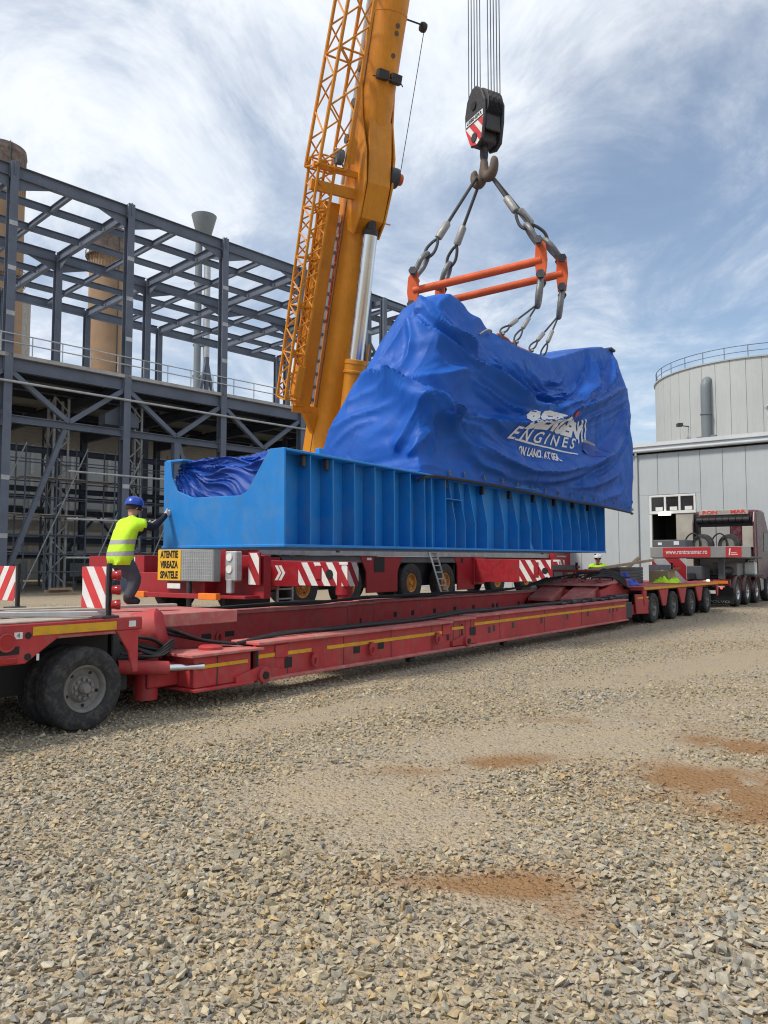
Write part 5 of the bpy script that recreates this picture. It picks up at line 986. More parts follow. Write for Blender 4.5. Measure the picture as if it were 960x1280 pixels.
    for l in (11.9, 12.5, 12.7): P('stain', MB().cyl(bp(l, 0.05, 0.575), bp(l, 0.05, 0.581), 0.07, 12), 'hook_brown', 0, inv=inv)
    # folding lattice jib stowed along the left side, with its solid side beam
    jb = P('jib_side_beam', MB().beam(bp(1.3, -1.02, -0.10), bp(7.6, -0.98, -0.10), 0.36, 0.52, hh), 'crane_yellow', 0.012, inv=inv)
    def truss(l0, l1, c0, c1, w0, w1, n, r=0.045):
        """four chords from (h, v) centre c0 to c1"""
        m = MB(); cor = ((-1, -1), (1, -1), (1, 1), (-1, 1))
        def pt(i, k):
            q = k / n; return bp(l0 + (l1 - l0) * q, c0[0] + (c1[0] - c0[0]) * q + cor[i][0] * (w0[0] + (w1[0] - w0[0]) * q), c0[1] + (c1[1] - c0[1]) * q + cor[i][1] * (w0[1] + (w1[1] - w0[1]) * q))
        ch = [MB().cyl(pt(i, 0), pt(i, n), r, 8) for i in range(4)]
        j = P('jib_truss', ch[0], 'crane_yellow', 0, 40, inv=inv)
        for c in ch[1:]: P('chord', c, 'crane_yellow', 0, 40, par=j, inv=inv)
        for i in range(4):
            lc = MB(); e = (i + 1) % 4
            for k in range(n): lc.cyl(pt(i if k % 2 else e, k), pt(e if k % 2 else i, k + 1), r * 0.5, 6)
            for k in range(0, n + 1, 4): lc.cyl(pt(i, k), pt(e, k), r * 0.55, 6)
            P('lacing', lc, 'crane_yellow', 0, 40, par=j, inv=inv)
    truss(1.5, 8.75, (-1.58, 0.10), (-1.50, 0.10), (0.22, 0.36), (0.26, 0.40), 20, 0.05)
    truss(8.45, 19.5, (-1.42, 0.15), (-0.95, 0.15), (0.42, 0.52), (0.36, 0.46), 14, 0.055)
    P('jib_bracket', MB().beam(bp(7.9, -1.9, 0.35), bp(7.9, -0.4, 0.50), 0.22, 0.30, a), 'crane_yellow', 0.01, inv=inv); P('jib_bracket', MB().beam(bp(8.45, -1.9, 0.35), bp(8.45, -0.45, 0.50), 0.16, 0.18, a), 'crane_yellow', 0.01, inv=inv); P('jib_bracket', MB().beam(bp(1.2, -1.3, -0.1), bp(1.2, -0.4, 0.1), 0.16, 0.25, a), 'crane_yellow', 0.01, inv=inv)
    P('jib_foot', MB().prism([bp(1.1, -1.0, 0.2), bp(1.1, -0.5, 0.2), bp(0.4, -0.5, 0.1)], dn * -0.3), 'crane_yellow', 0.01, inv=inv)
    P('jib_block', MB().beam(bp(1.6, -1.45, 0.4), bp(2.6, -1.4, 0.4), 0.3, 0.25, hh), 'crane_yellow', 0.02, inv=inv); P('jib_sheave', MB().cyl(bp(8.8, -1.3, 0.55), bp(8.8, -1.1, 0.55), 0.22, 18), 'crane_grey', 0, 40, inv=inv)
    for l, h_ in ((9.4, -0.95), (10.4, -0.9), (11.4, -0.85)): P('jib_pulley', MB().cyl(bp(l, h_, 0.3), bp(l, h_ + 0.1, 0.3), 0.14, 14), 'crane_grey', 0, 40, inv=inv)
    P('jib_plate', MB().prism([bp(8.7, -1.0, 0.6), bp(9.6, -0.98, 0.62), bp(9.3, -0.7, 0.62), bp(8.7, -0.7, 0.6)], dn * 0.03), 'crane_yellow', 0, inv=inv)
    return B0, a, hh, dn
BOOM = crane()
# ================================================================== THE HANGING LOAD: base frame and tarpaulins
def skid():
    k = thing('engine_base_frame', 'bright blue ribbed steel base frame of the lifted engine', 'base frame', FL.loc, FL.rot)
    def P(name, mb, m='skid_blue', bev=0.006, sm=0, par=None): return mb.build(name, m, par or k, sm, bev)
    L_, z0, z1 = 13.55, 1.82, 3.11
    ep = MB(); ep.prism([(0, 0, z0 + 0.005), (0, 0, z1 + 0.004), (0, 0.26, z1 + 0.004), (0, 0.66, 2.57), (0, 0.80, 2.52), (0, 1.70, 2.53), (0, 2.02, 2.64), (0, 2.14, 2.85), (0, 2.17, 3.09), (0, 2.31, 3.09), (0, 2.31, z0 + 0.005)], (-0.035, 0, 0)); P('end_plate', ep)
    P('bottom_flange', MB().box(-0.05, L_, -0.02, 2.33, z0 - 0.012, z0 + 0.03), bev=0.008)
    for s0, s1, nm in ((0.0, 0.34, 0), (1.97, 2.31, 1)): P('top_flange', MB().box(0.0, L_, s0 - 0.015, s1, z1 - 0.035, z1), bev=0.008)
    P('web', MB().box(0.0, L_ - 0.02, 0.235, 0.255, z0 + 0.001, z1 - 0.036), bev=0); P('web', MB().box(0.30, L_ - 0.02, 2.05, 2.07, z0 + 0.001, z1 - 0.036), bev=0)
    P('end_plate', MB().box(L_ - 0.03, L_, 0.0, 2.31, z0 + 0.001, z1 - 0.036)); P('floor_plate', MB().box(0, L_ - 0.04, 0.26, 2.045, z0 + 0.002, z0 + 0.03), bev=0)
    ts = [0.52, 1.03, 1.56, 2.10, 2.65, 3.15, 3.62, 3.86, 4.36, 4.72, 5.10, 5.52] + [6.05 + 0.80 * i for i in range(2)] + [7.55 + 0.66 * i for i in range(9)]
    for i, t in enumerate(ts):
        if t > L_ - 0.1: continue
        dpt = 0.004 if t < 4.5 else 0.14
        for sa, sg in ((0.0, 1), (2.31, -1)):
            q = [(t, sa + sg * 0.012, z0 + 0.001), (t, sa + sg * 0.012, z0 + 0.50), (t, sa + sg * (0.012 + dpt), z1 - 0.036), (t, sa + sg * 0.234, z1 - 0.036), (t, sa + sg * 0.234, z0 + 0.001)]
            P('rib', MB().prism(q, (0.022, 0, 0)), bev=0.004)
    for i in range(len(ts) - 1):     # round weep-hole plugs on the web
        t = (ts[i] + ts[i + 1]) / 2; P('plug', MB().cyl((t, 0.235, 2.35 + 0.02 * (i % 3)), (t, 0.222, 2.35 + 0.02 * (i % 3)), 0.025, 12), 'galvanised', 0, 40)
    for t in (0.46, 0.98, 2.72, 4.50, 6.0, 7.3, 8.6, 9.9, 11.2, 12.4):
        cl = MB(); cl.box(t - 0.035, t + 0.035, 0.06, 0.14, z1 - 0.20, z1 - 0.04); P('clamp_bolt', cl, 'black' if t > 4 else 'dark_metal', 0.01)
    for t, h in ((0.78, 0.09), (4.1, 0.1), (4.6, 0.06)): P('lug', MB().box(t - 0.05, t + 0.05, 0.02, 0.10, z1, z1 + h), bev=0.008)
    P('inspection_plate', MB().box(4.86, 5.0, 0.226, 0.234, 1.90, 2.12), 'white_paint', 0.004); P('shelf', MB().box(4.38, 5.08, 0.03, 0.23, 2.72, 2.74)); P('gusset', MB().prism([(8.25, 0.05, z0 + 0.001), (8.55, 0.05, z0 + 0.001), (8.25, 0.05, z0 + 0.28)], (0, 0.15, 0)))
    for t in (1.2, 9.0, 12.8): P('drain', MB().cyl((t, 0.05, z0 - 0.075), (t, 0.05, z0 - 0.046), 0.03, 10), 'dark_metal', 0, 40)
    pp = MB()
    for j in range(3): pp.tube(smooth_path([(7.2 + 0.2 * j, -0.06, z1 + 0.03 + 0.05 * j), (8.2 + 0.2 * j, -0.07, z1 + 0.06 + 0.04 * j), (9.4, -0.06, z1 + 0.03 + 0.03 * j), (11.5, -0.07, z1 - 0.01 + 0.03 * j)]), 0.018, 6)
    P('pipework', pp, 'skid_blue', 0, 40)
skid()
# stations along the load: t, near-bottom (s,z), near shoulder (s,z), near top s, top z, far top s, far shoulder s  (mirrored bottom on the far side)
STN = [
 (3.50, 0.12, 2.98, 0.12, 3.00, 0.40, 3.02, 1.9, 2.18, 3.00),
 (3.58, 0.04, 3.04, 0.12, 3.70, 0.40, 3.95, 1.9, 2.18, 3.70),
 (3.85, 0.01, 3.085, 0.10, 4.15, 0.42, 4.62, 1.8, 2.20, 4.15),
 (4.25, -0.01, 3.085, 0.06, 4.50, 0.40, 5.35, 1.62, 2.20, 4.62),
 (4.60, -0.02, 3.085, 0.04, 4.75, 0.38, 6.05, 1.40, 2.10, 4.95),
 (4.85, -0.02, 3.085, 0.03, 4.95, 0.36, 6.55, 1.20, 2.00, 5.30),
 (5.20, -0.03, 3.085, 0.00, 5.10, 0.34, 6.78, 1.12, 2.00, 5.40),
 (5.70, -0.04, 3.085, -0.06, 5.00, 0.32, 6.74, 1.25, 2.05, 5.40),
 (6.30, -0.05, 3.085, -0.14, 4.95, 0.24, 6.56, 1.60, 2.2, 5.2),
 (7.00, -0.05, 3.085, -0.20, 4.85, 0.10, 6.36, 1.9, 2.4, 5.0),
 (8.50, -0.05, 3.06, -0.26, 4.85, 0.02, 6.32, 2.25, 2.55, 4.9),
 (9.60, -0.09, 3.04, -0.30, 4.95, -0.02, 6.42, 2.3, 2.6, 4.9),
 (10.8, -0.14, 3.02, -0.33, 5.20, -0.12, 6.82, 2.4, 2.65, 5.2),
 (11.8, -0.20, 3.02, -0.35, 5.60, -0.20, 7.16, 2.5, 2.66, 5.6),
 (12.8, -0.25, 3.00, -0.36, 5.90, -0.22, 7.42, 2.5, 2.66, 5.9),
 (13.7, -0.28, 2.98, -0.36, 6.20, -0.22, 7.56, 2.5, 2.66, 6.2),
 (14.5, -0.28, 2.97, -0.36, 6.40, -0.20, 7.34, 2.5, 2.66, 6.4),
 (15.1, -0.28, 2.96, -0.35, 6.20, -0.15, 6.92, 2.45, 2.66, 6.2),
 (15.28, -0.26, 2.96, -0.34, 4.9, -0.12, 5.60, 2.4, 2.66, 4.9),
 (15.22, -0.24, 2.96, -0.28, 3.3, -0.10, 3.60, 2.4, 2.6, 3.3)]
NA, NB = 470, 330
def vn2(x, y):
    rs = np.random.RandomState(9); g = rs.rand(64, 64); xi = np.floor(x).astype(int); yi = np.floor(y).astype(int); fx = x - xi; fy = y - yi; fx = fx * fx * (3 - 2 * fx); fy = fy * fy * (3 - 2 * fy)
    return (g[xi % 64, yi % 64] * (1 - fx) + g[(xi + 1) % 64, yi % 64] * fx) * (1 - fy) + (g[xi % 64, (yi + 1) % 64] * (1 - fx) + g[(xi + 1) % 64, (yi + 1) % 64] * fx) * fy
def loft():
    C0 = 1.16; prof = []
    for t, sb, zb, ss, zs, st, zt, sft, sfs, zfs in STN:
        far = 2 * C0
        base = [(sb, zb), (ss + (sb - ss) * 0.25, zb + (zs - zb) * 0.55), (ss, zs), ((ss + st) / 2 * 1.0 + 0.0, (zs + zt) / 2 + 0.06), (st, zt - 0.03), (st * 0.75 + sft * 0.25, zt + 0.02), ((st + sft) / 2, zt + 0.03)]
        fb = far - sb; full = base + [(st * 0.25 + sft * 0.75, zt + 0.02), (sft, zt - 0.03), ((sft + sfs) / 2, (zt + zfs) / 2 + 0.05), (sfs, zfs), (sfs + (fb - sfs) * 0.25, zb + (zfs - zb) * 0.55), (fb, zb)]
        q = np.array(full); d = np.r_[0, np.cumsum(np.linalg.norm(np.diff(q, axis=0), axis=1))]; u = np.linspace(0, d[-1], NB)
        prof.append(np.stack([np.full(NB, t), np.interp(u, d, q[:, 0]), np.interp(u, d, q[:, 1])], -1))
    prof = np.array(prof)
    mid = prof[:, [0, NB // 8, NB // 4, NB // 2], :]; L_ = np.r_[0, np.cumsum(np.linalg.norm(np.diff(mid, axis=0), axis=2).mean(1))]
    u = np.linspace(0, L_[-1], NA); out = np.zeros((NA, NB, 3))
    for k in range(3):
        for j in range(NB): out[:, j, k] = np.interp(u, L_, prof[:, j, k])
    for _ in range(3): out[1:-1] = (out[:-2] + 2 * out[1:-1] + out[2:]) / 4
    return out
FOLDS = [
 ([(4.9,0.69,6.61),(4.75,0.74,6.38),(4.68,0.7,6.24)], 0.07, 0.25, 0.25),
 ([(4.68,0.7,6.24),(4.61,0.93,6.11),(4.44,1.07,5.76),(4.27,1.23,5.41),(4.13,1.54,5.12)], 0.05, 0.3, 0.18),
 ([(4.65,0.68,6.17),(4.58,0.33,5.8),(4.9,0.14,5.58),(5.37,0.04,5.4),(5.71,0.01,5.36)], 0.09, 0.3, 0.12),
 ([(4.82,0.53,6.49),(4.79,0.3,6.12),(5.13,0.16,5.86),(5.85,0.08,5.78)], 0.07, 0.22, 0.1),
 ([(4.13,1.64,5.09),(4.06,1.22,5.03),(3.99,0.87,4.9),(4.06,0.36,4.86),(4.58,0.11,5.02),(5.32,0.01,5.21)], 0.07, 0.4, 0.14),
 ([(4.02,1.01,4.96),(3.95,0.68,4.82),(3.92,0.21,4.44),(4.41,0.04,4.36),(5.56,-0.04,4.36)], 0.15, 0.55, 0.1),
 ([(3.92,0.2,4.42),(3.7,0.24,4.07),(3.56,0.43,3.71),(3.54,0.55,3.51)], 0.05, 0.12, 0.24),
 ([(3.82,0.09,3.84),(3.57,0.16,3.54),(3.54,0.31,3.4)], 0.045, 0.1, 0.2),
 ([(3.92,0.19,4.4),(3.85,0.1,4.08),(3.88,0.08,3.84),(4.06,0.04,3.5)], 0.05, 0.25, 0.1),
 ([(3.99,0.14,4.38),(4.31,0.05,4.13),(4.99,-0.0,3.8),(5.56,-0.04,3.67)], 0.06, 0.28, 0.12),
 ([(3.7,2.11,3.99),(3.67,1.79,4.13),(3.7,1.52,4.26),(3.76,0.66,4.4)], 0.035, 0.14, 0.1),
 ([(3.88,1.89,4.55),(3.88,1.45,4.69),(3.92,0.83,4.76)], 0.03, 0.14, 0.1),
 ([(3.56,1.94,3.69),(3.61,1.46,4.05),(3.64,1.01,4.13)], 0.02, 0.1, 0.1),
 ([(4.65,0.88,6.18),(4.41,0.72,5.69),(4.16,0.74,5.22),(4.06,0.97,5.03)], 0.05, 0.22, 0.16),
 ([(4.55,0.34,5.75),(4.44,0.26,5.35),(4.68,0.11,5.15),(5.22,0.02,5.2)], 0.05, 0.25, 0.15),
 ([(4.9,0.69,6.61),(4.68,0.41,6.18),(4.9,0.21,5.91),(5.37,0.13,5.81),(5.8,0.07,5.66)], 0.05, 0.18, 0.09),
 ([(5.51,0.06,5.51),(6.04,-0.04,5.28),(6.67,-0.13,5.12),(7.25,-0.2,4.93),(8.99,-0.25,5.07),(10.34,-0.26,5.5),(11.24,-0.26,6.07),(11.67,-0.24,6.67)], 0.159, 0.3, 0.12),
 ([(6.23,0.0,5.58),(6.71,-0.1,5.27),(7.25,-0.2,4.93)], 0.073, 0.1, 0.16),
 ([(6.43,0.03,5.76),(7.2,-0.11,5.39),(8.31,-0.19,5.2),(9.62,-0.23,5.36),(10.77,-0.25,5.82),(11.24,-0.24,6.31)], 0.098, 0.18, 0.09),
 ([(7.2,-0.02,5.84),(7.83,-0.13,5.45),(8.6,-0.19,5.29),(9.96,-0.22,5.59),(10.72,-0.23,5.94)], 0.073, 0.14, 0.08),
 ([(7.97,-0.06,5.81),(8.46,-0.15,5.48),(9.09,-0.18,5.48),(9.86,-0.19,5.7)], 0.061, 0.12, 0.08),
 ([(8.7,-0.12,5.69),(9.28,-0.16,5.65),(10.0,-0.15,6.03)], 0.061, 0.1, 0.07),
 ([(5.37,-0.02,5.06),(6.04,-0.1,4.86),(7.0,-0.19,4.73),(8.36,-0.25,4.89),(9.86,-0.26,5.28)], 0.061, 0.16, 0.09),
 ([(5.32,-0.02,4.28),(6.23,-0.12,4.36),(8.17,-0.24,4.68),(9.77,-0.28,5.13),(11.48,-0.32,5.74),(12.78,-0.31,6.46),(13.6,-0.25,7.23)], 0.146, 0.4, 0.14),
 ([(5.32,-0.02,4.09),(6.23,-0.1,3.89),(7.39,-0.15,3.85)], 0.061, 0.25, 0.2),
 ([(5.32,-0.02,3.86),(5.95,-0.06,3.66),(7.49,-0.12,3.58),(9.33,-0.18,3.7),(11.43,-0.29,4.18),(13.98,-0.34,5.0)], 0.146, 0.4, 0.3),
 ([(10.24,-0.3,5.22),(11.67,-0.33,5.69),(13.26,-0.35,6.19),(14.83,-0.3,6.6)], 0.073, 0.2, 0.12),
 ([(10.62,-0.32,5.02),(12.15,-0.35,5.45),(13.55,-0.36,5.89),(14.69,-0.36,6.27)], 0.061, 0.18, 0.12),
 ([(14.65,-0.35,6.09),(13.5,-0.34,5.13),(11.81,-0.3,4.32),(10.34,-0.22,3.82)], 0.085, 0.3, 0.16),
 ([(14.42,-0.35,5.48),(13.98,-0.34,4.84),(12.82,-0.31,4.1),(11.1,-0.22,3.58)], 0.073, 0.25, 0.14),
 ([(10.05,-0.15,3.33),(11.58,-0.23,3.51),(12.82,-0.29,3.79),(14.08,-0.32,4.25)], 0.098, 0.25, 0.18),
 ([(10.77,-0.16,3.16),(12.39,-0.24,3.16),(14.22,-0.3,3.61)], 0.073, 0.2, 0.14),
 ([(11.77,-0.23,6.85),(11.48,-0.27,6.23),(10.81,-0.27,5.74)], 0.073, 0.16, 0.1),
 ([(12.58,-0.24,7.06),(12.25,-0.29,6.43),(11.53,-0.31,5.85)], 0.061, 0.16, 0.1),
 ([(13.65,-0.29,6.92),(13.21,-0.33,6.34),(12.2,-0.34,5.87)], 0.061, 0.2, 0.14)]
def drape():
    """loft of the wrapped engine plus its folds: each fold is a crest with a steep flank and a long one"""
    P0 = loft(); ta = np.gradient(P0, axis=0); tb = np.gradient(P0, axis=1); n0 = np.cross(tb, ta); n0 /= np.linalg.norm(n0, axis=2, keepdims=True) + 1e-9
    if n0[NA // 2, NB // 2, 2] < 0: n0 = -n0
    for _ in range(6): n0[1:-1, 1:-1] = (n0[1:-1, 1:-1] * 2 + n0[:-2, 1:-1] + n0[2:, 1:-1] + n0[1:-1, :-2] + n0[1:-1, 2:]) / 6
    n0 /= np.linalg.norm(n0, axis=2, keepdims=True) + 1e-9
    wob = np.stack([vn2(P0[..., 0] * 1.3 + 5, P0[..., 2] * 1.3), vn2(P0[..., 0] * 1.3 + 9, P0[..., 2] * 1.3 + 4), vn2(P0[..., 0] * 1.3, P0[..., 2] * 1.3 + 11)], -1) - 0.5
    Q = P0 + wob * 0.10; disp = np.zeros(P0.shape[:2])
    fl = list(FOLDS); rs = np.random.RandomState(4)
    for pts, a, wb, wa in FOLDS:           # finer creases that follow the main ones
        for k in range(3):
            o = np.array([rs.uniform(-.25, .25), 0, rs.uniform(-.28, .28)]); c = rs.uniform(0, .4), rs.uniform(.6, 1); q = np.array(pts); m = max(2, int(len(q) * (c[1] - c[0]) + 1)); i0 = int(c[0] * (len(q) - 1)); q = q[i0:i0 + m]
            if len(q) >= 2: fl.append((q + o, a * rs.uniform(.1, .3), wb * rs.uniform(.22, .45), wa * rs.uniform(.45, .7)))
    for pts, a, wb, wa in fl:
        q = np.array(pts, float); fine = []
        for i in range(len(q) - 1):
            p0, p1, p2, p3 = q[max(i - 1, 0)], q[i], q[i + 1], q[min(i + 2, len(q) - 1)]
            for t in np.linspace(0, 1, 5, endpoint=False): fine.append(.5 * (2 * p1 + (p2 - p0) * t + (2 * p0 - 5 * p1 + 4 * p2 - p3) * t * t + (3 * p1 - p0 - 3 * p2 + p3) * t ** 3))
        fine = np.array(fine + [q[-1]]); best = np.full(P0.shape[:2], 9.); sd = np.zeros_like(best); par = np.zeros_like(best); nseg = len(fine) - 1
        lo = fine.min(0) - 1.2; hi = fine.max(0) + 1.2; msk = ((P0 > lo) & (P0 < hi)).all(2); X = Q[msk]; N_ = n0[msk]; b = np.full(len(X), 9.); s_ = np.zeros(len(X)); pr = np.zeros(len(X))
        for i in range(nseg):
            A, B = fine[i], fine[i + 1]; ab = B - A; u = np.clip(((X - A) @ ab) / (ab @ ab + 1e-9), 0, 1); r = X - A - u[:, None] * ab; d = np.linalg.norm(r, axis=1); better = d < b; sg = np.sign(np.einsum('ij,ij->i', np.cross(np.broadcast_to(ab, N_.shape), N_), r)); b = np.where(better, d, b); s_ = np.where(better, sg, s_); pr = np.where(better, (i + u) / nseg, pr)
        below = s_ if (np.cross(fine[-1] - fine[0], N_.mean(0))[2] < 0) else -s_
        w = np.where(below > 0, wb, wa * .62); x = b / w; prof = np.exp(-x * 1.15) * np.cos(np.minimum(x, 3.0) * 1.25) ; prof = np.where(x > 3.0, 0, prof); ends = np.clip(np.minimum(pr, 1 - pr) * 5 + .15, 0, 1) ** .7
        disp[msk] += 2.3 * a * prof * ends
    edge = np.clip(np.minimum(np.arange(NB), NB - 1 - np.arange(NB)) / 20, 0, 1)[None]; disp *= .25 + .75 * edge
    z = P0[..., 2]; t = P0[..., 0]; s = P0[..., 1]
    def rid(x, y): return 1 - np.abs(2 * vn2(x, y) - 1)
    disp += .030 * (rid(t * 1.2 + z * .9, z * 1.6 - t * .5 + s) - .5) + .014 * (rid(t * 3.1 + z * 1.5 + s, z * 3.6 - t * 1.1) - .5) + .010 * (vn2(t * 5 + s * 2, z * 5) - .5)
    disp += .05 * np.exp(-((z - 3.25) / .16) ** 2) * (rid(t * 2.6, z * 6 + s) - .3)
    for _ in range(0): disp[1:-1, 1:-1] = (disp[1:-1, 1:-1] * 4 + disp[:-2, 1:-1] + disp[2:, 1:-1] + disp[1:-1, :-2] + disp[1:-1, 2:]) / 8
    disp *= np.clip(np.minimum(np.arange(NB), NB - 1 - np.arange(NB)) / 13, 0, 1)[None]
    return P0 + n0 * disp[..., None]

def tarp():
    Pq = drape(); v = Pq.reshape(-1, 3); i = np.arange(NA * NB).reshape(NA, NB)
    f = np.stack([i[:-1, :-1], i[1:, :-1], i[1:, 1:], i[:-1, 1:]], -1).reshape(-1, 4)
    mb = MB(); mb.v = [tuple(p) for p in v.tolist()]; mb.f = [tuple(q) for q in f.tolist()]; mb.m = [0] * len(mb.f)
    o = mb.build('engine_tarpaulin', 'tarp_blue', None, 80); o.location = FL.loc; o.rotation_euler = FL.rot; so = o.modifiers.new('thick', 'SOLIDIFY'); so.thickness = 0.006; so.offset = -1
    tag(o, 'large royal blue tarpaulin draped over the lifted engine', 'tarpaulin')
    # printed lettering pressed onto the cloth
    bv = BVHTree.FromPolygons([Vector(p) for p in v.tolist()], f.tolist())
    def press(name, polys, m, off=0.016):
        b2 = MB(); vs_, fs = polys; out = []
        for t, z in vs_:
            h = bv.ray_cast(Vector((t, -3.0, z)), Vector((0, 1, 0))); hit = h[0] if h[0] is not None else Vector((t, -0.35, z)); n_ = h[1] if h[1] is not None else Vector((0, -1, 0))
            if n_.y > 0: n_ = -n_
            out.append(hit + n_ * off)
        b2.add(out, fs); b2.build(name, m, o)
    def line(body, size, ta, za, tb, zb, italic=0.0, sp=1.0, bold=0.0, wave=0.0):
        vs_, fs = text_mesh(body, size, shear=italic, space=sp, bold=bold, maxedge=0.09); xs = [q.x for q in vs_]; x0, x1 = min(xs), max(xs)
        return [(ta + (tb - ta) * (q.x - x0) / (x1 - x0), za + (zb - za) * (q.x - x0) / (x1 - x0) + q.y + wave * math.sin(4.5 * (q.x - x0) / (x1 - x0))) for q in vs_], fs
    press('lettering', line('BERGEN', 0.46, 7.05, 4.50, 10.9, 4.80, 0.3, 1.0, 0.03, 0.05), 'print_white'); press('lettering', line('ENGINES', 0.34, 6.6, 4.20, 10.45, 4.42, 0.25, 1.5, 0.006), 'print_white'); press('lettering', line('ON LAND. AT SEA.', 0.25, 7.25, 3.92, 9.5, 3.98, 0.1, 1.0, 0.01), 'print_white')
    n_ = 40; g = [(6.95 + 3.6 * k / n_, 4.10 + 0.07 * k / n_ + d) for d in (0, 0.035) for k in range(n_ + 1)]; press('underline', (g, [(k, k + 1, k + n_ + 2, k + n_ + 1) for k in range(n_)]), 'print_white')
    for j in range(3):   # three swooshes closing the word
        g = []
        for d in (0, 0.05):
            for k in range(n_ + 1): a = k / n_; g.append((10.35 + 0.23 * j + 0.42 * a + 0.10 * math.sin(a * 5) + d * 1.6, 4.98 + 0.05 * j - 0.50 * a + d * 0.4))
        press('emblem', (g, [(k, k + 1, k + n_ + 2, k + n_ + 1) for k in range(n_)]), 'print_white')
    g = [(9.62 + 0.17 * math.cos(2 * math.pi * k / 14), 5.02 + 0.075 * math.sin(2 * math.pi * k / 14)) for k in range(14)]; press('emblem', (g, [tuple(range(14))]), 'print_red')
    g = [(11.0 + x * 0.75, 4.20 + y * 0.36) for y in (0, 0.5, 1) for x in (0, 0.33, 0.66, 1)]; press('patch', (g, [(r * 4 + c_, r * 4 + c_ + 1, r * 4 + c_ + 5, r * 4 + c_ + 4) for r in range(2) for c_ in range(3)]), 'tarp_navy', 0.006)
    g = [(10.85 + x * 1.0, 4.56 + y * 0.07 - 0.02 * x) for y in (0, 1) for x in (0, 0.25, 0.5, 0.75, 1)]; press('strap', (g, [(c_, c_ + 1, c_ + 6, c_ + 5) for c_ in range(4)]), 'sign_grey')
    for ta, za, tb, zb in ((11.95, 3.1, 12.05, 6.9), (8.05, 3.3, 7.9, 6.0), (12.2, 6.6, 13.6, 7.25)):   # sewn seams
        n2 = 60; g = [(ta + (tb - ta) * k / n2 + d, za + (zb - za) * k / n2) for d in (0, 0.03) for k in range(n2 + 1)]; press('seam', (g, [(k, k + 1, k + n2 + 2, k + n2 + 1) for k in range(n2)]), 'tarp_navy', 0.006)
    for k in range(16):                                                      # eyelets along the lower hem
        i2 = 60 + k * 25; p = Vector(Pq[i2, 5].tolist()); eo = MB(); eo.tube([p + Vector((0.035 * math.cos(q), -0.03, 0.035 * math.sin(q))) for q in [j2 * math.pi / 6 for j2 in range(12)]], 0.010, 6, closed=True); eo.build('eyelet', 'shackle', o)
    # red lashing rope along the opening and dark tie rope along the lower hem
    hem = MB(); hem.tube([Vector((p[0], p[1] - 0.03, p[2] - 0.02)) for p in Pq[4:-3, 1].tolist()], 0.028, 6); hem.build('hem_rope', 'rubber', o)
    rope = MB(); rope.tube([(bv.ray_cast(Vector((t, 0.16 + 0.04 * math.sin(t * 5), 12)), Vector((0, 0, -1)))[0] or Vector((t, 0.1, 6.4))) + Vector((0, -0.02, 0.015)) for t in np.linspace(6.9, 9.6, 30)], 0.022, 6); rope.build('lashing_rope', 'spreader_orange', o)
    lp = MB(); h0 = bv.ray_cast(Vector((6.1, -3, 6.15)), Vector((0, 1, 0)))[0] or Vector((6.1, 0, 6.15)); lp.tube(smooth_path([h0, h0 + Vector((0.12, -0.10, 0.10)), h0 + Vector((0.35, -0.10, 0.14)), h0 + Vector((0.42, 0.02, 0.06))]), 0.02, 6); lp.build('tie_loop', 'sling_collar', o)
    ft = MB(); ft.box(13.55, 13.9, -0.3, -0.05, 7.48, 7.56); ft.build('corner_pad', 'dark_metal', o, bevel=0.02)
tarp()
def end_tarp():
    # crumpled sheet stuffed into the notch of the base frame: a front flap hanging just behind the end plate, then back over what it covers
    na, nb = 110, 130; mb = MB(); vs_ = []
    for i in range(na + 1):
        a = i / na
        for j in range(nb + 1):
            b = j / nb; s = 0.29 + 1.87 * b; edge = min(1.0, b * 14, (1 - b) * 10)
            if a < 0.45: q = a / 0.45; t = 0.045 + 0.10 * q * q; z = 2.44 + 0.62 * q
            else: q = (a - 0.45) / 0.55; t = 0.145 + 1.9 * q; z = 3.06 + 0.07 * math.sin(q * 3.1) - 0.25 * q * q
            z = 2.46 + (z - 2.46) * (0.80 + 0.20 * edge) + 0.05 * b
            # creases fan out from the far upper corner where the sheet is tied
            ds, dz = 2.25 - s, 3.05 - z - 0.35 * t; rr_ = math.hypot(ds, dz); an = math.atan2(dz, ds) + 0.10 * mnoise.noise(V(s * 2, z * 2, 5))
            r1 = 1 - abs(2 * mnoise.noise(V(an * 6.5, rr_ * 0.55, 3.3))); r2 = 1 - abs(2 * mnoise.noise(V(an * 14 + 3, rr_ * 1.1, 8.1))); r3 = mnoise.noise(V(s * 5, z * 5 + t * 5, 2.2))
            fold = 0.13 * (abs(r1) ** 2.2 - 0.4) + 0.06 * (abs(r2) ** 3 - 0.3) + 0.012 * r3
            if a < 0.45: t = max(0.012, t - fold * 0.8 * min(1, a * 6)); z += 0.03 * r1
            else: z += fold
            vs_.append((t, s, z))
    mb.add(vs_, [(i * (nb + 1) + j, (i + 1) * (nb + 1) + j, (i + 1) * (nb + 1) + j + 1, i * (nb + 1) + j + 1) for i in range(na) for j in range(nb)])
    o = mb.build('end_tarpaulin', 'tarp_navy', None, 80); o.location = FL.loc; o.rotation_euler = FL.rot
    tag(o, 'small crumpled dark blue tarpaulin stuffed in the notch of the base frame', 'tarpaulin')
end_tarp()
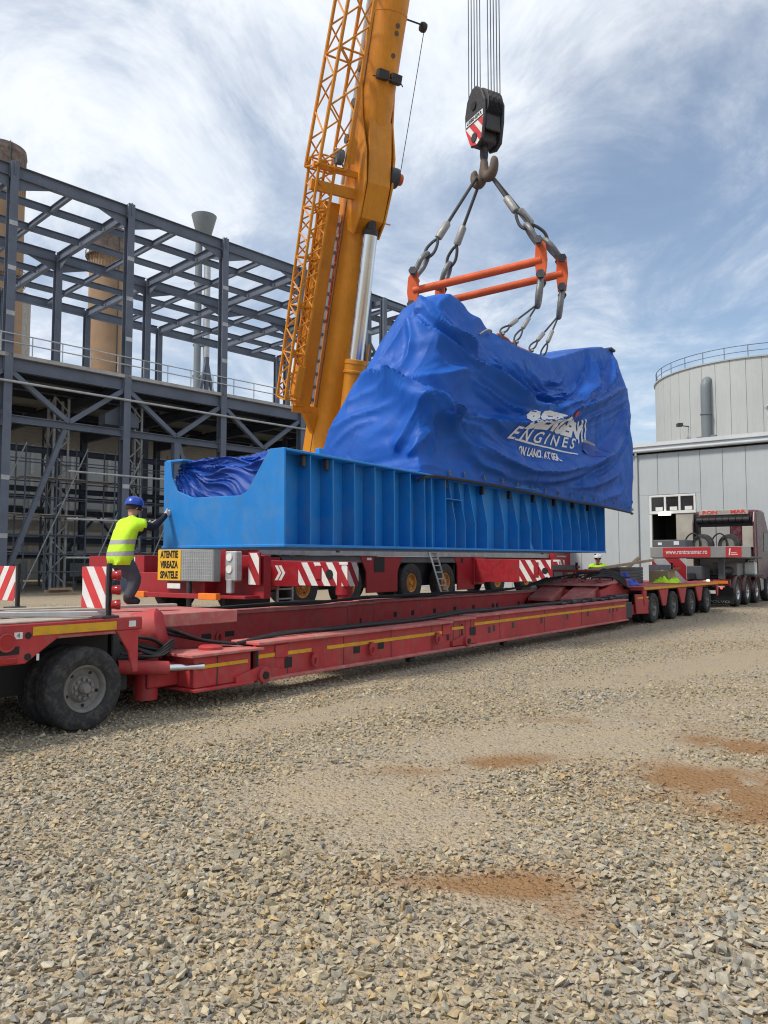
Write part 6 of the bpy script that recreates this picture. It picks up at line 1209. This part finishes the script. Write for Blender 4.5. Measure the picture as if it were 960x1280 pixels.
# ================================================================== LIFTING GEAR
def rigging():
    inv = None
    def bez(p, q): return [p, q]
    def shackle(c, d, ax, lab, size=1.0):
        """bow shackle: pin at c along ax, bow reaching in direction d"""
        c = Vector(c); d = Vector(d).normalized(); ax = Vector(ax); ax = (ax - d * ax.dot(d)).normalized(); s = size
        th = thing('bow_shackle', lab, 'shackle', c, group='shackles on the spreader frame'); r = 0.05 * s; w = 0.125 * s
        pts = [ax * -w * 0.85, ax * -w * 0.9 + d * 0.12 * s, ax * -w * 1.25 + d * 0.28 * s, ax * -w * 0.9 + d * 0.42 * s, d * 0.50 * s, ax * w * 0.9 + d * 0.42 * s, ax * w * 1.25 + d * 0.28 * s, ax * w * 0.9 + d * 0.12 * s, ax * w * 0.85]
        MB().tube(smooth_path(pts, 5), r, 10).build('bow', 'shackle', th, 50); MB().cyl(ax * -w * 1.5, ax * w * 1.5, r * 0.95, 12).build('pin', 'shackle', th, 50)
        for g in (-1, 1): MB().cyl(ax * (g * w * 1.25), ax * (g * w * 1.75), r * 1.6, 6).build('nut', 'dark_metal', th)
        return c + d * 0.46 * s
    def sling(top, bot, lab, col, r=0.034, grp=None, mid_top=None):
        top, bot = Vector(top), Vector(bot); th = thing('wire_sling', lab, 'sling', bot, group=grp); d = (top - bot).normalized(); ln = (top - bot).length; o = bot
        side = d.cross(Vector((0.3, 0.9, 0.1))).normalized(); e = col[0]; c1 = col[1]
        MB().cyl(d * c1, top - bot, r, 10).build('rope', 'sling_rope', th, 60)
        MB().lathe([(r * 1.0, 0), (r * 2.1, 0.02), (r * 2.3, 0.06), (r * 2.3, (c1 - e) * 0.9), (r * 1.3, c1 - e)], d * e, d, 14).build('collar', 'sling_collar', th, 50)
        pts = [d * e, d * e * 0.75 + side * r * 1.6, d * e * 0.35 + side * r * 2.6, d * 0.02 + side * r * 1.7, d * -0.03, d * 0.02 - side * r * 1.7, d * e * 0.35 - side * r * 2.6, d * e * 0.75 - side * r * 1.6, d * e]
        MB().tube(smooth_path(pts, 5), r * 0.95, 8).build('eye_loop', 'sling_rope', th, 60)
    hook = FL(8.55, 1.16, 10.60)
    U = FL.M.to_3x3() @ V(1, 0, 0); Wv = FL.M.to_3x3() @ V(0, 1, 0)
    sp = thing('spreader_frame', 'pair of orange spreader tubes with end plates above the tarpaulin', 'spreader', FL(9.1, 1.16, 8.0), (0, 0, 0)); si = Matrix.Translation(-sp.location)
    ends = {}
    for n, (r_, l_) in enumerate((((8.46, -0.24, 8.36), (7.52, 2.55, 7.93)), ((9.80, -0.24, 8.47), (8.81, 2.55, 8.02)))):
        p, q = FL(*r_), FL(*l_); a = (q - p).normalized(); tb = MB(); tb.cyl(p, q, 0.092, 20); tb.build('tube', 'spreader_orange', sp, 50, inv=si)
        pn = a.cross(UP).normalized()
        for key, c in (('near', p), ('far', q)):
            k = 1 if key == 'near' else -1; m = MB(); prof = [(-0.11, 0.44), (0.03, 0.46), (0.12, 0.34), (0.15, 0.0), (0.10, -0.42), (0.0, -0.50), (-0.10, -0.40), (-0.14, 0.0)]
            ao = -a * k
            m.prism([c + ao * x + UP * z - pn * 0.05 for x, z in prof], pn * 0.10); m.build('end_plate', 'spreader_orange', sp, bevel=0.015, inv=si)
            ends[(n, key)] = (c, ao, pn)
    ORD = ('first', 'second')
    for (n, key), (c, ao, pn) in ends.items():
        side = 'near' if key == 'near' else 'far'; up_c = c + UP * 0.36 - ao * 0.02; tgt = hook + (Wv * -0.16 if key == 'near' else Wv * 0.18) + U * (0.10 if n else -0.10) + UP * 0.12; d = (tgt - up_c).normalized()
        e = shackle(up_c, d, pn, 'grey bow shackle topping the %s end of the %s orange tube' % ('right' if key == 'near' else 'left', ('upper', 'lower')[n]), 1.25)
        sling(tgt, e, 'thick wire sling from the hook to the %s end of the %s orange tube' % ('right' if key == 'near' else 'left', ('upper', 'lower')[n]), (0.50, 0.98), 0.04, 'slings from hook to spreader')
        lo_c = c - UP * 0.42; e2 = shackle(lo_c, V(0, 0, -1) + (FL.M.to_3x3() @ V(-0.12, 0.1, 0)), pn, 'grey bow shackle under the %s end of the %s orange tube' % ('right' if key == 'near' else 'left', ('upper', 'lower')[n]), 1.3)
        for j in range(2):
            t = (7.02, 7.75, 8.6, 9.3)[n * 2 + j]; b = FL(t, 0.10 if key == 'near' else 2.2, 6.42)
            sling(e2, b, '%s thin sling hanging from the %s end of the %s orange tube' % (('left', 'right')[j], 'right' if key == 'near' else 'left', ('upper', 'lower')[n]), (0.36, 0.72), 0.022, 'thin slings to the engine')
            lg = thing('engine_lug', 'rusty lifting lug under the %s sling of the %s tube, %s side' % (('left', 'right')[j], ('upper', 'lower')[n], key), 'lug', FL(t, 0.10 if key == 'near' else 2.2, 6.24), FL.rot, 'lifting lugs in the tarpaulin opening'); MB().box(-0.05, 0.05, -0.03, 0.03, 0, 0.16).build('plate', 'hook_brown', lg, bevel=0.01); MB().cyl((0, -0.07, 0.13), (0, 0.07, 0.13), 0.035, 10).build('pin', 'shackle', lg)
    # hook block
    hb = thing('hook_block', 'black crane hook block with red and white stripes hanging from ropes', 'hook block', FL(8.55, 1.16, 11.35), (0, 0, R(180 - 24)))
    # local x = width across sheaves, y = face; cheeks face -y
    ck = [(-0.16, 0.10), (0.10, 0.02), (0.30, 0.12), (0.40, 0.62), (0.42, 1.02), (0.28, 1.34), (0.08, 1.52), (-0.10, 1.52), (-0.30, 1.30), (-0.40, 0.95), (-0.38, 0.62)]
    hb.rotation_euler = (0, 0, R(-62))
    for y in (-0.30, 0.22):
        m = MB(); m.prism([(x, y, z) for x, z in ck], (0, 0.08, 0)); c = m.build('cheek', 'hook_black', hb, bevel=0.02)
        if y < 0:
            w = MB(); q = [(-0.355, 0.62), (0.375, 0.62), (0.28, 0.14), (0.09, 0.05), (-0.15, 0.13), (-0.33, 0.55)]; w.prism([(x, y - 0.001, z) for x, z in q], (0, -0.004, 0)); w.build('panel', 'white_paint', c)
            s_ = MB()
            for k in range(3):
                x0 = -0.60 + k * 0.34
                def inside(pl):
                    for (ax, az), (bx, bz) in zip(q, q[1:] + q[:1]):
                        out = []; 
                        for i in range(len(pl)):
                            a_, b_ = pl[i], pl[(i + 1) % len(pl)]; ca = (bx - ax) * (a_[1] - az) - (bz - az) * (a_[0] - ax); cb = (bx - ax) * (b_[1] - az) - (bz - az) * (b_[0] - ax)
                            if ca <= 0: out.append(a_)
                            if ca * cb < 0: u_ = ca / (ca - cb); out.append((a_[0] + u_ * (b_[0] - a_[0]), a_[1] + u_ * (b_[1] - a_[1])))
                        pl = out
                        if len(pl) < 3: return []
                    return pl
                pl = inside([(x0 - 0.1, 0.85), (x0 + 0.08, 0.85), (x0 + 0.75, 0.0), (x0 + 0.57, 0.0)])
                if pl: s_.prism([(x, y - 0.006, z) for x, z in pl], (0, -0.004, 0))
            s_.build('stripe', 'sign_red', c)
            pl_ = MB(); pl_.box(-0.33, 0.36, y - 0.006, y - 0.001, 0.665, 0.80); pl_.build('plate', 'print_white', c); lettering('lettering', 'LIEBHERR', 0.12, (0.015, y - 0.007, 0.732), (1, 0, 0), (0, 0, 1), 'black', c, width=0.62, lift=0.003, bold=0.004)
            MB().cyl((0.0, y - 0.03, 1.05), (0.0, y - 0.002, 1.05), 0.10, 18).build('axle_cap', 'black', c, 40); MB().cyl((0.02, y - 0.03, 0.26), (0.02, y - 0.007, 0.26), 0.11, 18).build('pin_cap', 'hook_black', c, 40)
    for k in range(6): MB().lathe([(0.10, -0.03), (0.44, -0.032), (0.47, -0.02), (0.42, 0.0), (0.47, 0.02), (0.44, 0.032), (0.10, 0.03)], (0, -0.18 + k * 0.073, 1.0), (0, 1, 0), 28).build('sheave', 'dark_metal', hb, 40)
    MB().box(-0.2, 0.22, -0.215, 0.215, 0.12, 0.52).build('core', 'hook_black', hb, bevel=0.03); MB().box(0.30, 0.36, -0.215, 0.215, 0.35, 1.2).build('guard', 'hook_black', hb, bevel=0.02)
    MB().lathe([(0.10, 0.15), (0.10, -0.1), (0.08, -0.25), (0.09, -0.35)], (0, -0.02, 0), (0, 0, 1), 16).build('shank', 'hook_black', hb, 40)
    pts = smooth_path([(0, -0.02, -0.22), (0.01, -0.02, -0.42), (0.06, -0.02, -0.60), (0.20, -0.02, -0.70), (0.35, -0.02, -0.62), (0.41, -0.02, -0.44), (0.37, -0.02, -0.30)], 5); rr = [0.085 + 0.04 * math.sin(min(1, k / (len(pts) - 1) * 1.1) * math.pi) if k < len(pts) - 4 else 0.085 - 0.018 * (k - len(pts) + 4) for k in range(len(pts))]
    for g in (-1, 1): MB().tube([V(g * p.x, p.y, p.z) for p in pts], rr, 12).build('hook', 'hook_brown', hb, 60)
    # hoist ropes up to the boom head
    for gi in range(2):
        for k in range(5):
            lx = -0.40 if gi == 0 else 0.40; M_ = Matrix.Translation(hb.location) @ Matrix.Rotation(hb.rotation_euler.z, 4, 'Z'); p = M_ @ V(lx, -0.17 + 0.085 * k, 1.05); q = M_ @ V(lx * 0.9, -0.17 + 0.085 * k, 19.5)
            w = MB(); w.cyl(V(0, 0, 0), q - p, 0.0125, 6); o = w.build('hoist_rope', 'rope', None); o.location = p
            tag(o, '%s of the %s bundle of five hoist ropes above the hook block' % (('leftmost', 'second from left', 'middle', 'second from right', 'rightmost')[k], ('left', 'right')[gi]), 'rope', 'hoist ropes')
rigging()
# ================================================================== PEOPLE
def person(name, label, loc, face, J, mats, helmet, vest_z, scale=1.0):
    """J: joint name -> (forward, left, up); one continuous skinned body, clothing as children"""
    th = thing(name, label, 'person', loc, (0, 0, face)); S = scale
    bones = [('hip', 'belly', .150, .145), ('belly', 'chest', .145, .165), ('chest', 'neck', .165, .062), ('neck', 'head0', .060, .078), ('head0', 'head1', .078, .100), ('head1', 'head2', .100, .070),
             ('chest', 'shR', .1, .075), ('shR', 'elR', .082, .062), ('elR', 'wrR', .060, .042), ('wrR', 'paR', .042, .048), ('chest', 'shL', .1, .075), ('shL', 'elL', .082, .062), ('elL', 'wrL', .060, .042), ('wrL', 'paL', .042, .048),
             ('hip', 'hpR', .1, .105), ('hpR', 'knR', .135, .100), ('knR', 'anR', .096, .074), ('anR', 'toR', .062, .050), ('hip', 'hpL', .1, .105), ('hpL', 'knL', .135, .100), ('knL', 'anL', .096, .074), ('anL', 'toL', .062, .050)]
    names = list(J); idx = {n: i for i, n in enumerate(names)}; rad = {}
    for a, b, ra, rb in bones: rad[a] = max(rad.get(a, 0), ra); rad[b] = max(rad.get(b, 0), rb)
    verts = [Vector(J[n]) * S for n in names]; edges = [(idx[a], idx[b]) for a, b, _, _ in bones]; radius = [rad[n] * S for n in names]
    for sd in 'RL':        # hand: four fingers and a thumb, each its own chain out of the palm
        w_, p_ = verts[idx['wr' + sd]], verts[idx['pa' + sd]]; d = (p_ - w_).normalized(); up = Vector((0, 0, 1)); ac = d.cross(up).normalized(); cu = ac.cross(d)
        for k in range(5):
            if k < 4: ln = (.075, .085, .08, .062)[k] * S; r0 = p_ + cu * ((.030 - .02 * k) * S); a1 = r0 + d * ln * .5; a2 = a1 + (d * .7 + ac * (-.5 if sd == 'R' else .5)).normalized() * ln * .5
            else: r0 = w_.lerp(p_, .45) + cu * .035 * S; a1 = r0 + (d * .6 + cu * .8).normalized() * .035 * S; a2 = a1 + (d * .9 + cu * .3).normalized() * .03 * S
            b = len(verts); verts += [a1, a2]; radius += [.0125 * S, .011 * S]; edges += [(idx['pa' + sd] if k < 4 else idx['wr' + sd], b), (b, b + 1)]
            names += ['f' + sd] * 2
    me = bpy.data.meshes.new('body'); me.from_pydata(verts, edges, []); o = bpy.data.objects.new('body_tmp', me); COL.objects.link(o)
    sk = o.modifiers.new('skin', 'SKIN'); sk.use_smooth_shade = True; sk.branch_smoothing = 0.6
    for i, r in enumerate(radius): me.skin_vertices[0].data[i].radius = (r, r)
    for n in ('hip', 'belly', 'chest'): k = idx[n]; me.skin_vertices[0].data[k].radius = (radius[k] * 1.36, radius[k] * 1.0)
    me.skin_vertices[0].data[idx['hip']].use_root = True
    sb = o.modifiers.new('sub', 'SUBSURF'); sb.levels = 2; sb.render_levels = 2
    dg = bpy.context.evaluated_depsgraph_get(); nm = bpy.data.meshes.new_from_object(o.evaluated_get(dg)); bpy.data.objects.remove(o)
    for m in ('trousers', mats['top'], 'skin', 'glove', 'boot'): nm.materials.append(MATS[m])
    def region(p):
        best = None
        for a, b, _, _ in bones:
            A, B = Vector(J[a]) * S, Vector(J[b]) * S; ab = B - A; t = max(0, min(1, (p - A).dot(ab) / max(ab.length_squared, 1e-9))); d = (p - A - ab * t).length
            if best is None or d < best[0]: best = (d, a, b, t)
        return best
    for vtx in nm.vertices:                    # creases in the cloth
        if vtx.co.z < J['chest'][2] * S: vtx.co += vtx.normal * (0.012 * mnoise.noise(vtx.co * 8) + 0.008 * mnoise.noise(vtx.co * 20))
    vest_f = []
    for pl in nm.polygons:
        d, a, b, t = region(pl.center); mi = 0
        if b in ('head0', 'head1', 'head2') or (b == 'neck' and t > .75): mi = 2
        elif b in ('chest', 'neck', 'shR', 'shL', 'elR', 'elL', 'wrR', 'wrL') or (a == 'hip' and b == 'belly' and t > .3): mi = 1
        elif b in ('paR', 'paL') or a in ('paR', 'paL'): mi = 3
        elif b in ('toR', 'toL') or (b in ('anR', 'anL') and t > .85): mi = 4
        if d > .2 and a.startswith('wr'): mi = 3
        pl.material_index = mi; pl.use_smooth = True
        if (b in ('belly', 'chest', 'shR', 'shL') or (b == 'neck' and t < .7) or (b in ('elR', 'elL') and t < mats.get('sleeve', .3)) or b in ('hpR', 'hpL') and pl.center.z > vest_z) and pl.center.z > vest_z: vest_f.append(pl.index)
    for i, v in enumerate(nm.vertices):     # finger tips belong to the gloves
        pass
    body = bpy.data.objects.new('body', nm); COL.objects.link(body); body.parent = th
    bm = bmesh.new(); bm.from_mesh(nm); bm.faces.ensure_lookup_table(); keep = set(vest_f); bmesh.ops.delete(bm, geom=[f for f in bm.faces if f.index not in keep], context='FACES')
    bm.normal_update()
    for v in bm.verts: v.co += v.normal * .022 * S + Vector((0, 0, -.02 if v.co.z < vest_z + .06 else 0)) + v.normal * (0.016 * mnoise.noise(v.co * 7) + 0.010 * mnoise.noise(v.co * 19))
    for v in bm.verts:
        if v.is_boundary and v.co.z < vest_z + .13: v.co.z = vest_z - .025
    for f in bm.faces: f.material_index = 0; f.smooth = True
    vm = bpy.data.meshes.new('vest'); bm.to_mesh(vm); bm.free(); vm.materials.clear(); vm.materials.append(vest_material(mats['bands'])); vo = bpy.data.objects.new('vest', vm); COL.objects.link(vo); vo.parent = th; so = vo.modifiers.new('thick', 'SOLIDIFY'); so.thickness = .008
    # head details: ears, nose, eyes, mouth line, hair, helmet
    h1 = Vector(J['head1']) * S; hd = (Vector(J['head2']) - Vector(J['head0'])).normalized(); fw = Vector(mats.get('gaze', (1, 0, 0))); fw = (fw - hd * fw.dot(hd)).normalized(); lf = hd.cross(fw)
    def part(nm_, mb, m, sm=50): return mb.build(nm_, m, th, sm)
    for g in (-1, 1): part('ear', MB().lathe([(0, -.008), (.026, -.006), (.03, .004), (.018, .012), (0, .012)], h1 + lf * (g * .095 * S) - hd * .01, lf * g, 12), 'skin')
    part('nose', MB().tube([h1 + fw * .092 + hd * .02, h1 + fw * .115 - hd * .02, h1 + fw * .095 - hd * .035], [.008, .015, .008], 8), 'skin')
    for g in (-1, 1): part('eye', MB().lathe([(0, -.008), (.011, 0), (0, .008)], h1 + fw * .094 + lf * (g * .034) + hd * .02, fw, 10), 'hair')
    part('mouth', MB().tube([h1 + fw * .088 + lf * .028 - hd * .062, h1 + fw * .097 - hd * .064, h1 + fw * .088 - lf * .028 - hd * .062], .006, 6), 'hook_brown')
    hr = MB(); hr.lathe([(.106, -.035), (.110, .0), (.108, .04)], h1 - fw * .006, hd, 24); part('hair', hr, 'hair')
    hm = MB(); hm.lathe([(.128, .028), (.134, .03), (.132, .06), (.118, .105), (.085, .14), (.04, .155), (0, .158)], h1 - fw * .004, hd, 28); hm.tube([h1 + fw * (.11 + .05 * math.cos(a)) * 1.0 + lf * (.11 * math.sin(a)) + hd * .034 for a in [R(-80 + 16 * i) for i in range(11)]], .010, 6); hm.beam(h1 - fw * .10 + hd * .125, h1 + fw * .10 + hd * .125, .03, .05, hd)
    part('helmet', hm, helmet)
    return th
def vest_material(bands):
    m = bpy.data.materials.new('vest_fabric'); m.use_nodes = True; nt = m.node_tree; N = nt.nodes; K = nt.links; b = N['Principled BSDF']; b.inputs['Roughness'].default_value = .8
    tc = N.new('ShaderNodeTexCoord'); sep = N.new('ShaderNodeSeparateXYZ'); K.new(tc.outputs['Object'], sep.inputs[0])
    acc = None
    for z0, z1, tilt in bands:
        ad = N.new('ShaderNodeMath'); ad.operation = 'MULTIPLY_ADD'; K.new(sep.outputs[0], ad.inputs[0]); ad.inputs[1].default_value = tilt; K.new(sep.outputs[2], ad.inputs[2])
        g = N.new('ShaderNodeMath'); g.operation = 'COMPARE'; K.new(ad.outputs[0], g.inputs[0]); g.inputs[1].default_value = (z0 + z1) / 2; g.inputs[2].default_value = (z1 - z0) / 2
        if acc is None: acc = g.outputs[0]
        else:
            mx = N.new('ShaderNodeMath'); mx.operation = 'MAXIMUM'; K.new(acc, mx.inputs[0]); K.new(g.outputs[0], mx.inputs[1]); acc = mx.outputs[0]
    mix = N.new('ShaderNodeMix'); mix.data_type = 'RGBA'; K.new(acc, mix.inputs[0]); mix.inputs[6].default_value = (.50, .84, .02, 1); mix.inputs[7].default_value = (.32, .34, .33, 1); K.new(mix.outputs[2], b.inputs['Base Color'])
    t = N.new('ShaderNodeTexNoise'); K.new(tc.outputs['Object'], t.inputs['Vector']); t.inputs['Scale'].default_value = 9; t.inputs['Detail'].default_value = 4; bp = N.new('ShaderNodeBump'); bp.inputs['Strength'].default_value = .5; bp.inputs['Distance'].default_value = .03; K.new(t.outputs[0], bp.inputs['Height']); K.new(bp.outputs[0], b.inputs['Normal'])
    return m
# the worker steadying the load: hand on the far edge of the blue end plate
J1 = dict(hip=(0, 0, .66), belly=(.04, 0, .84), chest=(.11, 0, 1.06), neck=(.18, 0, 1.25), head0=(.21, 0, 1.31), head1=(.225, 0, 1.385), head2=(.23, 0, 1.46),
          shR=(.14, -.19, 1.17), elR=(.40, -.20, 1.10), wrR=(.66, -.12, 1.28), paR=(.74, -.09, 1.33), shL=(.15, .19, 1.16), elL=(.36, .26, .98), wrL=(.56, .18, 1.12), paL=(.63, .15, 1.17),
          hpR=(.02, -.10, .60), knR=(.19, -.17, .36), anR=(.02, -.18, .09), toR=(.19, -.21, .04), hpL=(.02, .10, .60), knL=(.36, .15, .40), anL=(.27, .16, .09), toL=(.45, .18, .04))
person('person', 'worker in yellow vest and blue helmet steadying the blue frame by hand', (-3.68, 10.66, 1.0), math.atan2(.75, .66), J1, dict(top='jersey_navy', sleeve=.45, bands=[(.86, .925, -.05), (.70, .765, -.05)], gaze=(1, -.25, 0)), 'helmet_blue', .60)
J2 = dict(hip=(0, 0, .93), belly=(0, 0, 1.10), chest=(0, 0, 1.32), neck=(.02, 0, 1.50), head0=(.03, 0, 1.57), head1=(.04, 0, 1.65), head2=(.04, 0, 1.73),
          shR=(0, -.20, 1.43), elR=(.05, -.27, 1.16), wrR=(.22, -.24, 1.0), paR=(.29, -.22, .98), shL=(0, .20, 1.43), elL=(.05, .27, 1.16), wrL=(.22, .24, 1.0), paL=(.29, .22, .98),
          hpR=(0, -.10, .88), knR=(.02, -.11, .48), anR=(0, -.12, .09), toR=(.16, -.14, .04), hpL=(0, .10, .88), knL=(.02, .11, .48), anL=(0, .12, .09), toL=(.16, .14, .04))
person('person', 'distant worker in white helmet and yellow vest behind the gooseneck', (7.22, 26.0, 0.0), R(-100), J2, dict(top='jersey_navy', sleeve=.3, bands=[(1.10, 1.15, 0)], gaze=(1, 0, 0)), 'helmet_white', .92, 1.07)
